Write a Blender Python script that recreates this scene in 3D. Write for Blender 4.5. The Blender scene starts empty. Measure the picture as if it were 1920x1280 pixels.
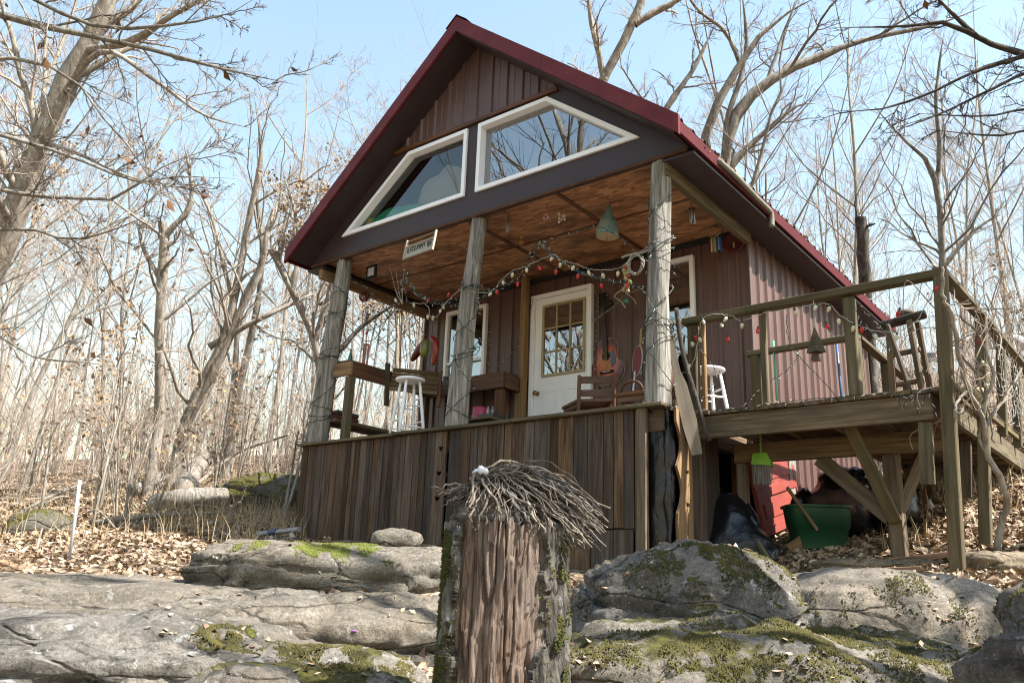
import bpy, bmesh, math, random
import numpy as np
from mathutils import Vector, Matrix, noise as mnoise
from mathutils.geometry import tessellate_polygon

sc = bpy.context.scene
col = sc.collection
V = Vector

# ------------------------------------------------------------------ camera, sky, sun, exposure
CX, CY, CZ = 8.2431, -6.3127, -1.5637
YAW, PITCH, ROLL, FPX = 0.6753, 0.2867, 0.0366, 1560.02
_fw = V((-math.sin(YAW) * math.cos(PITCH), math.cos(YAW) * math.cos(PITCH), math.sin(PITCH)))
_r = V((math.cos(YAW), math.sin(YAW), 0))
_u = _r.cross(_fw)
_r2 = _r * math.cos(ROLL) + _u * math.sin(ROLL)
_u2 = -_r * math.sin(ROLL) + _u * math.cos(ROLL)
CAM = V((CX, CY, CZ))
cam_d = bpy.data.cameras.new('camera')
cam_o = bpy.data.objects.new('camera', cam_d)
col.objects.link(cam_o)
cam_d.sensor_width = 36.0
cam_d.lens = 36.0 * FPX / 1920.0
cam_d.clip_start = 0.05
cam_d.clip_end = 2000
cam_o.matrix_world = Matrix(((_r2.x, _u2.x, -_fw.x, CX), (_r2.y, _u2.y, -_fw.y, CY), (_r2.z, _u2.z, -_fw.z, CZ), (0, 0, 0, 1)))
sc.camera = cam_o

SUN = V((0.78, 0.15, 0.98)).normalized()          # towards the sun
elev = math.asin(SUN.z)
world = bpy.data.worlds.new('World')
sc.world = world
world.use_nodes = True
wn = world.node_tree.nodes
bg = wn.get('Background') or wn.new('ShaderNodeBackground')
sky = wn.new('ShaderNodeTexSky')
sky.sky_type = 'NISHITA'
sky.sun_disc = False
sky.sun_elevation = elev
sky.sun_rotation = math.atan2(SUN.x, SUN.y)
sky.air_density = 2.0
sky.dust_density = 1.3
sky.ozone_density = 0.6
world.node_tree.links.new(sky.outputs[0], bg.inputs['Color'])
bg.inputs['Strength'].default_value = 0.095
sun_d = bpy.data.lights.new('sun', 'SUN')
sun_d.energy = 5.0
sun_d.angle = math.radians(0.6)
sun_d.color = (1.0, 0.965, 0.91)
sun_o = bpy.data.objects.new('sun', sun_d)
col.objects.link(sun_o)
sun_o.rotation_euler = SUN.to_track_quat('Z', 'Y').to_euler()
vs = sc.view_settings
vs.view_transform = 'Standard'
vs.look = 'None'
vs.gamma = 1.0
vs.use_curve_mapping = False
vs.exposure = 1.65
sc.cycles.use_denoising = True
sc.cycles.filter_width = 1.1
sc.cycles.max_bounces = 8
sc.cycles.diffuse_bounces = 4
sc.cycles.transparent_max_bounces = 12


def ray(px, py):
    return _fw + _r2 * ((px - 960) / FPX) - _u2 * ((py - 640) / FPX)


def at(px, py, d):            # the point d metres out along the view axis
    return CAM + ray(px, py) * d


def on(px, py, ax, v):        # where a sight line meets the plane ax = v
    q = ray(px, py)
    i = 'xyz'.index(ax)
    return CAM + q * ((v - CAM[i]) / q[i])


def ground_frame(d, s):       # d metres ahead and s metres to the right of the camera, on the plan
    return (CX - math.sin(YAW) * d + math.cos(YAW) * s, CY + math.cos(YAW) * d + math.sin(YAW) * s)


# ------------------------------------------------------------------ object helpers
WL = {}                       # world place of every object built here


def tag(o, label=None, cat=None, group=None, kind=None):
    if label: o['label'] = label
    if cat: o['category'] = cat
    if group: o['group'] = group
    if kind: o['kind'] = kind
    return o


def thing(name, label, cat, loc=(0, 0, 0), group=None):
    o = bpy.data.objects.new(name, None)
    o.empty_display_size = 0.1
    col.objects.link(o)
    o.location = loc
    WL[o.name] = Matrix.Translation(V(loc))
    return tag(o, label, cat, group)


def link(name, me, mat, parent=None, M=None):
    o = bpy.data.objects.new(name, me)
    col.objects.link(o)
    if mat is not None and not me.materials:
        me.materials.append(mat)
    M = M if M is not None else Matrix.Identity(4)
    WL[o.name] = M
    if parent is not None:
        o.parent = parent
        o.matrix_local = WL[parent.name].inverted() @ M
    else:
        o.matrix_world = M
    return o


def mesh(verts, faces, smooth=False):
    me = bpy.data.meshes.new('m')
    me.from_pydata([tuple(v) for v in verts], [], faces)
    me.validate()
    me.update()
    if smooth:
        me.polygons.foreach_set('use_smooth', [True] * len(me.polygons))
    return me


def npmesh(verts, quads=None, tris=None, smooth=False):
    me = bpy.data.meshes.new('m')
    verts = np.asarray(verts, np.float32)
    nq = 0 if quads is None else len(quads)
    nt = 0 if tris is None else len(tris)
    me.vertices.add(len(verts))
    me.vertices.foreach_set('co', verts.ravel())
    idx = []
    if nq: idx.append(np.asarray(quads, np.int32).ravel())
    if nt: idx.append(np.asarray(tris, np.int32).ravel())
    idx = np.concatenate(idx)
    me.loops.add(len(idx))
    me.loops.foreach_set('vertex_index', idx)
    me.polygons.add(nq + nt)
    st = np.concatenate([np.arange(nq) * 4, nq * 4 + np.arange(nt) * 3]).astype(np.int32)
    me.polygons.foreach_set('loop_start', st)
    me.polygons.foreach_set('loop_total', np.concatenate([np.full(nq, 4), np.full(nt, 3)]).astype(np.int32))
    if smooth:
        me.polygons.foreach_set('use_smooth', np.ones(nq + nt, bool))
    me.update(calc_edges=True)
    return me


def obj(name, verts, faces, mat, parent=None, smooth=False):
    """a mesh from world coordinates, its origin at its centre"""
    vv = [V(v) for v in verts]
    lo = V((min(v.x for v in vv), min(v.y for v in vv), min(v.z for v in vv)))
    hi = V((max(v.x for v in vv), max(v.y for v in vv), max(v.z for v in vv)))
    c = (lo + hi) / 2
    return link(name, mesh([v - c for v in vv], faces, smooth), mat, parent, Matrix.Translation(c))


class MB:
    """collects shapes into one mesh (world coordinates)"""
    def __init__(s): s.v = []; s.f = []
    def add(s, v, f):
        n = len(s.v); s.v += [V(q) for q in v]; s.f += [tuple(i + n for i in q) for q in f]; return s
    def tube(s, pts, rad, n=6, cap=True): return s.add(*tube(pts, rad, n, cap))
    def box(s, lo, hi): return s.add(*boxvf(lo, hi))
    def bar(s, p0, p1, w, t, wd=(0, 0, 1), b=0.0):
        M, L = frame(p0, p1, wd)
        v, f = cbox(L, w, t, b)
        return s.add([M @ q for q in v], f)
    def ball(s, c, r, n=8, m=6, sq=(1, 1, 1)): return s.add(*ballvf(c, r, n, m, sq))
    def build(s, name, mat, parent=None, smooth=False): return obj(name, s.v, s.f, mat, parent, smooth)


def boxvf(lo, hi):
    x0, y0, z0 = lo; x1, y1, z1 = hi
    return ([V((x0, y0, z0)), V((x1, y0, z0)), V((x1, y1, z0)), V((x0, y1, z0)), V((x0, y0, z1)), V((x1, y0, z1)), V((x1, y1, z1)), V((x0, y1, z1))],
            [(0, 3, 2, 1), (4, 5, 6, 7), (0, 1, 5, 4), (1, 2, 6, 5), (2, 3, 7, 6), (3, 0, 4, 7)])


def cbox(L, w, t, b=0.004):
    """box along X with chamfered edges: x 0..L, y width, z thickness"""
    if b <= 0:
        return boxvf((0, -w / 2, -t / 2), (L, w / 2, t / 2))
    b = min(b, w * .3, t * .3, L * .3)
    vs = []
    idx = {}
    for sx in (0, 1):
        for sy in (0, 1):
            for sz in (0, 1):
                c = V((L * sx, w * (sy - .5), t * (sz - .5)))
                d = V(((.5 - sx) * 2, (.5 - sy) * 2, (.5 - sz) * 2)) * b
                for a in range(3):           # vertex lying on the face normal to axis a
                    q = V((c.x + (0 if a == 0 else d.x), c.y + (0 if a == 1 else d.y), c.z + (0 if a == 2 else d.z)))
                    idx[sx, sy, sz, a] = len(vs); vs.append(q)
    F = []
    for a in range(3):
        o1, o2 = [(1, 2), (2, 0), (0, 1)][a]
        for s in (0, 1):
            ring = []
            for q1, q2 in ((0, 0), (1, 0), (1, 1), (0, 1)):
                k = [0, 0, 0]; k[a] = s; k[o1] = q1; k[o2] = q2
                ring.append(idx[k[0], k[1], k[2], a])
            F.append(tuple(ring if s else ring[::-1]))
    for a in range(3):
        o1, o2 = [(1, 2), (2, 0), (0, 1)][a]
        for q1 in (0, 1):
            for q2 in (0, 1):
                k0 = [0, 0, 0]; k0[o1] = q1; k0[o2] = q2
                k1 = list(k0); k1[a] = 1
                f = (idx[(*k0, o1)], idx[(*k1, o1)], idx[(*k1, o2)], idx[(*k0, o2)])
                F.append(f if (q1 + q2) % 2 else f[::-1])
    for sx in (0, 1):
        for sy in (0, 1):
            for sz in (0, 1):
                f = (idx[sx, sy, sz, 0], idx[sx, sy, sz, 1], idx[sx, sy, sz, 2])
                F.append(f if (sx + sy + sz) % 2 else f[::-1])
    return vs, F


def frame(p0, p1, wd=(0, 0, 1)):
    p0 = V(p0); p1 = V(p1)
    x = (p1 - p0); L = x.length; x.normalize()
    w = V(wd); y = (w - x * w.dot(x))
    if y.length < 1e-4:
        w = V((1, 0, 0)) if abs(x.x) < .9 else V((0, 1, 0)); y = w - x * w.dot(x)
    y.normalize(); z = x.cross(y)
    return Matrix(((x.x, y.x, z.x, p0.x), (x.y, y.y, z.y, p0.y), (x.z, y.z, z.z, p0.z), (0, 0, 0, 1))), L


_pl = {}
def plank(name, p0, p1, w, t, mat, parent=None, wd=(0, 0, 1), b=0.004):
    """sawn timber from p0 to p1 along local X (grain), w wide along wd, t thick"""
    M, L = frame(p0, p1, wd)
    k = (round(L, 3), round(w, 3), round(t, 3), b, mat.name)
    if k not in _pl:
        _pl[k] = mesh(*cbox(L, w, t, b)); _pl[k].materials.append(mat)
    return link(name, _pl[k], None, parent, M)


def tube(pts, rad, n=6, cap=True):
    pts = [V(p) for p in pts]
    k = len(pts)
    if not hasattr(rad, '__len__'): rad = [rad] * k
    vs, F = [], []
    t = (pts[1] - pts[0]).normalized()
    a = V((0, 0, 1)) if abs(t.z) < .9 else V((1, 0, 0))
    u = (a - t * a.dot(t)).normalized()
    for i in range(k):
        d = (pts[min(i + 1, k - 1)] - pts[max(i - 1, 0)])
        if d.length > 1e-9: t = d.normalized()
        u = u - t * u.dot(t)
        u = u.normalized() if u.length > 1e-6 else V((1, 0, 0))
        w = t.cross(u)
        for j in range(n):
            an = 2 * math.pi * j / n
            vs.append(pts[i] + (u * math.cos(an) + w * math.sin(an)) * rad[i])
    for i in range(k - 1):
        for j in range(n):
            j2 = (j + 1) % n
            F.append((i * n + j, i * n + j2, (i + 1) * n + j2, (i + 1) * n + j))
    if cap:
        F.append(tuple(range(n))[::-1]); F.append(tuple((k - 1) * n + j for j in range(n)))
    return vs, F


def ballvf(c, r, n=8, m=6, sq=(1, 1, 1)):
    c = V(c); vs = [c + V((0, 0, r * sq[2]))]
    F = []
    for i in range(1, m):
        th = math.pi * i / m
        for j in range(n):
            ph = 2 * math.pi * j / n
            vs.append(c + V((r * sq[0] * math.sin(th) * math.cos(ph), r * sq[1] * math.sin(th) * math.sin(ph), r * sq[2] * math.cos(th))))
    vs.append(c - V((0, 0, r * sq[2])))
    for j in range(n):
        F.append((0, 1 + j, 1 + (j + 1) % n))
        F.append((len(vs) - 1, 1 + (m - 2) * n + (j + 1) % n, 1 + (m - 2) * n + j))
    for i in range(m - 2):
        for j in range(n):
            F.append((1 + i * n + j, 1 + (i + 1) * n + j, 1 + (i + 1) * n + (j + 1) % n, 1 + i * n + (j + 1) % n))
    return vs, F


def lathe(prof, c, n=16, ax=None):
    """prof: (radius, height) pairs turned about an axis through c"""
    c = V(c); M = (V(ax).to_track_quat('Z', 'Y').to_matrix() if ax is not None else Matrix.Identity(3))
    vs, F = [], []
    for r, h in prof:
        for j in range(n):
            a = 2 * math.pi * j / n
            vs.append(c + M @ V((r * math.cos(a), r * math.sin(a), h)))
    for i in range(len(prof) - 1):
        for j in range(n):
            j2 = (j + 1) % n
            F.append((i * n + j, i * n + j2, (i + 1) * n + j2, (i + 1) * n + j))
    F.append(tuple(range(n))[::-1]); F.append(tuple((len(prof) - 1) * n + j for j in range(n)))
    return vs, F


def plate(outline, holes, t, M=None):
    """flat shape with holes, in local x/y, thickness t along -z..0, moved by M"""
    polys = [[V((x, y, 0)) for x, y in outline]] + [[V((x, y, 0)) for x, y in h] for h in holes]
    flat = [q for p in polys for q in p]
    tri = tessellate_polygon(polys)
    n = len(flat)
    vs = [V((q.x, q.y, 0)) for q in flat] + [V((q.x, q.y, -t)) for q in flat]
    F = []
    for a, b, c in tri:
        up = (flat[b] - flat[a]).cross(flat[c] - flat[a]).z > 0
        F.append((a, b, c) if up else (a, c, b))
        F.append((a + n, c + n, b + n) if up else (a + n, b + n, c + n))
    s = 0
    for p in polys:
        k = len(p)
        ar = sum(p[i].x * p[(i + 1) % k].y - p[(i + 1) % k].x * p[i].y for i in range(k))
        for i in range(k):
            i2 = (i + 1) % k
            f = (s + i, s + i + n, s + i2 + n, s + i2)
            F.append(f if (ar > 0) == (s == 0) else f[::-1])
        s += k
    if M is not None:
        vs = [M @ q for q in vs]
    return vs, F


FRONT = Matrix(((1, 0, 0, 0), (0, 0, -1, 0), (0, 1, 0, 0), (0, 0, 0, 1)))    # local x,y -> world x,z ; +z -> -y


def front_at(y):
    return Matrix.Translation((0, y, 0)) @ FRONT


def side_at(x):               # local x,y -> world y,z ; +z -> +x
    return Matrix(((0, 0, 1, x), (1, 0, 0, 0), (0, 1, 0, 0), (0, 0, 0, 1)))


def spline(pts, n=8):
    pts = [V(p) for p in pts]
    out = []
    for i in range(len(pts) - 1):
        a = pts[max(i - 1, 0)]; b = pts[i]; c = pts[i + 1]; d = pts[min(i + 2, len(pts) - 1)]
        for k in range(n):
            t = k / n
            out.append(.5 * ((2 * b) + (c - a) * t + (2 * a - 5 * b + 4 * c - d) * t * t + (3 * b - a - 3 * c + d) * t ** 3))
    out.append(pts[-1])
    return out


def dup(root, loc, rot=(0, 0, 0), scale=1.0, label=None, group=None):
    """copy of a thing with copies of its parts and sub-parts"""
    r = root.copy(); col.objects.link(r)
    r.location = loc; r.rotation_euler = rot; r.scale = (scale,) * 3 if not hasattr(scale, '__len__') else scale
    if label: r['label'] = label
    if group: r['group'] = group
    for ch in root.children:
        c = ch.copy(); col.objects.link(c); c.parent = r
        for g in ch.children:
            d = g.copy(); col.objects.link(d); d.parent = c
    return r


# ------------------------------------------------------------------ materials
def newmat(name):
    m = bpy.data.materials.new(name); m.use_nodes = True
    nt = m.node_tree
    return m, nt, nt.nodes['Principled BSDF']


def N(nt, t, **kw):
    n = nt.nodes.new(t)
    for k, v in kw.items():
        setattr(n, k, v)
    return n


GK = 0.64                     # overall reflectance trim of the procedural colours


def rgba(c): return (min(1, c[0] * GK), min(1, c[1] * GK), min(1, c[2] * GK), 1)


def coords(nt, scale, rnd=True, gen='Object'):
    tc = N(nt, 'ShaderNodeTexCoord')
    mp = N(nt, 'ShaderNodeMapping')
    mp.inputs['Scale'].default_value = scale
    nt.links.new(tc.outputs[gen], mp.inputs['Vector'])
    if rnd:
        oi = N(nt, 'ShaderNodeObjectInfo')
        mu = N(nt, 'ShaderNodeMath', operation='MULTIPLY'); mu.inputs[1].default_value = 57.0
        nt.links.new(oi.outputs['Random'], mu.inputs[0])
        nt.links.new(mu.outputs[0], mp.inputs['Location'])
    return mp.outputs[0]


def noise(nt, vec, scale, detail=5, rough=.55, dist=0.0):
    n = N(nt, 'ShaderNodeTexNoise')
    n.inputs['Scale'].default_value = scale; n.inputs['Detail'].default_value = detail
    n.inputs['Roughness'].default_value = rough; n.inputs['Distortion'].default_value = dist
    nt.links.new(vec, n.inputs['Vector'])
    return n.outputs['Fac']


def ramp(nt, fac, stops):
    r = N(nt, 'ShaderNodeValToRGB')
    e = r.color_ramp.elements
    while len(e) < len(stops): e.new(.5)
    for q, (p, c) in zip(e, stops):
        q.position = p; q.color = rgba(c) if hasattr(c, '__len__') else (c, c, c, 1)
    nt.links.new(fac, r.inputs[0])
    return r.outputs[0]


def mix(nt, fac, a, b, mode='MIX'):
    m = N(nt, 'ShaderNodeMix', data_type='RGBA', blend_type=mode)
    for s, v in ((m.inputs['Factor'], fac), (m.inputs['A'], a), (m.inputs['B'], b)):
        if hasattr(v, 'links') or hasattr(v, 'is_linked'):
            nt.links.new(v, s)
        else:
            s.default_value = v if not hasattr(v, '__len__') else rgba(v)
    return m.outputs['Result']


def bump(nt, h, strength=.4, dist=.01, normal=None):
    b = N(nt, 'ShaderNodeBump')
    b.inputs['Strength'].default_value = strength; b.inputs['Distance'].default_value = dist
    nt.links.new(h, b.inputs['Height'])
    if normal is not None: nt.links.new(normal, b.inputs['Normal'])
    return b.outputs[0]


def tex(name, cols, scale=(1, 1, 1), ns=5, detail=6, dist=0.0, rough=.8, bmp=.3, bd=.01, val=.0, rnd=True, blotch=None, spec=.3, metallic=0, nrough=.6, coat=0, lo=.3, hi=.7):
    m, nt, p = newmat(name)
    vec = coords(nt, scale, rnd)
    f = noise(nt, vec, ns, detail, nrough, dist)
    k = len(cols)
    c = ramp(nt, f, [(lo + (hi - lo) * i / max(k - 1, 1), q) for i, q in enumerate(cols)])
    for bl in (blotch or []):        # (colour, scale xyz, noise scale, low, high[, max])
        v2 = coords(nt, bl[1], rnd)
        f2 = ramp(nt, noise(nt, v2, bl[2], 5, .65), [(bl[3], 0.0), (bl[4], bl[5] if len(bl) > 5 else 1.0)])
        c = mix(nt, f2, c, bl[0])
    if val:
        oi = N(nt, 'ShaderNodeObjectInfo')
        mr = N(nt, 'ShaderNodeMapRange')
        mr.inputs['To Min'].default_value = 1 - val; mr.inputs['To Max'].default_value = 1 + val
        nt.links.new(oi.outputs['Random'], mr.inputs['Value'])
        hv = N(nt, 'ShaderNodeHueSaturation')
        nt.links.new(mr.outputs[0], hv.inputs['Value']); nt.links.new(c, hv.inputs['Color'])
        mr2 = N(nt, 'ShaderNodeMapRange'); mu = N(nt, 'ShaderNodeMath', operation='FRACT'); m7 = N(nt, 'ShaderNodeMath', operation='MULTIPLY'); m7.inputs[1].default_value = 7.31
        nt.links.new(oi.outputs['Random'], m7.inputs[0]); nt.links.new(m7.outputs[0], mu.inputs[0]); nt.links.new(mu.outputs[0], mr2.inputs['Value'])
        mr2.inputs['To Min'].default_value = 1 - val * .8; mr2.inputs['To Max'].default_value = 1 + val * .5
        nt.links.new(mr2.outputs[0], hv.inputs['Saturation'])
        c = hv.outputs[0]
    nt.links.new(c, p.inputs['Base Color'])
    p.inputs['Roughness'].default_value = rough
    p.inputs['Metallic'].default_value = metallic
    p.inputs['Specular IOR Level'].default_value = spec
    if coat: p.inputs['Coat Weight'].default_value = coat; p.inputs['Coat Roughness'].default_value = .15
    if bmp: nt.links.new(bump(nt, f, bmp, bd), p.inputs['Normal'])
    return m


def plain(name, c, rough=.5, metallic=0, spec=.5, em=None, var=.12, ns=18):
    m = tex(name, [tuple(q * (1 - var) for q in c), tuple(min(1, q * (1 + var)) for q in c)], ns=ns, rough=rough, bmp=.06, bd=.003, metallic=metallic, spec=spec)
    return m


WG = (1.2, 22, 22)            # grain stretched along local X
M = {}
M['skirt'] = tex('weathered_skirt_wood', [(.03, .018, .011), (.10, .062, .038), (.18, .12, .075)], WG, 1.6, 8, .6, .85, .5, .004, val=.5,
                 blotch=[((.14, .125, .11), (1, 9, 9), 1.2, .50, .72, .65), ((.03, .024, .02), (.8, 3, 3), 1.5, .58, .75, .6)])
M['lumber'] = tex('aged_deck_lumber', [(.075, .048, .025), (.175, .115, .062), (.27, .19, .11)], WG, 1.4, 8, .5, .8, .4, .004, val=.28,
                  blotch=[((.05, .05, .028), (1, 5, 5), 1.4, .52, .72, .6)])
M['moss_lumber'] = tex('algae_stained_lumber', [(.065, .048, .024), (.14, .105, .055), (.21, .165, .09)], WG, 1.4, 8, .5, .85, .4, .004, val=.2,
                       blotch=[((.075, .08, .03), (1, 4, 4), 1.3, .48, .70, .6)])
M['tanwood'] = tex('tan_pine', [(.20, .11, .05), (.33, .20, .095), (.42, .27, .14)], WG, 1.1, 7, .4, .75, .25, .003, val=.15)
M['redwood'] = tex('varnished_red_brown_wood', [(.06, .026, .012), (.15, .066, .03), (.22, .105, .05)], WG, 1.1, 7, .5, .45, .25, .003, val=.15)
M['cedar'] = tex('grey_cedar_log', [(.10, .088, .07), (.34, .315, .275), (.60, .57, .51)], (11, 11, .8), 2.2, 10, 1.1, .95, 1.0, .03,
                 blotch=[((.07, .045, .03), (5, 5, .8), 1.6, .60, .70, .8), ((.16, .17, .11), (2, 2, 1), 1.5, .55, .75, .5)])
M['siding'] = tex('brown_metal_siding', [(.13, .070, .057), (.155, .084, .068), (.18, .10, .082)], (1, 1, .35), 3, 5, 0, .42, .05, .004, val=.06, spec=.5)
M['fascia'] = tex('dark_brown_trim_metal', [(.050, .032, .034), (.064, .040, .042)], (1, 1, 1), 3, 5, 0, .5, .05, .003, spec=.4)
M['redtrim'] = tex('maroon_rake_metal', [(.135, .016, .020), (.165, .022, .026), (.20, .034, .034)], (1, 1, 1), 4, 6, 0, .6, .06, .003, spec=.25,
                   blotch=[((.15, .11, .07), (1, 1, 1), 14, .62, .72, .8), ((.10, .11, .06), (1, 1, 1), 5, .62, .75, .6)])
M['roof'] = tex('brown_red_roof_metal', [(.10, .03, .03), (.15, .045, .042)], (1, 1, 1), 3, 6, 0, .5, .05, .004, blotch=[((.13, .11, .08), (1, 1, 1), 6, .55, .7, .8)])
M['white'] = tex('white_paint', [(1.22, 1.24, 1.27), (1.32, 1.34, 1.37)], (1, 1, 1), 6, 6, 0, .5, .08, .002, blotch=[((.5, .42, .32), (1, 1, 1), 9, .70, .78, .4)])
M['creamtrim'] = tex('cream_window_lite_frame', [(.52, .43, .22), (.60, .50, .28)], (1, 1, 1), 6, 5, 0, .5, .05, .002)
M['black'] = plain('black_void', (.006, .006, .006), .9)
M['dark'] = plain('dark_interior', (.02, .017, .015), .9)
M['plastic'] = tex('black_plastic_sheet', [(.006, .006, .008), (.012, .012, .015)], (1, 1, 1), 6, 6, .8, .28, .6, .03, spec=.6)
M['darkbark'] = tex('dark_rough_bark', [(.05, .042, .034), (.13, .11, .09), (.21, .185, .155)], (5, 5, 1.1), 3, 8, .8, .95, .9, .03)
M['rope'] = plain('green_cord', (.012, .032, .018), .6)
M['wirewhite'] = plain('white_cord', (.55, .52, .45), .6)
M['brass'] = plain('brass', (.45, .32, .12), .25, 1.0)
M['steel'] = plain('dull_steel', (.45, .45, .46), .35, 1.0)
M['rust'] = tex('rusty_iron', [(.07, .03, .015), (.16, .07, .03)], ns=12, rough=.85)


def make_osb():
    m, nt, p = newmat('oriented_strand_board')
    vec = coords(nt, (9, 26, 9), True)
    vo = N(nt, 'ShaderNodeTexVoronoi'); vo.inputs['Scale'].default_value = 1.3; vo.inputs['Randomness'].default_value = 1
    ds = N(nt, 'ShaderNodeMix', data_type='VECTOR'); ds.inputs['Factor'].default_value = .3
    nz = N(nt, 'ShaderNodeTexNoise'); nz.inputs['Scale'].default_value = .8; nz.inputs['Detail'].default_value = 3
    nt.links.new(vec, nz.inputs['Vector']); nt.links.new(vec, ds.inputs['A']); nt.links.new(nz.outputs['Color'], ds.inputs['B'])
    nt.links.new(ds.outputs['Result'], vo.inputs['Vector'])
    c = ramp(nt, vo.outputs['Color'], [(.1, (.30, .125, .055)), (.5, (.52, .25, .115)), (.9, (.74, .40, .20))])
    f2 = noise(nt, coords(nt, (1, 2.4, 1), True), 1.5, 5, .6)
    c = mix(nt, ramp(nt, f2, [(.48, 0.0), (.66, .75)]), c, (.075, .030, .012))
    nt.links.new(c, p.inputs['Base Color']); p.inputs['Roughness'].default_value = .6
    nt.links.new(bump(nt, vo.outputs['Distance'], .25, .004), p.inputs['Normal'])
    return m
M['osb'] = make_osb()


def make_pane(name, ior):
    m, nt, p = newmat(name)
    nt.nodes.remove(p)
    tr = N(nt, 'ShaderNodeBsdfTransparent'); tr.inputs[0].default_value = (.82, .86, .86, 1)
    gl = N(nt, 'ShaderNodeBsdfGlossy'); gl.inputs['Roughness'].default_value = .0
    fr = N(nt, 'ShaderNodeFresnel'); fr.inputs['IOR'].default_value = ior
    wv = noise(nt, coords(nt, (1, 1, 1), True), 1.2, 2, .4)
    nm = bump(nt, wv, .08, .02)
    nt.links.new(nm, gl.inputs['Normal']); nt.links.new(nm, fr.inputs['Normal'])
    mx = N(nt, 'ShaderNodeMixShader')
    nt.links.new(fr.outputs[0], mx.inputs[0]); nt.links.new(tr.outputs[0], mx.inputs[1]); nt.links.new(gl.outputs[0], mx.inputs[2])
    nt.links.new(mx.outputs[0], nt.nodes['Material Output'].inputs['Surface'])
    return m
M['glass'] = make_pane('window_glass', 5.2)
M['glass_clear'] = make_pane('clear_window_glass', 2.1)


def make_rock(name, base, moss, lichen=.6, mossdir=(0, 0, 1), darkamt=.5):
    m, nt, p = newmat(name)
    v = coords(nt, (1, 1, 1), True)
    f = noise(nt, v, 2.6, 11, .72, .4)
    c = ramp(nt, f, [(.32, tuple(q * .38 for q in base)), (.48, base), (.66, tuple(min(.75, q * 1.55) for q in base))])
    warm = noise(nt, v, .9, 4, .6)
    c = mix(nt, ramp(nt, warm, [(.42, 0.0), (.66, .5)]), c, (base[0] * 1.1, base[1] * .94, base[2] * .72))
    fine = noise(nt, v, 46, 7, .75)
    c = mix(nt, ramp(nt, fine, [(.40, .0), (.62, .75)]), c, tuple(q * .36 for q in base))
    c = mix(nt, ramp(nt, noise(nt, v, 110, 4, .7), [(.58, .0), (.68, .7)]), c, tuple(min(.8, q * 2.0) for q in base))
    dk = noise(nt, coords(nt, (1, 1, 2.6), True), 2.4, 9, .75, .6)
    c = mix(nt, ramp(nt, dk, [(.55, 0.0), (.64, darkamt)]), c, (.06, .055, .048))
    li = noise(nt, v, 9.5, 8, .76, .4)
    c = mix(nt, ramp(nt, li, [(.58, 0.0), (.63, lichen)]), c, (.62, .61, .57))
    wob = N(nt, 'ShaderNodeTexNoise'); wob.inputs['Scale'].default_value = 2.5; wob.inputs['Detail'].default_value = 4
    nt.links.new(v, wob.inputs['Vector'])
    wm = N(nt, 'ShaderNodeMix', data_type='VECTOR'); wm.inputs['Factor'].default_value = .22
    vs3 = coords(nt, (.55, .55, 2.6), True); nt.links.new(vs3, wm.inputs['A']); nt.links.new(wob.outputs['Color'], wm.inputs['B'])
    ck = N(nt, 'ShaderNodeTexVoronoi', feature='DISTANCE_TO_EDGE'); ck.inputs['Scale'].default_value = 2.2
    nt.links.new(wm.outputs['Result'], ck.inputs['Vector'])
    crk0 = ramp(nt, ck.outputs['Distance'], [(.002, .8), (.012, 0.0)])
    ckm = ramp(nt, noise(nt, v, 1.6, 4, .6), [(.44, 0.0), (.58, 1.0)])
    crk = mix(nt, 1.0, crk0, ckm, 'MULTIPLY')
    c = mix(nt, crk, c, (.02, .017, .014))
    ge = N(nt, 'ShaderNodeNewGeometry'); sx = N(nt, 'ShaderNodeSeparateXYZ')
    nt.links.new(ge.outputs['Normal'], sx.inputs[0])
    mo = noise(nt, v, 2.1, 9, .76, .5)
    up = N(nt, 'ShaderNodeMath', operation='MULTIPLY_ADD'); up.inputs[1].default_value = .16; up.inputs[2].default_value = 0
    nt.links.new(sx.outputs['Z'], up.inputs[0])
    sm = N(nt, 'ShaderNodeMath', operation='ADD'); nt.links.new(mo, sm.inputs[0]); nt.links.new(up.outputs[0], sm.inputs[1])
    mf = ramp(nt, sm.outputs[0], [(moss, 0.0), (moss + .05, 1.0)])
    mc = ramp(nt, noise(nt, v, 30, 7, .75), [(.3, (.030, .028, .008)), (.5, (.11, .098, .024)), (.72, (.24, .215, .055))])
    c = mix(nt, mf, c, mc)
    nt.links.new(c, p.inputs['Base Color'])
    p.inputs['Roughness'].default_value = .92; p.inputs['Specular IOR Level'].default_value = .25
    b1 = bump(nt, f, .9, .07); b2 = bump(nt, fine, .8, .016, b1); b3 = bump(nt, ramp(nt, ck.outputs['Distance'], [(.0, 0.0), (.03, 1.0)]), .8, .02, b2)
    nt.links.new(b3, p.inputs['Normal'])
    return m


def make_bark(name, cols, sc_=(7, 7, 1.3), lich=(.52, .50, .44), la=.7, bmp=.9):
    m, nt, p = newmat(name)
    v = coords(nt, sc_, True)
    f = noise(nt, v, 2.2, 8, .65, .8)
    c = ramp(nt, f, [(.3, cols[0]), (.5, cols[1]), (.72, cols[2])])
    li = noise(nt, coords(nt, (1, 1, .7), True), 4.5, 7, .7, .3)
    c = mix(nt, ramp(nt, li, [(.52, 0.0), (.62, la)]), c, lich)
    nt.links.new(c, p.inputs['Base Color']); p.inputs['Roughness'].default_value = .95; p.inputs['Specular IOR Level'].default_value = .15
    nt.links.new(bump(nt, f, bmp, .03), p.inputs['Normal'])
    return m


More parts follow.
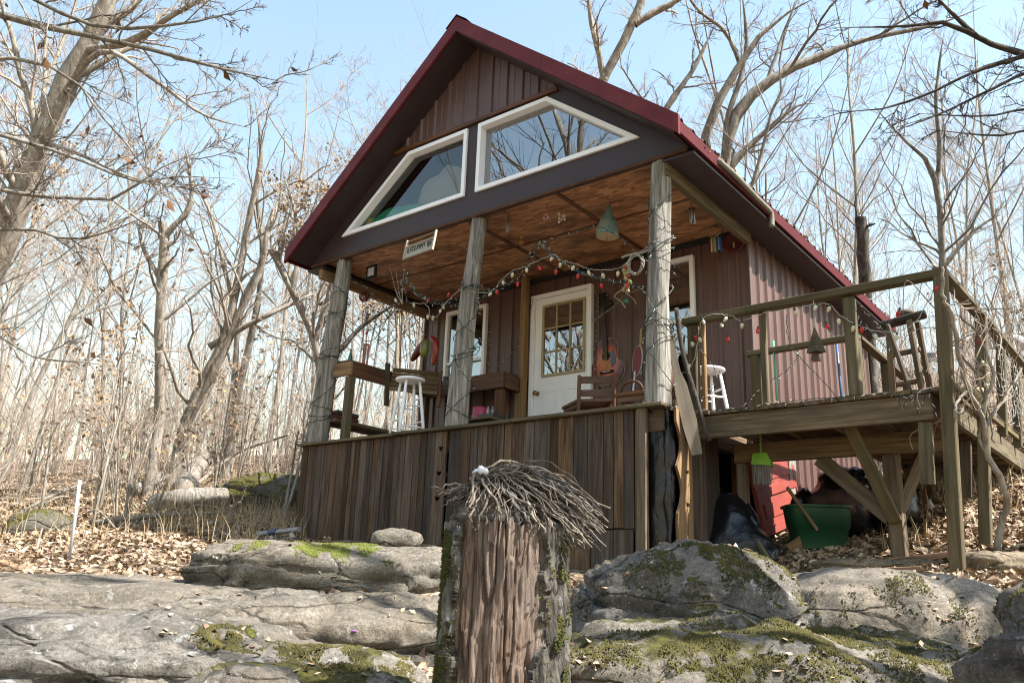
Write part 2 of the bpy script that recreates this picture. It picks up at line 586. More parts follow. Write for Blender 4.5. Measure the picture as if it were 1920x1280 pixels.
M['bark_pale'] = make_bark('pale_lichen_bark', [(.13, .105, .08), (.36, .305, .245), (.58, .52, .44)])
M['bark_grey'] = make_bark('grey_bark', [(.10, .085, .07), (.27, .24, .20), (.42, .38, .325)], la=.5)
M['bark_dark'] = make_bark('dark_bark', [(.030, .025, .021), (.085, .072, .060), (.14, .12, .10)], la=.25)
M['twig'] = tex('bare_twigs', [(.20, .16, .13), (.36, .30, .26)], ns=3, rough=.9, bmp=0)
M['twig_pale'] = tex('pale_bare_twigs', [(.36, .275, .215), (.64, .52, .42)], ns=3, rough=.9, bmp=0)
M['twig_dark'] = tex('dark_bare_twigs', [(.05, .038, .035), (.11, .088, .08)], ns=3, rough=.9, bmp=0)  # dark copy of the twig colour, mainly for the backlit right boughs
# ------------------------------------------------------------------ ground
random.seed(4)
_cp = [(8.24, -6.31, -3.0), (10, -9, -3.6), (5, -9, -3.5), (0, -8, -3.1), (-5, -6, -2.4)]
for d, s, z in [(2, 0, -2.5), (3, 0, -2.12), (3, -1.6, -2.2), (3, 1.5, -2.05), (4.5, -2, -2.05), (4.5, 0, -1.95), (4.3, 1, -1.9), (6, -2, -1.8), (6, -4, -1.8),
                (6.2, 0, -1.62), (5.6, .7, -1.6), (8, -4.15, -1.46), (8, -6.5, -1.55), (10.5, -5.2, -1.07), (10.5, -3.2, -.98), (13.5, -6, -.5), (13.5, -4, -.4), (18, -8, .4), (18, -5, .6),
                (28, -14, 2.0), (28, -7, 2.3), (40, -20, 3.6), (40, -9, 4.2), (5.3, 2.4, -1.6), (6.0, 3.1, -1.45), (2.2, 1.6, -2.15), (4, 3.2, -1.75)]:
    _cp.append((*ground_frame(d, s), z))
_cp += [(.1, -.1, -1.15), (2.3, -.1, -1.17), (4.6, -.1, -1.5), (4.9, .6, -1.36), (2.4, 1.5, -1.2), (6.95, .52, -1.40), (6.96, 1.48, -1.12), (6.4, .9, -1.30), (4.91, 1.9, -1.08),
        (4.9, 3.3, -.72), (5.2, 6.6, .16), (5.95, 3.4, -.42), (3.3, 19.3, 4.75), (8, 19, 4.8), (12, 10, 2.4), (11, 2, -.9), (12, -4, -2.0), (2.4, 8, .4), (-2, 8, .4), (-.6, 3, -.7),
        (-70, 30, 6.5), (0, 42, 9), (0, 85, 13), (40, 60, 11), (70, 0, 0), (0, -70, -9), (60, -50, -7), (-60, -30, -2), (20, 22, 5.2), (90, 90, 10), (-90, 90, 12), (-90, -90, -6), (90, -90, -9)]
_cp = np.array(_cp, float)
_n = len(_cp)
_A = np.zeros((_n + 3, _n + 3))
_A[:_n, :_n] = np.sqrt(((_cp[:, None, :2] - _cp[None, :, :2]) ** 2).sum(-1) + .04)
_A[:_n, _n] = 1; _A[:_n, _n + 1:] = _cp[:, :2]; _A[_n, :_n] = 1; _A[_n + 1:, :_n] = _cp[:, :2].T
_w = np.linalg.solve(_A, np.concatenate([_cp[:, 2], [0, 0, 0]]))


def gz_arr(x, y):
    x = np.asarray(x, float); y = np.asarray(y, float)
    o = np.zeros(x.shape)
    for i in range(_n):
        o += _w[i] * np.sqrt((x - _cp[i, 0]) ** 2 + (y - _cp[i, 1]) ** 2 + .04)
    o += _w[_n] + _w[_n + 1] * x + _w[_n + 2] * y
    o += .035 * np.sin(x * 1.9 + 1.3 * np.sin(y * 1.1)) * np.cos(y * 1.7 + .6 * np.sin(x * 2.3)) + .018 * np.sin(x * 4.7 + y * 2.1) * np.sin(y * 5.3 - x)
    return o


def gz(x, y): return float(gz_arr([x], [y])[0])


def gpt(px, py, d0=5.0, d1=60.0):
    """first place along a sight line that meets the ground"""
    ds = np.linspace(d0, d1, 1200); q = ray(px, py)
    z = CZ + q.z * ds - gz_arr(CX + q.x * ds, CY + q.y * ds)
    k = np.nonzero(z < 0)[0]
    d = ds[k[0]] if len(k) else d1
    return CAM + q * d


def make_litter_ground():
    m, nt, p = newmat('leaf_strewn_soil')
    v = coords(nt, (1, 1, 1), False)
    vo = N(nt, 'ShaderNodeTexVoronoi'); vo.inputs['Scale'].default_value = 15; vo.inputs['Randomness'].default_value = 1
    nt.links.new(v, vo.inputs['Vector'])
    c = ramp(nt, vo.outputs['Color'], [(.15, (.13, .085, .05)), (.45, (.29, .205, .135)), (.7, (.46, .355, .25)), (.9, (.62, .50, .37))])
    f2 = noise(nt, v, .9, 6, .65)
    c = mix(nt, ramp(nt, f2, [(.48, 0.0), (.68, .8)]), c, (.045, .030, .019))
    c = mix(nt, ramp(nt, noise(nt, v, 34, 5, .7), [(.45, 0.0), (.7, .6)]), c, (.07, .045, .028))
    nt.links.new(c, p.inputs['Base Color']); p.inputs['Roughness'].default_value = .95; p.inputs['Specular IOR Level'].default_value = .15
    nt.links.new(bump(nt, vo.outputs['Distance'], .8, .05), p.inputs['Normal'])
    return m


M['soil'] = make_litter_ground()
K = 270
_t = np.linspace(-1, 1, K)
_g = 110 * np.sign(_t) * np.abs(_t) ** 2.3
gx, gy = np.meshgrid(_g + 3, _g + 1, indexing='ij')
gzv = gz_arr(gx, gy)
_i = np.arange(K * K).reshape(K, K)
quads = np.stack([_i[:-1, :-1], _i[1:, :-1], _i[1:, 1:], _i[:-1, 1:]], -1).reshape(-1, 4)
ground = link('ground', npmesh(np.stack([gx, gy, gzv], -1).reshape(-1, 3), quads, None, True), M['soil'])
tag(ground, 'leaf covered wooded hillside rising behind the cabin', kind='structure')

# ------------------------------------------------------------------ rocks
M['rock_grey'] = make_rock('grey_ledge_rock', (.31, .275, .225), .83, .45, darkamt=.85)
M['rock_lich'] = make_rock('lichen_crusted_rock', (.29, .262, .225), .83, .9, darkamt=.85)
M['rock_mossy'] = make_rock('mossy_rock', (.33, .295, .245), .64, .6, darkamt=.7)
M['rock_part'] = make_rock('part_mossy_rock', (.27, .245, .22), .70, .8, darkamt=.92)
M['rock_sand'] = make_rock('pale_smooth_sandstone', (.37, .325, .27), .86, .4, darkamt=.6)
M['rock_tan'] = make_rock('tan_sandstone', (.40, .32, .22), .90, .2, darkamt=.3)
M['rock_moss_back'] = make_rock('green_mossy_rock', (.22, .21, .18), .56, .3, darkamt=.5)
ROCKS = []


def rock(label, cen, dim, rz, mat, seed, e=(.6, .6), amp=.06, ledge=.0, lh=.12, n=(96, 64), fine=.012, group=None, name='rock', tilt=(0, 0)):
    """boulder or slab: superellipsoid, broken up by noise and bedding; cen = x, y, z of its middle"""
    a, b, c = dim
    nu, nv = n
    vs = []
    R = Matrix.Rotation(rz, 3, 'Z') @ Matrix.Rotation(tilt[0], 3, 'X') @ Matrix.Rotation(tilt[1], 3, 'Y')
    off = V((seed * 7.3, seed * 3.1, seed * 1.7))
    def sp(q, p): return math.copysign(abs(q) ** p, q)
    for i in range(nv + 1):
        th = math.pi * i / nv
        ct, st = sp(math.cos(th), e[1]), abs(math.sin(th)) ** e[1]
        for j in range(nu):
            ph = 2 * math.pi * j / nu
            d = V((ct, st * sp(math.cos(ph), e[0]), st * sp(math.sin(ph), e[0])))
            q = V((a * d.x, b * d.y, c * d.z))
            nrm = V((d.x / a, d.y / b, d.z / c)).normalized()
            w = R @ q
            big = mnoise.fractal(w * 1.3 + off, 1.0, 2.0, 3)
            mid = mnoise.fractal(w * 4.2 + off, .9, 2.1, 4)
            fn = mnoise.fractal(w * 17 + off, .8, 2.2, 3)
            crack = abs(mnoise.noise(V((w.x * 1.1, w.y * 1.1, w.z * 3.2)) + off))
            disp = amp * big + amp * .45 * mid + fine * fn - amp * .9 * max(0, .10 - crack) / .10
            q = q + nrm * disp
            if ledge:
                s = (q.z / lh + 1.3 * mnoise.noise(w * .55 + off)) % 1.0
                q.x += nrm.x * ledge * (s - .5); q.y += nrm.y * ledge * (s - .5)
                q.z += ledge * .35 * (abs(s - .5) - .25)
            vs.append(R @ q)
    F = []
    for i in range(nv):
        for j in range(nu):
            j2 = (j + 1) % nu
            F.append((i * nu + j, (i + 1) * nu + j, (i + 1) * nu + j2, i * nu + j2))
    me = npmesh([tuple(v) for v in vs], F, None, True)
    o = link(name, me, mat, None, Matrix.Translation(V(cen)))
    tag(o, label, 'rock', group)
    ROCKS.append(o)
    return o


def gf(d, s, z): return (*ground_frame(d, s), z)


rock('broad grey middle ledge crossing the left foreground rock outcrop', gf(5.35, -2.15, -2.0), (2.3, .95, .36), YAW + .03, M['rock_grey'], 1, (.55, .5), .05, .17, .15, (150, 190))
rock('lichen crusted lumpy ledge in the bottom left corner', gf(4.05, -2.05, -2.12), (1.5, .62, .36), YAW - .02, M['rock_lich'], 2, (.7, .6), .075, .12, .11, (120, 110), .02)
rock('upper rock slab with bright moss below the plank skirting', gf(7.05, -1.30, -1.56), (1.15, .80, .28), YAW + .10, M['rock_grey'], 3, (.6, .5), .04, .10, .12, (96, 110))
rock('low shaded rock at the far left edge of the outcrop', gf(6.6, -3.3, -1.87), (1.7, .75, .27), YAW - .05, M['rock_grey'], 4, (.6, .5), .04, .09, .12, (90, 100))
rock('mossy low rock beside the left of the stump', gf(3.75, -.98, -2.10), (.75, .42, .27), YAW, M['rock_mossy'], 5, (.8, .7), .07, .03, .1, (100, 90))
rock('white quartz chunk at the bottom of the picture', gf(3.25, -.88, -1.98), (.17, .11, .10), YAW + .2, M['rock_lich'], 6, (.8, .8), .05, 0, .1, (40, 30), .02)
rock('small flat rock at the foot of the skirting by the heart board', gf(7.55, -.95, -1.2), (.24, .16, .12), YAW, M['rock_grey'], 7, (.8, .8), .04, 0, .1, (36, 26))
rock('dark lichened boulder with moss right of the stump', gf(4.55, .98, -1.72), (.62, .52, .36), YAW + .05, M['rock_part'], 8, (.8, .75), .075, .02, .15, (120, 110), .018)
rock('big smooth pale boulder in front of the deck post', gf(5.0, 2.12, -1.74), (.92, .72, .33), YAW - .10, M['rock_sand'], 9, (.75, .75), .05, .02, .2, (110, 110))
rock('moss covered slab along the bottom right foreground', gf(3.75, 1.15, -2.08), (1.25, .75, .40), YAW + .12, M['rock_mossy'], 10, (.8, .75), .07, .02, .2, (140, 120))
rock('black shaded boulder in the bottom right corner', gf(2.35, 2.02, -2.08), (.72, .55, .66), YAW + .15, M['rock_part'], 11, (.65, .65), .07, .02, .2, (110, 90), .018)
rock('flat tan stone slab behind the leaning deck post', (6.35, 1.0, -1.33), (.62, .34, .10), YAW, M['rock_tan'], 12, (.5, .5), .04, .05, .06, (60, 40))
rock('tan broken stone under the deck beside the lumber scrap', (6.25, .45, -1.42), (.30, .17, .10), YAW + .3, M['rock_tan'], 13, (.6, .6), .04, .03, .06, (44, 32))
rock('pale stone ledge beneath the climbing vine', (7.55, 1.15, -1.30), (.75, .30, .10), YAW, M['rock_tan'], 14, (.5, .5), .04, .05, .06, (60, 40))
rock('green mossy boulder on the slope left of the skirting', gf(13.0, -3.55, -.34), (.95, .5, .25), YAW, M['rock_moss_back'], 15, (.7, .7), .1, .05, .2, (80, 60))
rock('small mossy rock on the leafy slope by the white pipe', gf(10.5, -5.7, -1.08), (.4, .3, .2), YAW, M['rock_moss_back'], 16, (.8, .8), .06, 0, .2, (40, 30))
rock('dark rock in the shadow under the deck walkway', (6.2, 3.6, -.35), (.42, .35, .32), .4, M['rock_lich'], 17, (.8, .8), .07, 0, .2, (44, 32))
rock('grey boulder at the right end of the skirting', gf(6.1, .78, -1.62), (.30, .26, .18), .2, M['rock_grey'], 18, (.8, .8), .05, 0, .2, (44, 32))
_rs = random.Random(8)
for k in range(16):
    px = _rs.uniform(1640, 1915); py = _rs.uniform(1035, 1110)
    p = gpt(px, py, 5.0, 9)
    rock('small pale loose stone among the dead leaves by the deck posts', (p.x, p.y, p.z + .015), (_rs.uniform(.04, .12), _rs.uniform(.04, .08), _rs.uniform(.02, .05)), _rs.uniform(0, 3), M['rock_tan'], 30 + k, (.7, .7), .02, 0, .1, (20, 14), .006, 'loose stones by the deck posts', 'stone')
# ------------------------------------------------------------------ cabin
W, D, ZC = 4.91, 1.98, 2.37        # width, porch depth, ceiling
LBACK = 6.4
AX, EZ, SL = 2.49, 2.34, .813      # apex x, eave underside, roof slope
def zr(x): return EZ + SL * ((x + .25) if x < AX else (2 * AX + .25 - x))      # underside of the roof
cabin = thing('cabin', 'brown metal sided cabin with steep gable, loft windows and front porch', 'cabin', (2.45, 0, -1.2))
rng = random.Random(11)


def siding(name, u0, u1, zb, zt, place, parent, mat, pitch=.228, ribh=.028, off=0.0):
    """ribbed metal sheet between u0 and u1; zb, zt give its lower and upper edge; place(u, out, z) -> world"""
    prof = []
    u = u0
    k0 = math.floor((u0 - off) / pitch)
    brk = {u0: 0.0, u1: 0.0}
    k = k0
    while off + k * pitch < u1 + pitch:
        c = off + k * pitch
        for d, h in ((-.030, 0), (-.014, ribh), (.014, ribh), (.030, 0), (.105, 0), (.112, .004), (.119, 0)):
            q = c + d
            if u0 < q < u1: brk[q] = h
        k += 1
    us = sorted(brk)
    # close the breaks where an edge cuts a slope
    vs, F = [], []
    for q in us:
        vs.append(place(q, brk[q], zb(q))); vs.append(place(q, brk[q], zt(q)))
    for i in range(len(us) - 1):
        F.append((2 * i, 2 * i + 2, 2 * i + 3, 2 * i + 1))
    return obj(name, vs, F, mat, parent)


def pf(y): return lambda u, o, z: V((u, y - o, z))
def ps(x): return lambda u, o, z: V((x + o, u, z))
const = lambda c: (lambda u: c)

# back wall of the porch, around the door and the two windows
WIN1 = (.42, 1.17, 1.02, 2.17)
WIN2 = (3.70, 4.27, .36, 2.19)
DOOR = (1.95, 2.89, 0, 2.115)
cuts = [(0, .42, 0, ZC), (.42, 1.17, 0, WIN1[2]), (.42, 1.17, WIN1[3], ZC), (1.17, 1.95, 0, ZC), (1.95, 2.89, DOOR[3], ZC), (2.89, 3.70, 0, ZC), (3.70, 4.27, 0, WIN2[2]), (3.70, 4.27, WIN2[3], ZC), (4.27, W, 0, ZC)]
for a, b, z0, z1 in cuts:
    siding('siding_panel', a, b, const(z0), const(z1), pf(D), cabin, M['siding'])
# right side wall, in sheets 0.91 m wide
y = D
while y < LBACK - .05:
    y1 = min(y + .912, LBACK)
    siding('siding_panel', y, y1, lambda u: -.95 + .2 * max(0, u - 2.4) * 1.0, const(ZC), ps(W), cabin, M['siding'], off=D)
    y = y1
y = D
while y < LBACK - .05:
    y1 = min(y + .912, LBACK)
    siding('siding_panel', y, y1, const(-1.0), const(ZC), lambda u, o, z: V((-o, u, z)), cabin, M['siding'])
    y = y1
for k in range(5):
    siding('siding_panel', k * .982, (k + 1) * .982, const(-.4), lambda u: zr(u), lambda u, o, z: V((u, LBACK + o, z)), cabin, M['siding'])
# corner trims and base trims
plank('corner_trim', (W + .012, D - .006, -.9), (W + .012, D - .006, ZC), .07, .03, M['siding'], cabin, (0, 1, 0), .003)
plank('corner_trim', (-.012, D - .006, -.9), (-.012, D - .006, ZC), .07, .03, M['siding'], cabin, (0, 1, 0), .003)

# gable front: trim band round the two loft windows, ribbed sheets above
ZB, ZW0, ZW1, ZS = 2.33, 2.64, 3.47, 3.52
def slopex(z): return (z - EZ) / SL - .25
wl = [(.42, ZW0), (2.44, ZW0), (2.44, ZW1), (1.50, ZW1)]
wr = [(2.63, ZW0), (4.66, ZW0), (3.58, ZW1), (2.63, ZW1)]
o1 = [(-.18, ZB), (5.19, ZB), (5.19, zr(5.19)), (2 * AX - slopex(ZS), ZS), (slopex(ZS), ZS), (-.18, zr(-.18))]
v, f = plate(o1, [wl, wr], .04, front_at(-.025))
obj('gable_band', v, f, M['fascia'], cabin)
for k in range(6):
    a = 1.16 + k * .446
    siding('siding_panel', a, a + .446, const(ZS), lambda u: max(ZS + .001, zr(u)), pf(.0), cabin, M['siding'], pitch=.223, ribh=.022, off=.08)
plank('band_board', (slopex(ZS + .03) + .02, -.045, ZS + .02), (2 * AX - slopex(ZS + .03) - .02, -.045, ZS + .015), .05, .03, M['redwood'], cabin, (0, 0, 1), .004)
plank('band_flashing', (-.18, -.036, ZB + .012), (5.19, -.036, ZB + .012), .03, .02, M['rust'], cabin, (0, 0, 1), .003)
# gable tie-in behind (closes the loft)
def inset(poly, d):
    n = len(poly); out = []
    ar = sum(poly[i][0] * poly[(i + 1) % n][1] - poly[(i + 1) % n][0] * poly[i][1] for i in range(n))
    s = 1 if ar > 0 else -1
    for i in range(n):
        p0 = V(poly[i - 1]); p1 = V(poly[i]); p2 = V(poly[(i + 1) % n])
        e1 = (p1 - p0).normalized(); e2 = (p2 - p1).normalized()
        n1 = V((-e1.y, e1.x)) * s; n2 = V((-e2.y, e2.x)) * s
        k = 1 + n1.dot(n2)
        out.append(tuple(p1 + (n1 + n2) * (d / k)))
    return out


def fixed_window(poly, parent, gm='glass'):
    n = len(poly)
    inner = inset(poly, .036)
    out = inset(poly, -.012)
    # the frame: one mitred rail to each side
    root = None
    for i in range(n):
        i2 = (i + 1) % n
        a, b, c, d = out[i], out[i2], inner[i2], inner[i]
        vs = []
        for yy in (-.052, .075):
            for q in (a, b, c, d): vs.append(V((q[0], yy, q[1])))
        F = [(0, 1, 2, 3), (7, 6, 5, 4), (0, 4, 5, 1), (1, 5, 6, 2), (2, 6, 7, 3), (3, 7, 4, 0)]
        if root is None:
            root = obj('window', vs, F, M['white'], parent)
        else:
            obj('frame_rail', vs, F, M['white'], root)
    obj('pane', [V((q[0], .045, q[1])) for q in inset(poly, .034)], [tuple(range(n))], M[gm], root)
    return root


fixed_window(wl, cabin, 'glass_clear')
fixed_window(wr, cabin)
# loft floor and things seen behind the panes
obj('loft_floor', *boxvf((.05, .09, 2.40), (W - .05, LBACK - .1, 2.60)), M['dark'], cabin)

# roof: two ribbed decks, dark soffits, maroon rake and eave trim
OF, TH = .36, .05
M['eavetrim'] = tex('darkened_red_eave_metal', [(.085, .010, .012), (.12, .015, .018)], ns=4, rough=.7, spec=.15)  # same trim as the rakes, colour darkened against the sun on the eave
for s in (0, 1):
    def X(t): return AX + (t if s else -t)                      # t = distance from the ridge on the plan
    TE = 2.74
    def roofpt(t, y_, up): return V((X(t), y_, EZ + SL * (TE - t) + up))
    rt = None
    y = -OF
    while y < LBACK + .3 - .05:
        y1 = min(y + .92, LBACK + .3)
        vs, F = [], []
        us = []
        q = y
        while q < y1 - .01:
            us += [(q, .0), (q + .03, .0), (q + .05, .028), (q + .075, .028), (q + .095, 0)]
            q += .23
        us.append((y1, 0))
        us = [(min(a, y1), h) for a, h in us]
        for a, h in us:
            vs += [roofpt(-.02, a, .165 + h), roofpt(TE + .045, a, .165 + h)]
        for i in range(len(us) - 1):
            g = (2 * i, 2 * i + 1, 2 * i + 3, 2 * i + 2)
            F.append(g if not s else g[::-1])
        obj('roof_panel', vs, F, M['roof'], cabin)
        y = y1
    vs = [roofpt(0, -OF + .02, .13), roofpt(TE, -OF + .02, .13), roofpt(TE, LBACK + .28, .13), roofpt(0, LBACK + .28, .13),
          roofpt(0, -OF + .02, .0), roofpt(TE - .02, -OF + .02, .0), roofpt(TE - .02, LBACK + .28, .0), roofpt(0, LBACK + .28, .0)]
    F = [(0, 1, 2, 3), (7, 6, 5, 4), (0, 4, 5, 1), (1, 5, 6, 2), (2, 6, 7, 3), (3, 7, 4, 0)]
    obj('roof_deck', vs, F if s else [q[::-1] for q in F], M['fascia'], cabin)
    # rake trim in two lengths
    for t0, t1 in ((.0, 1.25), (1.255, TE + .05)):
        vs = []
        for yy in (-OF - .022, -OF + .012):
            vs += [roofpt(t0, yy, .012), roofpt(t1, yy, .012), roofpt(t1, yy, .205), roofpt(t0, yy, .205)]
        F = [(0, 1, 2, 3), (7, 6, 5, 4), (0, 4, 5, 1), (1, 5, 6, 2), (2, 6, 7, 3), (3, 7, 4, 0)]
        obj('rake_trim', vs, F, M['redtrim'], cabin)
    # eave trim
    xe = X(TE + .035)
    z0 = EZ - SL * .035
    plank('eave_trim', (xe, -OF - .01, z0 + .085), (xe, LBACK + .3, z0 + .085), .125, .03, M['eavetrim'], cabin, (0, 0, 1), .003)
    # level soffit from wall to eave
    xa, xb = (W - .05, xe - .016) if s else (xe + .016, .05)
    obj('soffit', *boxvf((min(xa, xb), -.02, EZ - .045), (max(xa, xb), LBACK + .28, EZ - .018)), M['fascia'], cabin)
    # lumber header over the porch side
    xh = W + .02 if s else -.03
    plank('porch_header', (xh, -.0, 2.245), (xh, D - .02, 2.245), .15, .07, M['moss_lumber'] if s else M['tanwood'], cabin, (0, 0, 1))
ridge = MB()
for s in (-1, 1):
    ridge.add([V((AX, -OF - .03, 4.80)), V((AX, LBACK + .32, 4.80)), V((AX + s * .16, LBACK + .32, 4.80 - .13)), V((AX + s * .16, -OF - .03, 4.80 - .13))], [(0, 1, 2, 3)])
ridge.build('ridge_cap', M['redtrim'], cabin)

# porch ceiling in strand board sheets with joint battens
xs = [.0, 1.22, 2.44, 3.66, W]
for i in range(4):
    g = .004
    obj('ceiling_board', *boxvf((xs[i] + g, .02, ZC), (xs[i + 1] - g, D - .005, ZC + .012)), M['osb'], cabin)
    if i in (1, 2): plank('ceiling_batten', (xs[i + 1], .05, ZC - .006), (xs[i + 1], D - .03, ZC - .006), .05, .012, M['redwood'], cabin, (1, 0, 0), .002)
plank('ceiling_batten', (.05, .95, ZC - .004), (W - .05, .95, ZC - .004), .04, .008, M['redwood'], cabin, (0, 1, 0), .002)
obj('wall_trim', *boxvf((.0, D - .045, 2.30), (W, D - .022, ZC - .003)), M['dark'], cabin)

# porch floor: boards running front to back, rim and cap at the front
x = .0
while x < W - .01:
    w_ = min(.14, W - x)
    plank('floor_board', (x + w_ / 2, -.0, -.019), (x + w_ / 2, D - .02, -.019), w_ - .005, .036, M['lumber'], cabin, (1, 0, 0), .003)
    x += .14
plank('porch_joist', (.02, .03, -.14), (W - .02, .03, -.14), .19, .045, M['lumber'], cabin)
for k in range(3):
    plank('floor_edge_board', (k * 1.64 + .004, -.045, -.014 + .004 * k % .006), (min((k + 1) * 1.64, W + .02), -.045, -.016), .11, .032, M['moss_lumber'], cabin, (0, 1, 0), .005)

# skirting: separate upright boards, the heart board among them
def heart(cx, cy, r):
    pts = []
    for k in range(18):
        a = 2 * math.pi * k / 18
        pts.append((cx + r * .0625 * 16 * math.sin(a) ** 3, cy + r * .0625 * (13 * math.cos(a) - 5 * math.cos(2 * a) - 2 * math.cos(3 * a) - math.cos(4 * a))))
    return pts[::-1]


def skirt_bottom(x_): return -1.17 - .05 * max(0, x_ - 2) - (.10 * max(0, x_ - 3.2))
x = .05
HB = 2.245
while x < 4.70:
    w_ = rng.choice([.085, .10, .12, .135, .15, .17, .19]) if x > 2.4 else rng.choice([.075, .09, .10, .11, .125, .14])
    if x < HB < x + w_ + .04: w_ = max(.06, HB - x - .005)
    if abs(x - HB) < .01: w_ = .155
    if x + w_ > 4.74: w_ = 4.745 - x
    yb = -.028 - rng.uniform(0, .008)
    zb = skirt_bottom(x) + rng.uniform(-.02, .03)
    zt = -.032 - rng.uniform(0, .006)
    if abs(x - HB) < .011:
        ol = [(x, zb), (x + w_, zb), (x + w_, zt), (x, zt)]
        v, f = plate(ol, [heart(x + .085, -.215, .036), heart(x + .075, -.47, .036), heart(x + .07, -.725, .036)], .022, front_at(-.04))
        # grain along the height
        Mx, L = frame((x + w_ / 2, -.04, zb), (x + w_ / 2, -.04, zt), (1, 0, 0))
        inv = Mx.inverted()
        tag(link('heart_board', mesh([inv @ q for q in v], f), M['tanskirt'] if 'tanskirt' in M else M['skirt'], cabin, Mx), 'skirting board with three cut out hearts')
        x += w_ + .045
        continue
    tilt = rng.uniform(-.004, .004)
    if x > 3.95 and x < 4.55:            # a second, lower course at the right
        zm = -1.06 + rng.uniform(-.01, .01)
        plank('skirt_board', (x + w_ / 2, yb, zm + .006), (x + w_ / 2 + tilt, yb, zt), w_ - .004, .022, M['skirt'], cabin, (1, 0, 0), .002)
    else:
        plank('skirt_board', (x + w_ / 2, yb, zb), (x + w_ / 2 + tilt, yb, zt), w_ - .004, .022, M['skirt'], cabin, (1, 0, 0), .002)
    x += w_ + rng.uniform(.001, .005)
for a, b in ((3.95, 4.17), (4.175, 4.40), (4.405, 4.60)):
    plank('skirt_board', ((a + b) / 2, -.026, -1.52), ((a + b) / 2, -.026, -1.064), b - a - .004, .022, M['skirt'], cabin, (1, 0, 0), .002)
plank('skirt_board', (4.69, -.055, -1.42), (4.70, -.05, -.03), .085, .028, M['cedarplank'] if 'cedarplank' in M else M['lumber'], cabin, (1, 0, 0), .003)
# black sheet behind the boards, crumpled where it shows at the corner
vs, F = [], []
nx, nz = 60, 30
for i in range(nx + 1):
    for j in range(nz + 1):
        xx = .05 + 4.88 * i / nx; zz = -1.5 + 1.46 * j / nz
        k = .035 if xx > 4.6 else .008
        vs.append(V((xx, .015 + k * mnoise.noise(V((xx * 9, zz * 3.5, 2))) + k * .5 * mnoise.noise(V((xx * 24, zz * 8, 5))), zz)))
for i in range(nx):
    for j in range(nz):
        F.append((i * (nz + 1) + j, (i + 1) * (nz + 1) + j, (i + 1) * (nz + 1) + j + 1, i * (nz + 1) + j + 1))
obj('backing_sheet', vs, F, M['plastic'], cabin, True)
vs = []
for i in range(13):
    for j in range(41):
        yy = -.01 + .20 * i / 12; zz = -1.45 + 1.42 * j / 40
        vs.append(V((4.885 + .03 * mnoise.noise(V((yy * 14, zz * 4, 2))) + .015 * mnoise.noise(V((yy * 30, zz * 9, 5))), yy, zz)))
F = [(i * 41 + j, (i + 1) * 41 + j, (i + 1) * 41 + j + 1, i * 41 + j + 1) for i in range(12) for j in range(40)]
obj('backing_sheet', vs, F, M['plastic'], cabin, True)
# side skirting: scalloped heart board, then plain boards running back to an opening
ol = [(.40, -1.36), (.40, .0), (.13, .06)]
z = .06
edge = []
for zz in (-.02, -.12): edge.append((.12, zz))
for c0, c1 in ((-.14, -.52), (-.54, -.92)):
    for k in range(9):
        t = k / 8
        edge.append((.12 + .085 * math.sin(math.pi * t), c0 + (c1 - c0) * t))
edge += [(.11, -1.0), (.13, -1.36)]
ol = [(.40, -1.36), (.40, .0)] + edge
v, f = plate(ol, [heart(.30, -.27, .034), heart(.30, -.56, .034), heart(.30, -.84, .034)], .025, side_at(W + .035))
Mx, L = frame((W + .035, .27, -1.36), (W + .035, .27, 0), (0, 1, 0))
inv = Mx.inverted()
tag(link('heart_board', mesh([inv @ q for q in v], f), M['tanwood'], cabin, Mx), 'pale scalloped board with cut out hearts on the porch side')
yy = .405
for w_ in (.15, .13, .16, .12):
    plank('skirt_board', (W + .02, yy + w_ / 2, -1.34 + .1 * yy), (W + .02, yy + w_ / 2, -.01), w_ - .004, .022, M['skirt'], cabin, (0, 1, 0), .002)
    yy += w_
# piers and sill under the house behind the opening
plank('sill_beam', (W - .06, .4, -.13), (W - .06, LBACK, -.13), .2, .09, M['lumber'], cabin)
plank('pier', (W - .12, 1.80, -1.2), (W - .12, 1.80, -.2), .14, .14, M['tanwood'], cabin, (0, 1, 0))

# windows of the porch wall
def sash_window(x0, x1, z0, z1, mid, curtain_col):
    fw = .05
    w = plank('window', (x0, D - .03, z1 - fw / 2), (x1, D - .03, z1 - fw / 2), fw, .06, M['white'], cabin)
    plank('sill', (x0 - .02, D - .045, z0 + fw / 2), (x1 + .02, D - .045, z0 + fw / 2), fw, .09, M['white'], w)
    plank('jamb', (x0 + fw / 2, D - .03, z0 + fw), (x0 + fw / 2, D - .03, z1 - fw), fw, .06, M['white'], w, (1, 0, 0))
    plank('jamb', (x1 - fw / 2, D - .03, z0 + fw), (x1 - fw / 2, D - .03, z1 - fw), fw, .06, M['white'], w, (1, 0, 0))
    plank('meeting_rail', (x0 + fw, D - .025, mid), (x1 - fw, D - .025, mid), .045, .045, M['white'], w)
    for a, b, yy in ((z0 + fw, mid - .022, D - .008), (mid + .022, z1 - fw, D - .018)):
        obj('pane', [V((x0 + fw, yy, a)), V((x1 - fw, yy, a)), V((x1 - fw, yy, b)), V((x0 + fw, yy, b))], [(0, 1, 2, 3)], M['glass'], w)
    vs, F = [], []
    n = 40
    for i in range(n + 1):
        t = i / n; xx = x0 + (x1 - x0) * t
        yy = D + .10 + .025 * math.sin(t * 38 + 2 * math.sin(t * 9))
        vs += [V((xx, yy, mid + .06)), V((xx, yy - .02, z1 + .05))]
    for i in range(n): F.append((2 * i, 2 * i + 2, 2 * i + 3, 2 * i + 1))
    obj('curtain', vs, F, M['curtain'], w, True)


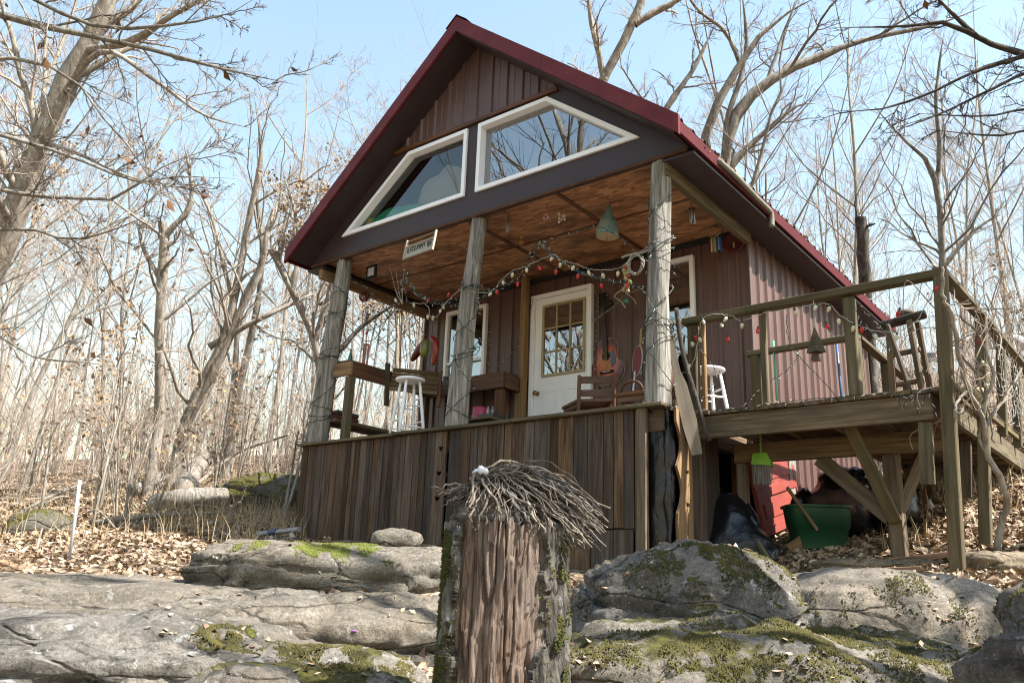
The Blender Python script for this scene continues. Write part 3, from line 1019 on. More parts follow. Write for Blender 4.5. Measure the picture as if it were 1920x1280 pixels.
M['curtain'] = tex('pale_curtain_cloth', [(.42, .38, .29), (.58, .54, .44)], (1, 1, 1), 14, 6, 0, .9, .1, .004)
sash_window(*WIN1, 1.40, 0)
sash_window(*WIN2, 1.43, 0)
# dark room behind
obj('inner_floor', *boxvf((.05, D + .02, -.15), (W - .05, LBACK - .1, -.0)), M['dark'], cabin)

# door: white slab with nine lights, two lower panels, casing and knob
DX0, DX1, DZ = DOOR[0], DOOR[1], DOOR[3]
door = thing('front_door', 'd', 'door', (2.42, D, 0)); 
for k in ('label', 'category'): del door[k]
door.parent = cabin; door.matrix_local = WL[cabin.name].inverted() @ WL[door.name]
fw = .055
for a, b, wd_, nm in (((DX0 + fw / 2, D - .03, 0), (DX0 + fw / 2, D - .03, DZ), (1, 0, 0), 'door_jamb'), ((DX1 - fw / 2, D - .03, 0), (DX1 - fw / 2, D - .03, DZ), (1, 0, 0), 'door_jamb'), ((DX0 + fw, D - .03, DZ - fw / 2), (DX1 - fw, D - .03, DZ - fw / 2), (0, 0, 1), 'door_head')):
    plank(nm, a, b, fw, .075, M['white'], door, wd_, .003)
sx0, sx1, sz1 = DX0 + fw + .004, DX1 - fw - .004, DZ - fw - .004
lx0, lx1, lz0, lz1 = 2.14, 2.77, 1.015, 1.945
v, f = plate([(sx0, .01), (sx1, .01), (sx1, sz1), (sx0, sz1)], [[(lx0, lz0), (lx0, lz1), (lx1, lz1), (lx1, lz0)]], .045, front_at(D - .025))
obj('door_slab', v, f, M['white'], door)
fr = .032
for a, b, wd_ in (((lx0 - .012, D - .036, lz1), (lx1 + .012, D - .036, lz1), (0, 0, 1)), ((lx0 - .012, D - .036, lz0), (lx1 + .012, D - .036, lz0), (0, 0, 1)), ((lx0, D - .036, lz0 + .016), (lx0, D - .036, lz1 - .016), (1, 0, 0)), ((lx1, D - .036, lz0 + .016), (lx1, D - .036, lz1 - .016), (1, 0, 0))):
    plank('light_frame', a, b, fr, .022, M['creamtrim'], door, wd_, .003)
pw = (lx1 - lx0) / 3; ph = (lz1 - lz0) / 3
for i in (1, 2):
    plank('muntin', (lx0 + pw * i, D - .034, lz0 + .016), (lx0 + pw * i, D - .034, lz1 - .016), .02, .018, M['creamtrim'], door, (1, 0, 0), .002)
    for k in range(3):
        plank('muntin', (lx0 + pw * k + .011, D - .034, lz0 + ph * i), (lx0 + pw * (k + 1) - .011, D - .034, lz0 + ph * i), .02, .016, M['creamtrim'], door, (0, 0, 1), .002)
for i in range(3):
    for k in range(3):
        a, b, c, d = lx0 + pw * i + .009, lx0 + pw * (i + 1) - .009, lz0 + ph * k + .009, lz0 + ph * (k + 1) - .009
        t = rng.uniform(-.002, .002)
        obj('pane', [V((a, D - .028 + t, c)), V((b, D - .028, c)), V((b, D - .028 + t, d)), V((a, D - .028, d))], [(0, 1, 2, 3)], M['glass'], door)
obj('blind', *boxvf((lx0, D + .035, lz0 + 2 * ph), (lx1, D + .04, lz1)), M['dark'], door)
for a, b in ((2.16, 2.40), (2.49, 2.73)):
    fr_ = [(a, .15), (b, .15), (b, .83), (a, .83)]
    v, f = plate(fr_, [inset(fr_, .03)[::-1]], .012, front_at(D - .033))
    obj('door_panel_moulding', v, f, M['white'], door)
    v, f = plate(inset(fr_, .05), [], .01, front_at(D - .031))
    obj('door_panel', v, f, M['white'], door)
v, f = lathe([(.028, 0), (.03, .006), (.012, .012), (.012, .035), (.028, .045), (.031, .06), (.022, .075), (.004, .078)], (2.07, D - .025, .80), 14, (0, -1, 0))
obj('door_knob', v, f, M['brass'], door, True)
plank('door_post', (1.90, D - .12, 0), (1.89, D - .12, ZC), .085, .085, M['tanwood'], cabin, (1, 0, 0), .006)

# three cedar log posts
def log_post(pts, rads, seed, n=22):
    P = spline(pts, 10)
    k = len(P)
    R = [rads[0] + (rads[1] - rads[0]) * (i / (k - 1)) ** .8 for i in range(k)]
    vs, F = [], []
    for i, p in enumerate(P):
        for j in range(n):
            a = 2 * math.pi * j / n
            q = V((math.cos(a), math.sin(a), 0))
            r = R[i] * (1 + .13 * mnoise.noise(V((q.x * 1.2, q.y * 1.2, p.z * .9 + seed))) + .10 * mnoise.noise(V((q.x * 4, q.y * 4, p.z * 1.4 + seed * 3))) - .15 * max(0, .25 - abs(mnoise.noise(V((q.x * 2.6, q.y * 2.6, p.z * .6 + seed * 5))))) / .25)
            vs.append(p + q * r)
    for i in range(k - 1):
        for j in range(n):
            F.append((i * n + j, i * n + (j + 1) % n, (i + 1) * n + (j + 1) % n, (i + 1) * n + j))
    F += [tuple(range(n))[::-1], tuple((k - 1) * n + j for j in range(n))]
    return obj('porch_post', vs, F, M['cedar'], cabin, True)


log_post([(.17, .06, -.02), (.20, .06, .5), (.25, .06, 1.2), (.33, .06, 1.8), (.37, .06, 2.34)], (.145, .098), 1.0)
log_post([(2.44, .06, -.02), (2.46, .06, .5), (2.50, .06, 1.2), (2.56, .06, 1.8), (2.62, .06, 2.34)], (.128, .088), 6.0)
log_post([(4.80, .06, -.02), (4.81, .06, .6), (4.83, .06, 1.2), (4.85, .06, 1.8), (4.87, .06, 2.34)], (.120, .095), 9.0)
# ------------------------------------------------------------------ side deck and walkway
deck = thing('deck', 'weathered timber side deck on posts with railing and walkway back uphill', 'deck', (6.0, 1.2, -1.3))
LU, ML = M['lumber'], M['moss_lumber']
rng = random.Random(21)
x = 4.96
while x < 6.97:
    plank('deck_board', (x + .07, .455 + rng.uniform(-.02, .015), -.018 + rng.uniform(-.003, .003)), (x + .07, 2.0, -.018), .134, .036, LU, deck, (1, 0, 0), .004)
    x += .1385
y = 2.02
while y < 5.6:
    plank('deck_board', (5.97 + rng.uniform(-.015, .015), y + .07, -.018 + .03 * (y - 2)), (7.0 + rng.uniform(-.015, .015), y + .07, -.018 + .03 * (y - 2)), .134, .036, LU, deck, (0, 1, 0), .004)
    y += .141
plank('rim_beam', (4.94, .50, -.142), (6.90, .50, -.142), .20, .05, LU, deck)
plank('rim_beam', (6.985, .56, -.142), (6.985, 5.6, -.04), .20, .05, ML, deck)
plank('rim_beam', (5.985, 2.0, -.142), (5.985, 5.6, -.04), .20, .045, LU, deck)
plank('rim_beam', (4.97, 1.97, -.142), (5.95, 1.97, -.142), .20, .045, LU, deck)
for x in (5.32, 5.72, 6.12, 6.52):
    plank('joist', (x, .53, -.13), (x, 1.94 if x < 5.9 else 2.6, -.13), .18, .042, LU, deck)
plank('carrier_beam', (5.1, .98, -.315), (6.93, .98, -.315), .17, .09, LU, deck)
for y in (2.5, 3.0, 3.5, 4.0, 4.6):
    plank('joist', (6.01, y, -.13 + .03 * (y - 2)), (6.955, y, -.13 + .03 * (y - 2)), .18, .042, LU, deck)


def post(p0, p1, w=.09, m=None, nm='deck_post'): return plank(nm, p0, p1, w, w, m or ML, deck, (1, 0, 0), .007)
post((6.945, .455, -1.45), (7.065, .45, .93), .095)
post((6.97, 1.48, -1.2), (7.12, 1.75, .90), .09)
post((6.43, 1.05, -1.42), (6.43, 1.05, -.23), .12, LU)
post((6.30, 2.95, -.75), (6.30, 2.95, -.14), .10, LU)
post((6.93, 4.4, -.4), (6.93, 4.4, -.06), .10, LU)
post((5.15, 1.0, -1.35), (5.15, 1.0, -.40), .09, LU)
plank('brace', (6.40, .99, -.92), (5.86, .99, -.40), .13, .045, LU, deck, (0, 0, 1))
plank('brace', (6.44, .96, -.95), (6.24, .62, -.20), .10, .045, ML, deck, (1, 0, 0))
plank('brace', (6.45, 1.08, -.85), (6.68, 1.3, -.25), .10, .045, LU, deck, (0, 0, 1))
plank('cleat', (6.80, .52, -.72), (6.83, .52, -.25), .10, .045, ML, deck, (1, 0, 0))
plank('cleat', (6.86, 1.5, -.72), (6.90, 1.52, -.25), .12, .045, LU, deck, (1, 0, 0))
# front railing
plank('top_rail', (4.86, .475, .862), (7.10, .45, .885), .062, .10, ML, deck)
post((4.94, .50, .0), (4.94, .50, .83), .085, nm='rail_post')
post((5.03, .52, .0), (5.03, .52, .83), .04, M['tanwood'], 'rail_post')
post((5.605, .50, .0), (5.615, .49, .83), .055, nm='rail_post')
post((6.345, .50, .0), (6.355, .49, .83), .09, nm='rail_post')
# inner railing along the landing, then down the walkway
plank('top_rail', (4.86, 1.95, .91), (6.02, 1.95, .93), .05, .10, ML, deck)
post((4.95, 1.95, .0), (4.95, 1.95, .885), .085, nm='rail_post')
post((5.06, 1.95, .0), (5.06, 1.95, .885), .04, M['tanwood'], 'rail_post')
post((5.98, 1.95, .0), (5.98, 1.95, .90), .085, nm='rail_post')
plank('top_rail', (5.99, 2.0, .93), (5.99, 3.9, .90), .04, .09, ML, deck)
post((5.99, 2.95, .0), (5.99, 2.95, .89), .085, nm='rail_post')
post((5.99, 3.85, .0), (5.99, 3.85, .88), .085, nm='rail_post')
# outer railing
plank('top_rail', (7.065, .50, .90), (7.13, 2.2, .90), .045, .095, ML, deck)
plank('top_rail', (7.13, 2.21, .89), (7.16, 4.6, .93), .045, .095, ML, deck)
post((7.03, 2.75, -.02), (7.11, 2.78, .86), .08, nm='rail_post')
post((7.04, 3.6, .0), (7.12, 3.62, .88), .08, nm='rail_post')
post((7.05, 4.5, .0), (7.13, 4.52, .9), .08, nm='rail_post')
plank('lower_rail', (7.03, .56, .03), (7.05, 4.5, .12), .05, .04, ML, deck)
# ------------------------------------------------------------------ trees
def bands(P, R, n):
    """tubes for many branches at once: P (N,k,3), R (N,k)"""
    N_, k, _ = P.shape
    d = P[:, -1] - P[:, 0]
    d /= np.linalg.norm(d, axis=1, keepdims=True) + 1e-9
    a = np.where(np.abs(d[:, 2:3]) < .9, np.array([[0, 0, 1.]]), np.array([[1., 0, 0]]))
    u = np.cross(d, a); u /= np.linalg.norm(u, axis=1, keepdims=True) + 1e-9
    w = np.cross(d, u)
    an = np.arange(n) * 2 * np.pi / n
    ring = u[:, None, None, :] * np.cos(an)[None, None, :, None] + w[:, None, None, :] * np.sin(an)[None, None, :, None]
    v = P[:, :, None, :] + ring * R[:, :, None, None]
    idx = np.arange(N_ * k * n).reshape(N_, k, n)
    j2 = np.roll(np.arange(n), -1)
    q = np.stack([idx[:, :-1, :], idx[:, :-1, j2], idx[:, 1:, j2], idx[:, 1:, :]], -1).reshape(-1, 4)
    return v.reshape(-1, 3), q


def join(parts):
    vs, qs, o = [], [], 0
    for v, q in parts:
        vs.append(v); qs.append(q + o); o += len(v)
    return np.concatenate(vs), np.concatenate(qs)


def grow(P, R, m, g, t0, t1, lf, ang, up, k, rf, rmin, wob=.10, taper=.35):
    N_, kp, _ = P.shape
    t = g.uniform(t0, t1, (N_, m))
    f = t * (kp - 1); i = np.clip(f.astype(int), 0, kp - 2); fr = (f - i)[..., None]
    n = np.arange(N_)[:, None]
    pos = P[n, i] * (1 - fr) + P[n, i + 1] * fr
    rad = R[n, i] * (1 - fr[..., 0]) + R[n, i + 1] * fr[..., 0]
    tan = P[n, i + 1] - P[n, i]; tan /= np.linalg.norm(tan, axis=-1, keepdims=True) + 1e-9
    Lp = np.linalg.norm(np.diff(P, axis=1), axis=-1).sum(1)[:, None]
    L = lf * Lp * (1 - .55 * t) * g.uniform(.6, 1.25, t.shape)
    rv = g.normal(size=(N_, m, 3)); pr = rv - tan * (rv * tan).sum(-1, keepdims=True); pr /= np.linalg.norm(pr, axis=-1, keepdims=True) + 1e-9
    a = ang * g.uniform(.65, 1.35, (N_, m, 1))
    d = tan * np.cos(a) + pr * np.sin(a); d[..., 2] += up; d /= np.linalg.norm(d, axis=-1, keepdims=True) + 1e-9
    s = np.linspace(0, 1, k)[None, None, :, None]
    bend = g.normal(size=(N_, m, 1, 3)) * .16; bend[..., 2] += up * .5
    wk = np.cumsum(g.normal(size=(N_, m, k, 3)) * wob / k, axis=2); wk -= wk[:, :, :1]
    Q = pos[:, :, None] + L[:, :, None, None] * (d[:, :, None] * s + bend * s ** 2 + wk)
    r0 = np.clip(rad * rf, rmin, None)
    RR = r0[:, :, None] * (1 - (1 - taper) * np.linspace(0, 1, k)[None, None])
    return Q.reshape(-1, k, 3), RR.reshape(-1, k)


def resample(pts, k):
    p = np.array([tuple(q) for q in spline(pts, 6)])
    s = np.concatenate([[0], np.cumsum(np.linalg.norm(np.diff(p, axis=0), axis=1))])
    u = np.linspace(0, s[-1], k)
    return np.stack([np.interp(u, s, p[:, c]) for c in range(3)], -1)


def ribbed(P, R, n=10, g=None):
    """a stout limb with uneven rings"""
    v, q = bands(P[None], R[None], n)
    v = v.reshape(len(P), n, 3)
    if g is not None:
        v = P[:, None] + (v - P[:, None]) * (1 + .13 * g.normal(size=(len(P), n, 1)))
    return v.reshape(-1, 3), q


def tree_parts(limbs, g, dens=(6, 7, 6), rtw=.0021, kt=16, up=.12, lf=(.42, .42, .45), ang=.8, t0=.22):
    """limbs: list of (points, r0, r1); gives the stout wood and the fine branches"""
    wood, fine, tips = [], [], []
    for pts, r0, r1 in limbs:
        P = resample(pts, kt)
        R = r0 + (r1 - r0) * np.linspace(0, 1, kt) ** .9
        if r1 < .05: R[-3:] *= (.8, .5, .15)
        wood.append(ribbed(P, R, 10, g))
        B, BR = grow(P[None], R[None], dens[0], g, t0, 1.0, lf[0], ang, up, 9, .40, .005, .18)
        wood.append(bands(B, BR, 6))
        C, CR = grow(B, BR, dens[1], g, .12, 1.0, lf[1], .75, up * .8, 6, .5, .0032, .16)
        fine.append(bands(C, CR, 4))
        T, TR = grow(C, CR, dens[2], g, .1, 1.0, lf[2], .65, up * .6, 4, .55, rtw, .12, .5)
        fine.append(bands(T, TR, 3)); tips.append(T)
    return join(wood), join(fine), np.concatenate(tips)


def tree_from(name, label, limbs, seed, bark, twig, group=None, leaves=None, base=None, **kw):
    g = np.random.default_rng(seed)
    (wv, wq), (fv, fq), T = tree_parts(limbs, g, **kw)
    b = V(base) if base is not None else V(limbs[0][0][0])
    o = thing(name, label, 'tree', b, group)
    bb = np.array(b)
    link('trunk', npmesh(wv - bb, wq, None, True), bark, o, Matrix.Translation(b))
    tag(link('branches', npmesh(fv - bb, fq), twig, o, Matrix.Translation(b)), kind='stuff')
    if leaves:
        n, size, mat = leaves
        e = T[g.integers(0, len(T), n), g.integers(0, T.shape[1], n)] + g.normal(size=(n, 3)) * .05
        vs, fs = leaf_cards(e, size, g)
        tag(link('leaves', npmesh(vs - bb, None, fs), mat, o, Matrix.Translation(b)), kind='stuff')
    return o


def leaf_cards(e, size, g, flat=0.0, up=None):
    """curled dry leaves: a folded lozenge of four triangles each"""
    n = len(e)
    a = g.normal(size=(n, 3))
    if flat: a[:, 2] *= flat
    a /= np.linalg.norm(a, axis=1, keepdims=True)
    c = g.normal(size=(n, 3)); c -= a * (c * a).sum(1, keepdims=True)
    if flat: c[:, 2] *= flat
    c /= np.linalg.norm(c, axis=1, keepdims=True)
    h = np.cross(a, c)
    s = size * g.uniform(.4, 1.5, (n, 1))
    cu = s * g.uniform(.0, .35, (n, 1))
    v = np.stack([e - a * s * .6, e - a * s * .1 + c * s * .36 + h * cu, e + a * s * .6 + h * cu * .6, e - a * s * .05 - c * s * .36 + h * cu * .8, e + a * s * .1], 1)
    i = np.arange(n)[:, None] * 5
    t = np.concatenate([i + [[0, 1, 4]], i + [[1, 2, 4]], i + [[2, 3, 4]], i + [[3, 0, 4]]])
    return v.reshape(-1, 3), t


M['dryleaf'] = tex('dry_tan_leaves', [(.25, .15, .075), (.40, .27, .15), (.52, .38, .24)], ns=6, rough=.8, bmp=0, rnd=False)
M['oakleaf'] = tex('hanging_brown_leaves', [(.16, .075, .035), (.30, .16, .08)], ns=4, rough=.8, bmp=0)


def AT(d, *pts): return [at(x, y, d + (q[0] if (q := e[2:]) else 0)) for e in pts for x, y in [e[:2]]]


def to_ground(p, dx=0.0):     # carry a trunk down to the soil
    q = V((p.x + dx, p.y, 0)); q.z = gz(q.x, q.y) - .15
    return q


def hero(label, d, trunk, limbs, seed, bark, twig, root=None, **kw):
    """trunk/limbs: ((pixels...), r0, r1); the trunk starts on the ground"""
    L = []
    pts, r0, r1 = trunk
    P = AT(d, *pts)
    if root != False:
        P = [to_ground(root if root is not None else P[0])] + P
    L.append((P, r0, r1))
    for pts, a, b in limbs: L.append((AT(d, *pts), a, b))
    return tree_from('tree', label, L, seed, bark, twig, **kw)


BP, BG, BD = M['bark_pale'], M['bark_grey'], M['bark_dark']
TP, TW, TD = M['twig_pale'], M['twig'], M['twig_dark']
hero('big pale leaning tree at the upper left edge', 8.5, (((-70, 640), (10, 450), (60, 310), (110, 190), (150, 105), (195, 30), (215, -70)), .16, .085),
     [(((160, 95, .0), (250, 75, -.3), (330, 25, -.5), (420, -20, -.8)), .045, .015), (((120, 170), (190, 60, .2), (240, 20, .4), (300, -40, .5)), .05, .02), (((80, 265), (150, 290, -.4), (250, 335, -.8), (330, 345, -1)), .022, .008), (((110, 190), (190, 96, -.4), (290, 150, -.8), (380, 215, -1.2), (470, 240, -1.3)), .035, .009)],
     1, BP, TP, dens=(9, 8, 6), t0=.35)
# long boughs reaching in from a tree that stands just beyond the left edge
hero('tree beyond the left edge whose long boughs hang into the picture', 5.6, (((-420, 900), (-400, 500), (-380, 150), (-340, -200)), .17, .10),
     [(((-395, 260), (-200, 60, .1), (-60, 20), (60, 45), (140, 62), (280, 92), (400, 125), (560, 160)), .045, .006),
      (((-385, 200), (-200, 0), (20, -15), (150, 42), (260, 55), (300, 50), (420, 30), (490, -10)), .032, .006),
      (((-400, 420), (-200, 350), (-40, 350), (60, 367), (160, 372), (220, 370), (310, 310), (410, 275)), .026, .005),
      (((-400, 460), (-200, 420), (-40, 430), (70, 431), (130, 450), (210, 432), (290, 398)), .024, .005),
      (((-400, 300), (-200, 220), (-40, 243), (80, 276), (150, 300), (260, 342), (330, 331), (440, 335)), .022, .005),
      (((-410, 640), (-200, 600), (-40, 610), (60, 668), (150, 678), (240, 690)), .018, .004),
      (((-395, 340), (-180, 180), (-30, 110), (120, 135), (200, 230), (262, 300), (330, 420), (400, 500)), .020, .004)],
     2, BG, TW, dens=(11, 8, 6), up=.05, lf=(.20, .42, .5), t0=.3, leaves=(60, .055, M['oakleaf']))
hero('many stemmed pale tree with a low mossy limb in the left woods', 15.5, (((330, 860), (352, 780), (388, 700), (425, 620), (447, 520), (466, 410), (490, 300), (478, 190)), .12, .035),
     [(((340, 840), (392, 720), (440, 605), (490, 500), (505, 420), (545, 330, 1)), .11, .03), (((392, 650), (450, 617), (520, 582), (600, 545, .5)), .07, .03), (((445, 600), (420, 500), (395, 400), (350, 320)), .05, .02)],
     3, BP, TP, dens=(8, 8, 6))
hero('broken topped snag with one live side limb in the left woods', 14.5, (((297, 800), (300, 690), (300, 600), (306, 500), (308, 440), (304, 415)), .10, .075),
     [(((308, 445), (330, 420), (352, 395), (360, 350), (345, 270)), .07, .02), (((300, 520), (270, 470), (255, 400)), .05, .015)], 4, BP, TP, dens=(6, 7, 6), t0=.5)
hero('pair of slim leaning trunks right of the snag', 17.5, (((428, 850), (450, 720), (478, 600), (492, 470), (480, 350), (500, 230)), .10, .03),
     [(((418, 860), (440, 700), (455, 560), (530, 430), (545, 300)), .085, .02)], 5, BG, TP, dens=(8, 8, 6))
hero('crooked tree just left of the porch post with tan clinging leaves', 13.0, (((585, 830), (600, 720), (588, 630), (548, 545), (508, 468)), .095, .05),
     [(((590, 640), (620, 540), (640, 440), (610, 330)), .06, .02), (((548, 548), (560, 440), (530, 320)), .05, .015), (((600, 700), (680, 610), (760, 560)), .05, .02)], 6, BP, TP, dens=(8, 9, 7), leaves=(1300, .05, M['dryleaf']))
hero('forked tree rising above the right roof slope', 14.0, (((1095, 290), (1125, 168), (1150, 110), (1190, 42), (1215, -60)), .13, .07),
     [(((1190, 45), (1230, 22), (1270, 0), (1350, -60)), .07, .03), (((1132, 150), (1122, 95), (1108, 40), (1100, -40)), .06, .025)], 7, BP, TP, dens=(8, 8, 6))
hero('large spreading tree with several trunks behind the right eave', 12.5, (((1350, 420), (1322, 290), (1328, 235), (1352, 180), (1388, 120), (1422, 70), (1475, 25), (1540, -10)), .13, .04),
     [(((1352, 400), (1362, 300), (1370, 245), (1396, 190), (1462, 140), (1532, 108), (1620, 75), (1760, 45), (1850, 10)), .12, .012),
      (((1356, 380), (1372, 310), (1432, 250), (1492, 200), (1530, 195)), .075, .02), (((1355, 330), (1365, 220), (1385, 160), (1400, 80), (1390, -20)), .055, .02),
      (((1235, 225), (1265, 180), (1300, 130), (1320, 90), (1335, 60)), .055, .02), (((1388, 122), (1360, 60), (1310, 20), (1275, -30)), .04, .012)],
     8, BG, TW, dens=(8, 8, 6), root=at(1345, 480, 12.5))
hero('dark broken snag standing above the deck railing', 13.0, (((1632, 680), (1624, 560), (1619, 480), (1614, 408)), .115, .085), [(((1614, 440), (1606, 400), (1600, 370)), .02, .008)], 9, BD, TD, dens=(3, 4, 4), t0=.3, lf=(.15, .4, .4))
hero('tall lichen flecked tree right of the deck corner', 14.5, (((1768, 620), (1768, 560), (1765, 430), (1755, 345), (1738, 300), (1690, 258), (1640, 200)), .10, .03),
     [(((1757, 345), (1762, 270), (1755, 180), (1770, 60)), .05, .015), (((1768, 500), (1830, 430), (1880, 400)), .05, .02)], 10, BG, TW, dens=(8, 8, 6))
hero('tree beyond the right edge whose dark boughs cross the sky', 6.2, (((2270, 900), (2250, 500), (2210, 150), (2150, -200)), .16, .10),
     [(((2240, 330), (2080, 170), (1960, 112), (1880, 92), (1830, 68), (1772, 42), (1690, 50), (1560, 52)), .045, .006),
      (((2235, 300), (2080, 150), (1980, 100), (1850, 125), (1750, 172), (1650, 205), (1550, 208)), .030, .005),
      (((2240, 340), (2080, 180), (1960, 128), (1880, 158), (1760, 215), (1650, 255)), .030, .004),
      (((2245, 420), (2080, 290), (1960, 205), (1850, 218), (1700, 212)), .024, .004), (((2250, 450), (2080, 330), (1960, 245), (1870, 255), (1720, 240)), .020, .004),
      (((1830, 68), (1790, 30), (1740, -20)), .02, .006)],
     11, BD, TD, dens=(8, 6, 5), up=.04, lf=(.22, .42, .5), t0=.3, leaves=(10, .07, M['oakleaf']))  # dark bark and twig colours stand in for backlit boughs
for (x, y, hh, rr, sd, lb, dn) in [(11.8, -1.5, 13, .20, 46, 'bare shade tree added downhill beyond the right edge of the picture', (4, 3, 2)), (13.4, -.2, 13, .22, 48, 'stout bare shade tree added right of the deck outside the picture', (4, 3, 2)),  # unseen trees added to throw shadow bands across the foreground rocks
                                   (-2.5, -8.8, 15, .20, 41, 'tall bare tree downhill in front of the cabin on the left', (7, 7, 6)), (-5.4, -10.5, 17, .24, 42, 'broad bare tree further downhill in front of the cabin', (7, 7, 6)), (-.5, -13, 15, .18, 43, 'bare tree far down the slope in front of the cabin', (7, 7, 6)), (-9, -15, 17, .25, 44, 'farthest bare tree down the slope in front of the cabin', (7, 7, 6))]:
    z = gz(x, y) - .2
    g_ = random.Random(sd)
    tr = [V((x + g_.uniform(-.5, .5) * k, y + g_.uniform(-.5, .5) * k, z + hh * k / 4)) for k in range(5)]
    lim = [(tr, rr, rr * .3)]
    for k in range(5):
        b = tr[1].lerp(tr[3], k / 5); a = k * 2.4
        lim.append(([b, b + V((math.cos(a) * 1.6, math.sin(a) * 1.6, 1.4)), b + V((math.cos(a) * 3.0, math.sin(a) * 3.0, 3.6))], rr * .5, rr * .12))
    tree_from('tree', lb, lim, sd, BG, TD, dens=dn, t0=.2)


# generic bare trees: six kinds, copied over the hillside
def proto(seed, h, r, nl, twig, bark, up=.25, crown=.35, dens=(6, 7, 6), leaves=None):
    g_ = random.Random(seed)
    lx, ly = g_.uniform(-.12, .12), g_.uniform(-.12, .12)
    tr = [V((lx * h * k / 5 + g_.uniform(-.14, .14), ly * h * k / 5 + g_.uniform(-.14, .14), -.2 + h * k / 5)) for k in range(6)]
    lim = [(tr, r, r * .22)]
    for k in range(nl):
        t = crown + (.95 - crown) * k / nl
        f = t * 5; i = int(f); b = tr[i].lerp(tr[i + 1], f - i)
        a = k * 2.4 + g_.uniform(-.5, .5); ln = h * .32 * (1.15 - t) + .5
        lim.append(([b, b + V((math.cos(a) * ln * .45, math.sin(a) * ln * .45, ln * .5)), b + V((math.cos(a) * ln * .75, math.sin(a) * ln * .75, ln * 1.2))], r * (1 - t * .6) * .5, r * .10))
    return tree_from('tree', 'p', lim, seed, bark, twig, base=(0, 0, 0), dens=dens, t0=.3, leaves=leaves)


PR = [proto(61, 11, .065, 5, TP, BP, dens=(8, 9, 7)), proto(62, 13, .08, 6, TP, BG, dens=(7, 9, 7)), proto(63, 9, .04, 4, TP, BG, dens=(8, 9, 7)), proto(64, 14, .075, 5, TP, BP, crown=.5, dens=(8, 9, 7)),
      proto(65, 8, .035, 5, TP, BG, dens=(7, 7, 6), leaves=(900, .05, M['dryleaf'])), proto(66, 12, .058, 4, TP, BP, crown=.3, dens=(8, 9, 7))]
used = set()
TG = {'left': ('woods left of the cabin', 'bare trees in the left woods'), 'right': ('rise behind the cabin', 'bare trees on the rise behind the cabin')}
KD = ['slim pale', 'tall many branched', 'thin crooked', 'tall high crowned', 'small tan leaved', 'straight slender']
def tree_label(k, px, d, side):
    row = 'front' if d < 18 else 'middle' if d < 26 else 'back'
    a, b = (-260, 660) if side == 'left' else (640, 2120)
    t = (px - a) / (b - a)
    where = 'far left' if t < .2 else 'left' if t < .4 else 'centre' if t < .6 else 'right' if t < .8 else 'far right' if t < 1 else 'porch end'
    return '%s bare tree, %s of the %s row, %s' % (KD[k], where, row, 'left woods' if side == 'left' else 'rise behind cabin')

gr = random.Random(77)


def put_tree(k, px, d, side, s=1.0):
    q = at(px, 900, d)
    if -1.0 < q.x < 8.0 and -.5 < q.y < 8.0: return
    if ((q.x - 5.5) / 3.4) ** 2 + ((q.y - 18.5) / 3.0) ** 2 < 1: return
    z = gz(q.x, q.y)
    lab, grp = tree_label(k, px, d, side), TG[side][1]
    rot = (gr.uniform(-.07, .07), gr.uniform(-.07, .07), gr.uniform(0, 6.28))
    if k not in used:
        used.add(k); o = PR[k]; o.location = (q.x, q.y, z); o.rotation_euler = rot; o.scale = (s,) * 3; o['label'] = lab; o['group'] = grp
    else:
        dup(PR[k], (q.x, q.y, z), rot, s, lab, grp)


for i in range(40):
    d = 14 + 24 * (i / 40) ** .9
    put_tree(gr.choice([0, 1, 2, 3, 4, 5, 2, 4]), gr.uniform(-260, 660), d, 'left', gr.uniform(.7, 1.15))
for i in range(9):
    put_tree(gr.choice([0, 2, 4, 4, 5]), gr.uniform(650, 830), 15 + 1.6 * i, 'left', gr.uniform(.8, 1.1))
for i in range(46):
    d = 14 + 24 * (i / 46) ** .9
    put_tree(gr.choice([0, 1, 2, 3, 5, 5]), gr.uniform(640, 2120), d, 'right', gr.uniform(.7, 1.1))

# the wood beyond, one mass of stems and twigs
g = np.random.default_rng(5)
parts = []
for i in range(160):
    px = g.uniform(-500, 2400); d = g.uniform(36, 75)
    q = at(px, 900, d); x, y = q.x, q.y; z = gz(x, y)
    h = g.uniform(8, 15); r = g.uniform(.03, .085)
    ks = np.linspace(0, 1, 6)
    lean = g.normal(size=2) * .8
    P = np.stack([x + lean[0] * ks ** 1.5 + g.normal(size=6) * .1, y + lean[1] * ks ** 1.5 + g.normal(size=6) * .1, z - .3 + h * ks], -1)[None]
    R = (r * (1 - .8 * ks))[None]
    B, BR = grow(P, R, 12, g, .2, 1, .30, .65, .35, 5, .45, .014, .12)
    C, CR = grow(B, BR, 10, g, .1, 1, .5, .65, .2, 4, .6, .006, .12, .5)
    parts += [bands(P, R, 5), bands(B, BR, 3), bands(C, CR, 3)]
v, q = join(parts)
tag(link('woodland', npmesh(v, q), M['twig_pale']), 'dense leafless woodland far up the hillside', 'woodland', kind='stuff')

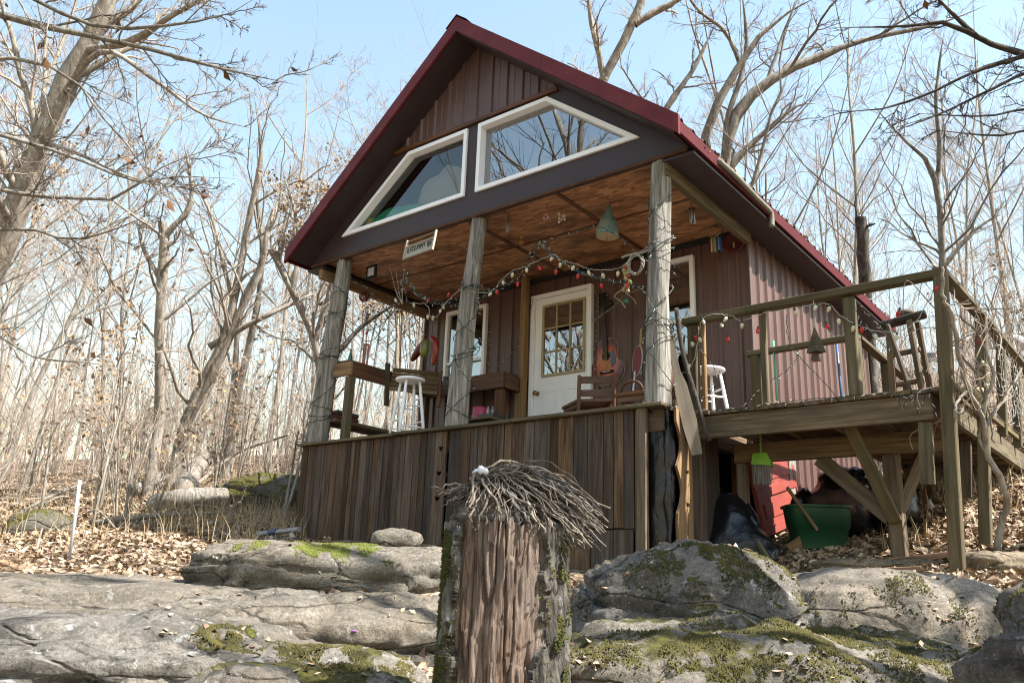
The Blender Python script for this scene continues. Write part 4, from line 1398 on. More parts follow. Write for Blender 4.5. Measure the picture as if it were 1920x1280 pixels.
# brush: a mass of fine stems and twigs under the trees
parts = []
for lo, hi, d0, d1, n in ((-120, 860, 16, 32, 720), (1600, 2050, 13, 26, 230)):
    px = g.uniform(lo, hi, n); d = g.uniform(d0, d1, n); s_ = (px - 960) / FPX * d
    x = CX - math.sin(YAW) * d + math.cos(YAW) * s_; y = CY + math.cos(YAW) * d + math.sin(YAW) * s_
    ok = ~(((x > -1.2) & (x < 8.2) & (y > -1) & (y < 8)) | (((x - 5.5) / 3.4) ** 2 + ((y - 18.5) / 3.0) ** 2 < 1)); x, y = x[ok], y[ok]; n = len(x)
    h = g.uniform(.7, 3.2, n) * np.where(g.random(n) < .2, 1.4, 1); ln = g.normal(size=(n, 2)) * .28 * h[:, None]
    k = np.linspace(0, 1, 6)[None, :]
    P = np.stack([x[:, None] + ln[:, :1] * k ** 1.4, y[:, None] + ln[:, 1:] * k ** 1.4, gz_arr(x, y)[:, None] - .05 + h[:, None] * k], -1) + np.cumsum(g.normal(size=(n, 6, 3)) * .025, 1)
    R = .009 * g.uniform(.6, 1.7, (n, 1)) * (1 - .75 * k)
    B, BR = grow(P, R, 5, g, .15, 1, .45, .7, .15, 5, .6, .0035, .16)
    C, CR = grow(B, BR, 4, g, .1, 1, .5, .65, .1, 4, .6, .0028, .14, .5)
    parts += [bands(P, R, 4), bands(B, BR, 3), bands(C, CR, 3)]
v, q = join(parts)
tag(link('undergrowth', npmesh(v, q), M['twig_pale']), 'tangled leafless undergrowth below the bare trees', 'brush', kind='stuff')
# ------------------------------------------------------------------ porch furniture and hangings
RW, TAN = M['redwood'], M['tanwood']
# bar counter: left arm along the porch side, back arm along the wall
bar = thing('bar_counter', 'red brown L shaped timber bar counter in the porch corner', 'counter', (.9, 1.2, 0))
plank('counter_top', (.18, .10, 1.005), (.18, 1.98, 1.005), .28, .04, RW, bar, (1, 0, 0))
plank('counter_top', (.46, .10, 1.003), (.46, 1.5, 1.003), .26, .04, RW, bar, (1, 0, 0))
plank('counter_top', (.04, 1.74, 1.01), (1.86, 1.74, 1.01), .44, .04, RW, bar, (0, 1, 0))
plank('apron', (.05, .085, .90), (.66, .085, .90), .17, .035, TAN, bar)
plank('apron', (.62, .11, .90), (.62, 1.5, .90), .17, .035, RW, bar)
plank('apron', (.62, 1.50, .90), (1.88, 1.50, .90), .18, .035, RW, bar)
plank('apron', (1.875, 1.52, .90), (1.875, 1.94, .90), .18, .035, RW, bar)
plank('leg', (.60, .13, 0), (.60, .13, .81), .09, .09, M['moss_lumber'], bar, (1, 0, 0), .006)
plank('leg', (1.78, 1.56, 0), (1.78, 1.56, .81), .12, .09, RW, bar, (1, 0, 0), .006)
plank('leg', (1.86, 1.85, 0), (1.86, 1.85, .81), .09, .09, TAN, bar, (1, 0, 0), .006)
plank('leg', (.60, 1.44, 0), (.60, 1.44, .81), .09, .09, RW, bar, (1, 0, 0), .006)
plank('shelf', (.10, .12, .30), (.10, 1.4, .30), .16, .04, M['lumber'], bar, (1, 0, 0))
plank('shelf', (.32, .12, .30), (.32, 1.4, .30), .16, .04, M['lumber'], bar, (1, 0, 0))
b = thing('bench_back', 'slatted dark wooden bench back leaning on the bar counter', 'bench', (.75, .95, .6))
for k in range(5): plank('slat', (.66, .72 + .01 * k, .78 + .062 * k), (1.02, 1.22, .78 + .062 * k), .055, .02, M['lumber'], b)
plank('end_board', (.655, .70, .55), (.64, .68, 1.10), .07, .03, M['moss_lumber'], b, (0, 1, 0))
plank('end_board', (1.03, 1.24, .60), (1.03, 1.25, 1.08), .05, .03, RW, b, (1, 0, 0))
# firewood and oddments under the counter
lr = random.Random(3)
for k, (x, y, z) in enumerate([(1.0, 1.45, .07), (1.18, 1.5, .07), (1.36, 1.46, .07), (1.09, 1.48, .19), (1.27, 1.49, .19), (.95, 1.6, .08)]):
    m = MB(); a = lr.uniform(-.2, .2)
    m.tube([(x - .1 * a, y - .17, z), (x, y, z), (x + .1 * a, y + .17, z)], [.062, .066, .06], 9)
    tag(m.build('firewood_log', M['bark_dark'], None, True), ['short firewood log left of the heap under the bar', 'short firewood log in the middle of the bottom row', 'short firewood log at the right of the heap', 'firewood log on top at the left', 'firewood log on top at the right', 'firewood log tucked behind the others'][k], 'log', 'firewood under the bar counter')
for k, (z0, c) in enumerate([(.325, (.16, .05, .03)), (.385, (.10, .06, .05))]):
    o = obj('folded_cushion', *cbox(.42 - .05 * k, .24, .055, .02), plain('cushion%d' % k, c, .9), None)
    o.matrix_world = Matrix.Translation((.22, .35 + .02 * k, z0 + .03)) @ Matrix.Rotation(1.5708, 4, 'Z') @ Matrix.Translation((0, 0, 0))
    tag(o, ['flat brown cushion on the lower bar shelf', 'striped dark cushion on top of the brown one'][k], 'cushion')
v, f = lathe([(.085, 0), (.09, .02), (.09, .16), (.095, .17)], (1.70, 1.28, .36), 16)
tag(obj('plastic_tub', v, f, plain('magenta_plastic', (.55, .04, .16), .35)), 'magenta plastic tub beside the middle post', 'tub')
plank_ = obj('tray', *boxvf((1.78, 1.15, .36), (2.02, 1.35, .41)), plain('dark_tray', (.03, .03, .035), .3)); tag(plank_, 'black tray of small bottles under the bar', 'tray')
obj('side_table', *boxvf((1.62, 1.05, .33), (2.05, 1.42, .355)), M['lumber']); tag(bpy.data.objects['side_table'], 'low wooden crate top under the bar end', 'crate')
for x, c in ((1.88, (.5, .55, .6)), (1.95, (.25, .3, .4))):
    v, f = lathe([(.018, 0), (.018, .06), (.008, .08), (.008, .10)], (x, 1.22, .411), 10)
    tag(obj('bottle', v, f, plain('bottle%.2f' % x, c, .15)), 'small %s bottle on the black tray' % ('pale' if x < 1.9 else 'blue grey'), 'bottle')
v, f = lathe([(.05, 0), (.06, .10), (.063, .11)], (.50, 1.62, 1.031), 14)
tag(obj('cup', v, f, plain('red_cup', (.35, .03, .04), .4)), 'red cup on the bar counter below the peppers', 'cup')
v, f = lathe([(.04, 0), (.042, .09)], (.74, 1.66, 1.031), 14)
tag(obj('mug', v, f, plain('dark_mug', (.03, .04, .06), .4)), 'dark mug on the bar counter next to the red cup', 'mug')


def bar_stool(c, h, label, rot=.4):
    s = thing('bar_stool', label, 'stool', c, 'white bar stools')
    c = V(c)
    v, f = lathe([(.15, 0), (.168, .006), (.172, .018), (.168, .03), (.15, .036)], c + V((0, 0, h - .036)), 28)
    obj('seat', v, f, M['white'], s, True)
    tops, bots = [], []
    for k in range(4):
        a = rot + k * math.pi / 2
        t = c + V((math.cos(a) * .115, math.sin(a) * .115, h - .03)); b_ = c + V((math.cos(a) * .215, math.sin(a) * .215, 0))
        tops.append(t); bots.append(b_)
        m = MB(); m.tube([b_, b_.lerp(t, .25), b_.lerp(t, .5), b_.lerp(t, .75), t], [.013, .018, .019, .018, .014], 10); m.build('leg', M['white'], s, True)
    for k in range(4):
        for q in ((.18, .55) if k % 2 else (.30, .70)):
            a = bots[k].lerp(tops[k], q); b_ = bots[(k + 1) % 4].lerp(tops[(k + 1) % 4], q)
            m = MB(); m.tube([a, a.lerp(b_, .3), a.lerp(b_, .5), a.lerp(b_, .7), b_], [.007, .011, .012, .011, .007], 8); m.build('rung', M['white'], s, True)


bar_stool((1.50, .26, 0), .70, 'white bar stool standing beside the middle porch post')
bar_stool((4.66, 1.40, 0), .655, 'white bar stool behind the deck rail at the right window', .2)

# kitchen chair with its seat towards the stairs
ch = thing('wooden_chair', 'brown ladder back wooden chair in front of the door', 'chair', (3.4, 1.1, 0))
SZ = .37
c1, c2, c3, c4 = (on(a_, b_, 'z', SZ) for a_, b_ in ((1056, 762), (1128, 765), (1150, 747), (1084, 748)))
up_ = (c3 - c2).normalized() * .05
for b_ in (c4, c3): plank('back_post', (b_.x, b_.y, 0), b_ + up_ + V((0, 0, .25)), .035, .03, RW, ch, (1, 0, 0))
for b_ in (c1, c2): plank('front_leg', (b_.x + .02, b_.y + .02, 0), (b_.x + .02, b_.y + .02, SZ - .03), .036, .036, RW, ch, (1, 0, 0))
for z in (.06, .20): plank('back_slat', c4 + up_ * (z / .37) + V((0, 0, z)), c3 + up_ * (z / .37) + V((0, 0, z)), .075, .018, RW, ch)
cen = (c1 + c2 + c3 + c4) / 4
vs = [c1, c2, c3, c4]; vs = [cen + (q - cen) * 1.06 for q in vs] + [cen + (q - cen) * 1.06 - V((0, 0, .03)) for q in vs]
obj('seat', vs, [(0, 1, 2, 3), (7, 6, 5, 4), (0, 4, 5, 1), (1, 5, 6, 2), (2, 6, 7, 3), (3, 7, 4, 0)], RW, ch)
for a_, b_ in ((c1, c2), (c2, c3), (c4, c1)): plank('seat_rail', a_.lerp(cen, .08) - V((0, 0, .058)), b_.lerp(cen, .08) - V((0, 0, .058)), .05, .02, RW, ch)
bn = thing('low_bench', 'low red brown bench behind the right porch post', 'bench', (4.4, .8, 0))
plank('bench_top', (4.02, .70, .285), (4.72, .72, .285), .22, .035, RW, bn, (0, 1, 0))
plank('bench_apron', (4.05, .62, .24), (4.70, .64, .24), .06, .02, RW, bn)
for x in (4.1, 4.65): plank('bench_leg', (x, .72, 0), (x, .72, .268), .05, .16, RW, bn, (1, 0, 0))
v, f = [], []
m = MB(); m.tube([(4.06 + .12 * math.cos(a) + .12, .68, .33 + .10 * math.sin(a)) for a in [math.pi * k / 10 for k in range(11)]], .013, 8)
m.tube([(4.04, .68, .32), (4.32, .68, .32)], .012, 8)
tag(m.build('horseshoe', M['rust'], None, True), 'rusty iron horseshoe shaped piece on the low bench', 'ironwork')

# guitar hanging by the door
gu = thing('guitar', 'sunburst acoustic guitar hanging on the wall right of the door', 'guitar', (3.19, 1.9, .8))
def gout(s=1.0):
    P = []
    for k in range(44):
        a = 2 * math.pi * k / 44
        y = math.cos(a); w_ = .205 * abs(math.sin(a)) ** .62
        w_ *= (1.0 if y < 0 else .76) * (1 - .27 * math.exp(-((y - .22) / .26) ** 2))
        P.append((math.copysign(w_, math.sin(a)) * s, .25 * y * s))
    return P[::-1]
G = Matrix.Translation((3.10, D - .04, 1.075)) @ Matrix.Rotation(-.07, 4, 'Y') @ FRONT @ Matrix.Scale(1.18, 4)
def gobj(nm, vf, mat, z=0.0, sm=False): return obj(nm, [G @ V((q.x, q.y, q.z + z)) for q in vf[0]], vf[1], mat, gu, sm)


def make_burst():
    m, nt, p = newmat('guitar_sunburst')
    tc = N(nt, 'ShaderNodeTexCoord'); ln = N(nt, 'ShaderNodeVectorMath', operation='LENGTH'); mp = N(nt, 'ShaderNodeMapping')
    mp.inputs['Scale'].default_value = (4.6, 1, 3.8)
    nt.links.new(tc.outputs['Object'], mp.inputs[0]); nt.links.new(mp.outputs[0], ln.inputs[0])
    nt.links.new(ramp(nt, ln.outputs['Value'], [(.25, (.75, .22, .035)), (.62, (.55, .10, .015)), (.92, (.12, .02, .008))]), p.inputs['Base Color'])
    p.inputs['Roughness'].default_value = .2; p.inputs['Coat Weight'].default_value = .5
    return m


gobj('body', plate(gout(), [], .095), make_burst())
gobj('binding', plate(gout(1.02), [], .012), plain('cream_binding', (.75, .65, .45), .4), -.02)
gobj('sound_hole', plate([(.048 * math.cos(k * .3927), .06 + .048 * math.sin(k * .3927)) for k in range(16)], [], .002), M['black'], .004)
gobj('pickguard', plate([(.03, .09), (.085, .10), (.115, .04), (.10, -.05), (.05, -.075), (.045, 0), (.058, .05)], [], .002), plain('grey_pickguard', (.10, .13, .17), .25), .0045)
gobj('bridge', boxvf((-.075, -.125, 0), (.075, -.10, .012)), M['black'], .001)
gobj('saddle', boxvf((-.04, -.115, .012), (.04, -.108, .018)), plain('bone', (.8, .75, .65), .4), .001)
gobj('neck', boxvf((-.026, .10, 0), (.026, .58, .018)), plain('rosewood', (.05, .028, .02), .5), .004)
gobj('headstock', plate([(-.03, .58), (.03, .58), (.04, .75), (-.04, .75)], [], .018), M['black'], .01)
for s in (-1, 1):
    for k in range(3): gobj('tuning_peg', ballvf((s * .052, .61 + .05 * k, .0), .011, 8, 5), M['steel'])
for k in range(6): gobj('string', boxvf((-.018 + .0072 * k - .0008, -.11, .02), (-.018 + .0072 * k + .0008, .60, .0216)), M['brass'])
# leather gig bag, canes and a banjo case leaning in the corner
v, f = lathe([(.11, 0), (.14, .04), (.145, .35), (.12, .62), (.07, .70), (.055, .78), (.02, .80)], (3.98, 1.74, .3), 16, (.02, .03, 1))
tag(obj('leather_case', v, f, tex('brown_leather', [(.09, .028, .02), (.16, .055, .04)], ns=7, rough=.4, bmp=.3), None, True), 'tall brown leather case standing by the right window', 'case')
bj = thing('maroon_paddle', 'maroon paddle with pale edges hanging beside the leather case', 'paddle', (3.66, 1.6, .8))
bo = [(.055 * math.sin(a) , .17 * math.cos(a)) for a in [2 * math.pi * k / 20 for k in range(20)]][::-1]
GM = Matrix.Translation((3.70, 1.62, .93)) @ Matrix.Rotation(.12, 4, 'Y') @ FRONT
v, f = plate(bo, [], .03, GM); obj('blade', v, f, plain('maroon_paint', (.22, .02, .03), .4), bj)
v, f = plate([(x * 1.15, y * 1.05) for x, y in bo], [], .018, Matrix.Translation((0, .006, 0)) @ GM); obj('blade_rim', v, f, plain('pale_rim', (.6, .55, .5), .5), bj)
m = MB(); m.tube([(3.73, 1.64, 1.08), (3.745, 1.64, 1.3)], .012, 8); m.build('grip', plain('straw_grip', (.4, .3, .12), .8), bj)
m = MB(); m.tube([(3.70, 1.5, .0), (3.85, 1.6, .62), (3.98, 1.7, 1.33)], [.013, .012, .011], 8); tag(m.build('walking_stick', TAN, None, True), 'tan walking stick leaning against the leather case', 'stick')
m = MB(); m.tube([(3.72, 1.40, 0), (3.70, 1.5, .40), (3.685, 1.6, .80)], .011, 8); tag(m.build('white_rod', plain('white_plastic', (.9, .9, .92), .4), None, True), 'white rod standing behind the low bench', 'rod')
# twisted branch with pine cone and little bell above the guitar
br = thing('wall_branch', 'crooked dry branch fixed on the wall above the guitar', 'branch', (3.3, 1.7, 1.6))
m = MB(); m.tube(spline([(2.98, 1.85, 1.57), (3.15, 1.75, 1.60), (3.35, 1.66, 1.63), (3.55, 1.58, 1.70), (3.80, 1.52, 1.74)], 4), [.011] * 8 + [.009] * 9, 7); m.build('stick', M['bark_grey'], br, True)
m = MB()
for k in range(60):
    a = k * 2.4; z = k / 60; r = .055 * math.sin(math.pi * (.12 + .8 * z))
    m.ball((3.27 + r * math.cos(a), 1.72 + r * math.sin(a), 1.64 + .13 * z), .014, 5, 4, (1, 1, .6))
tag(m.build('pine_cone', plain('pine_cone_brown', (.03, .022, .018), .7), None), 'dark pine cone on the dry branch above the guitar', 'pine cone')
v, f = lathe([(.034, 0), (.03, .02), (.02, .05), (.006, .062)], (3.62, 1.52, 1.60), 14)
tag(obj('bell', v, f, plain('green_patina', (.10, .32, .24), .5), None, True), 'small green patina bell hanging from the dry branch', 'bell')
m = MB(); m.tube(spline([(3.64, 1.40, 1.72), (3.60, 1.30, 1.62), (3.75, 1.18, 1.50), (3.86, 1.1, 1.38)], 6), .006, 5); m.tube(spline([(3.64, 1.40, 1.72), (3.74, 1.3, 1.64), (3.9, 1.2, 1.5), (4.05, 1.0, 1.36)], 6), .005, 5)
tag(m.build('white_twig', M['wirewhite'], None), 'pale bent wire twig hanging between branch and post', 'wire')

# hanging things under the ceiling: name, label, x, y
def cord(p0, p1, parent, r=.0025, mat=None): m = MB(); m.tube([p0, p1], r, 4); return m.build('cord', mat or M['dark'], parent)
h = thing('gourd_birdhouse', 'blue green painted gourd bell with pale cut base under the ceiling', 'gourd', (4.03, .5, 1.95))
v, f = lathe([(.118, 0), (.12, .02), (.112, .09), (.085, .17), (.052, .24), (.036, .29), (.03, .33), (.012, .345)], (4.0, .5, 1.96), 24, (.05, .02, 1))
obj('gourd_body', v, f, tex('patina_gourd', [(.09, .16, .15), (.17, .27, .25), (.30, .27, .17)], ns=7, rough=.6, bmp=.2), h, True)
v, f = lathe([(.112, 0), (.112, .004)], (4.0, .5, 1.955), 24, (.05, .02, 1)); obj('gourd_base', v, f, plain('cream_base', (.62, .52, .32), .6), h)
cord((4.0, .5, 1.96), (4.0, .5, 1.78), h, .004, M['rust']); m = MB(); m.tube(spline([(4.02, .5, 2.29), (4.05, .48, 2.34), (4.03, .44, 2.36), (4.08, .42, 2.372)], 4), .004, 5); m.build('hook', M['rust'], h)
h = thing('red_gourd', 'small red and white gourd birdhouse hanging under the ceiling', 'gourd', (3.42, .2, 2.1))
v, f = lathe([(.006, -.005), (.03, .0), (.042, .03), (.034, .06), (.014, .085), (.009, .13), (.012, .17), (.004, .175)], (3.44, .2, 2.16), 16); obj('gourd_body', v, f, tex('red_stripe', [(.30, .04, .04), (.60, .40, .36)], (1, 1, 8), 6, rough=.5), h, True)
v, f = lathe([(.012, 0), (.012, .003)], (3.45, .162, 2.19), 10, (0, -1, 0)); obj('hole', v, f, M['black'], h); cord((3.44, .2, 2.335), (3.44, .2, 2.37), h)
h = thing('silver_chime', 'tiny silver chime under the ceiling left of the red gourd', 'wind chime', (2.93, .18, 2.2))
for k in range(3):
    m = MB(); m.tube([(2.93 + .016 * (k - 1), .18, 2.15), (2.93 + .016 * (k - 1), .18, 2.29)], .0055, 6); m.build('chime_tube', M['steel'], h)
cord((2.93, .18, 2.29), (2.93, .18, 2.37), h)
h = thing('shell_mobile', 'little cluster of pale shells hanging right of the red gourd', 'mobile', (3.55, .3, 2.2))
for k in range(9):
    m = MB(); q = (3.56 + lr.uniform(-.05, .05), .3 + lr.uniform(-.03, .03), 2.21 + lr.uniform(-.06, .05)); m.ball(q, .017, 7, 5, (1, .5, 1)); m.build('shell', plain('shell', (.6, .54, .46), .5), h)
cord((3.56, .3, 2.2), (3.56, .3, 2.37), h)
h = thing('wooden_peg', 'orange brown turned wooden knob on the ceiling', 'knob', (2.7, .72, 2.3))
v, f = lathe([(.03, 0), (.034, -.02), (.016, -.04), (.02, -.06), (.034, -.08), (.03, -.11), (.01, -.125)], (2.70, .72, 2.37), 14); obj('knob', v, f, plain('amber_wood', (.45, .22, .06), .4), h, True)
for cx, cy, cz, L, lab, nm in ((4.80, .84, 2.02, .17, 'silver tube wind chime hanging behind the right porch post', 'silver'),):
    h = thing('wind_chime', lab, 'wind chime', (cx, cy, cz))
    v, f = lathe([(.034, 0), (.036, .008), (.02, .016), (.006, .02)], (cx, cy, cz + L), 14); obj('cap', v, f, M['rust'], h)
    for k in range(5):
        a = k * 1.2566; m = MB(); m.tube([(cx + .026 * math.cos(a), cy + .026 * math.sin(a), cz + .01 * k), (cx + .026 * math.cos(a), cy + .026 * math.sin(a), cz + L - .01)], .0055, 6); m.build('chime_tube', M['steel'], h)
    cord((cx, cy, cz + L + .02), (cx, cy, ZC), h)
h = thing('hoop_mobile', 'tan hoop with coloured glass strips hanging at the porch end', 'mobile', (4.66, 1.66, 2.0))
m = MB(); m.tube([(4.66 + .085 * math.cos(a), 1.66, 2.30 + .085 * math.sin(a)) for a in [2 * math.pi * k / 24 for k in range(25)]], .007, 6, False); m.build('hoop', plain('hoop', (.35, .27, .13), .7), h, True)
for k, c in enumerate([(.35, .02, .03), (.75, .7, .65), (.25, .4, .05), (.5, .55, .15), (.03, .09, .35), (.25, .4, .6), (.04, .12, .4)]):
    obj('glass_strip', *boxvf((4.60 + .021 * k, 1.655, 2.03 + .012 * (k % 3)), (4.615 + .021 * k, 1.661, 2.20)), plain('strip%d' % k, c, .2), h)
h = thing('red_plate', 'round dark red plate on the wall beneath the right eave', 'plate', (4.80, 1.93, 2.2))
v, f = lathe([(.004, .02), (.10, .018), (.125, .03), (.128, .024), (.10, .0), (.004, .0)], (4.78, D - .055, 2.21), 28, (0, -1, 0)); obj('disc', v, f, plain('dark_red_enamel', (.12, .014, .018), .4), h, True)
m = MB(); m.tube([(4.79, D - .10, 2.14), (4.79, D - .10, 2.20)], .01, 6); m.build('striker', plain('pale_striker', (.5, .42, .3), .6), h)
h = thing('wicker_ball', 'reddish wicker ball hanging from the left porch header', 'ornament', (.02, .72, 2.1))
for k in range(14):
    rr = Matrix.Rotation(lr.uniform(0, 6), 3, 'X') @ Matrix.Rotation(lr.uniform(0, 6), 3, 'Y'); c_ = V((.03, .72, 2.12))
    m = MB(); m.tube([c_ + rr @ V((.068 * math.cos(a), .068 * math.sin(a), 0)) for a in [2 * math.pi * j / 16 for j in range(17)]], .006, 5, False); m.build('cane_ring', plain('red_cane', (.30, .07, .045), .7) if k == 0 else bpy.data.materials['red_cane'], h, True)
cord((.03, .72, 2.19), (.03, .72, 2.36), h)
h = thing('square_plaque', 'black plaque with plain white square by the left post', 'plaque', (.62, .30, 2.2))
obj('plaque_board', *boxvf((.54, .28, 2.12), (.72, .30, 2.30)), M['black'], h); obj('plaque_face', *boxvf((.575, .274, 2.155), (.685, .2795, 2.265)), plain('plaque_white', (.62, .64, .72), .6, var=.2, ns=60), h)
# lettered sign hung below the ceiling
h = thing('hanging_sign', 'pale framed lettered sign hung under the ceiling edge', 'sign', (1.5, .25, 2.2))
S0, S1, S2 = at(759, 486, 8.55), at(812, 467, 8.25), at(766, 455, 8.62)
ex = (S1 - S0); SW = ex.length; ex.normalize(); ey = (S2 - S0); SH = ey.length; ey = (ey - ex * ey.dot(ex)).normalized(); ez = ex.cross(ey)
SM = Matrix(((ex.x, ey.x, ez.x, S0.x), (ex.y, ey.y, ez.y, S0.y), (ex.z, ey.z, ez.z, S0.z), (0, 0, 0, 1)))
def sg(nm, x0, y0, x1, y1, t, mat): vv, ff = boxvf((x0, y0, 0), (x1, y1, t)); return obj(nm, [SM @ q for q in vv], ff, mat, h)
PALE = plain('sign_pale_wood', (.50, .46, .36), .7)
sg('sign_board', 0, .02, SW, SH * .62, .01, PALE)
sg('sign_rail', -.01, -.005, SW + .01, .018, .02, PALE); sg('sign_rail', -.005, SH * .64, SW + .005, SH * .64 + .012, .018, PALE); sg('sign_rail', 0, SH * .98, SW, SH * 1.03, .015, TAN)
sg('sign_upright', -.012, -.01, .004, SH * 1.1, .022, PALE); sg('sign_upright', SW - .004, -.01, SW + .012, SH * 1.1, .022, PALE)
fc = bpy.data.curves.new('t', 'FONT'); fc.body = 'ILFDUMMY BJE'; fc.size = SH * .44; fc.extrude = .001
to = bpy.data.objects.new('t', fc); col.objects.link(to); bpy.context.view_layer.update()
tm = bpy.data.meshes.new_from_object(to); tw = max(q.co.x for q in tm.vertices); bpy.data.objects.remove(to)
tm.transform(SM @ Matrix.Translation((SW * .06, .03 + SH * .12, .0125)) @ Matrix.Diagonal((SW * .88 / tw, 1, 1, 1)))
tm.materials.clear(); link('sign_lettering', tm, M['black'], h)
# red and green pepper bunch
h = thing('pepper_bunch', 'bunch of large red and green papier peppers on the wall corner', 'ornament', (.95, 1.0, 1.1))
for pts, c, rr in (([(.98, 1.0, 1.45), (.90, 1.0, 1.36), (.80, 1.0, 1.26), (.74, 1.0, 1.19)], (.17, .018, .02), .05), ([(1.02, .97, 1.42), (1.01, .95, 1.34), (1.0, .95, 1.25), (.99, .95, 1.19)], (.22, .25, .05), .06), ([(1.06, 1.0, 1.46), (1.14, 1.0, 1.38), (1.155, 1.0, 1.24), (1.12, 1.0, 1.08)], (.33, .03, .02), .048)):
    P = spline(pts, 6); k = len(P)
    m = MB(); m.tube(P, [rr * max(.15, math.sin(math.pi * (.10 + .82 * i / (k - 1))) ** .7) for i in range(k)], 14); m.build('pepper', plain('pepper%.2f' % c[0], c, .25), h, True)
cord((1.0, 1.0, 1.45), (1.0, 1.0, 2.36), h)
# wreath of a twisted ring with gourds
h = thing('ring_wreath', 'grey twisted ring wreath with small gourds beside the right post', 'wreath', (4.5, .2, 1.3))
for q in range(3):
    m = MB(); m.tube([(4.53 + (.078 + .01 * math.sin(5 * a + q * 2)) * math.cos(a), .16 + .012 * math.cos(4 * a + q * 2), 1.42 + (.10 + .01 * math.sin(4 * a + q)) * math.sin(a)) for a in [2 * math.pi * k / 36 for k in range(37)]], .011, 6, False); m.build('ring', plain('grey_vine', (.42, .38, .33), .9) if q == 0 else bpy.data.materials['grey_vine'], h, True)
m = MB(); m.tube(spline([(4.38, .16, 1.52), (4.46, .16, 1.53), (4.6, .14, 1.51), (4.72, .12, 1.52)], 5), .013, 6); m.build('top_stick', bpy.data.materials['grey_vine'], h, True)
for k in range(16):
    z = 1.42 - .28 * k / 16; q = (4.47 + lr.uniform(-.05, .05), .13 + lr.uniform(-.02, .02), z)
    m = MB(); m.ball(q, lr.uniform(.018, .028), 9, 7, (1, 1, 1.15)); m.build('gourd', plain('gourd%d' % k, lr.choice([(.45, .30, .12), (.5, .16, .06), (.55, .42, .22), (.40, .05, .03), (.42, .40, .10)]), .5), h, True)
# copper chimes and green bottle on the left rail
h = thing('copper_chime', 'copper tube wind chime hanging over the left bar arm', 'wind chime', (.45, .45, .95))
for k in range(5):
    a = k * 1.2566; m = MB(); m.tube([(.47 + .032 * math.cos(a), .45 + .032 * math.sin(a), .90 + .03 * k), (.47 + .032 * math.cos(a), .45 + .032 * math.sin(a), 1.30)], .007, 6); m.build('chime_tube', plain('copper', (.45, .16, .10), .35, .6) if k == 0 else bpy.data.materials['copper'], h)
v, f = lathe([(.04, 0), (.042, .01), (.01, .02)], (.47, .45, 1.305), 12); obj('cap', v, f, bpy.data.materials['copper'], h); cord((.47, .45, 1.32), (.40, .45, 2.34), h)
v, f = lathe([(.028, 0), (.03, .01), (.026, .06), (.010, .12), (.010, .16), (.012, .165)], (.48, .20, 1.026), 12)
tag(obj('green_bottle', v, f, plain('green_glass', (.03, .16, .10), .12), None, True), 'green glass bottle on the front end of the bar', 'bottle')
# twig sprig standing above the garland
m = MB(); 
for tip in ((.88, .35, 2.28), (1.0, .35, 2.22), (1.16, .35, 2.16)): m.tube(spline([(1.12, .4, 1.72), (1.10 + (tip[0] - 1.1) * .4, .38, 1.9), tip], 5), [.006] * 6 + [.003] * 5, 5)
tag(m.build('twig_sprig', M['twig_pale'], None), 'pale twig sprig sticking up from the light garland', 'twig')

# paddle shaped slab and bark pole leaning at the porch corner
ol = [(-.035, .0), (.055, .0), (.075, .30), (.06, .62), (.03, .75), (.03, 1.30), (-.02, 1.32), (-.035, .75), (-.06, .55), (-.055, .25)]
A, B = V((5.06, .24, -.42)), V((4.90, .14, .55))
zx = (B - A).normalized(); yx = V((.6, .35, 0)); yx = (yx - zx * yx.dot(zx)).normalized(); nx_ = yx.cross(zx)
PM = Matrix(((zx.x, yx.x, nx_.x, A.x), (zx.y, yx.y, nx_.y, A.y), (zx.z, yx.z, nx_.z, A.z), (0, 0, 0, 1)))
v, f = plate([(y, x) for x, y in ol][::-1], [], .03)
tag(link('wood_slab', mesh(v, f), tex('grey_driftwood', [(.16, .13, .095), (.30, .25, .185)], WG, 1.2, 7, .4, .85, .4, .004), None, PM), 'grey paddle shaped driftwood slab leaning at the porch corner', 'wood slab')
m = MB(); m.tube(spline([(5.16, .30, -.30), (5.06, .26, .1), (4.98, .2, .5), (4.95, .15, .9)], 6), [.022] * 19, 8)
tag(m.build('leaning_pole', M['bark_dark'], None, True), 'dark thin pole leaning behind the driftwood slab', 'pole')

# ------------------------------------------------------------------ on the deck
h = thing('wooden_bell', 'four sided wooden bell ornament hanging from the deck rail', 'bell', (6.08, .42, .35))
m = MB(); a_ = V((6.08, .42, .615)); q = [V((6.08 + .078 * math.cos(k * 1.5708 + .35), .42 + .078 * math.sin(k * 1.5708 + .35), .385)) for k in range(4)]
m.add([a_] + q, [(0, 1, 2), (0, 2, 3), (0, 3, 4), (0, 4, 1), (4, 3, 2, 1)]); m.build('bell_body', M['moss_lumber'], h)
m = MB(); a_ = V((6.075, .42, .46)); q = [V((6.075 + s * .034, .42 + t * .034, .315)) for s, t in ((-1, -1), (1, -1), (1, 1), (-1, 1))]; q2 = [V((6.075 + s * .016, .42 + t * .016, .40)) for s, t in ((-1, -1), (1, -1), (1, 1), (-1, 1))]
m.add(q + q2, [(3, 2, 1, 0), (4, 5, 6, 7), (0, 1, 5, 4), (1, 2, 6, 5), (2, 3, 7, 6), (3, 0, 4, 7)]); m.build('clapper', RW, h); cord((6.08, .42, .6), (6.085, .43, .86), h, .004, M['wirewhite'])
h = thing('rustic_stool', 'rough trestle of split branches standing on the deck walkway', 'trestle', (6.55, 1.55, 0))
plank('top_slab', (6.33, 1.50, .86), (6.72, 1.55, .93), .14, .05, M['bark_dark'], h, (0, 1, 0), .012)
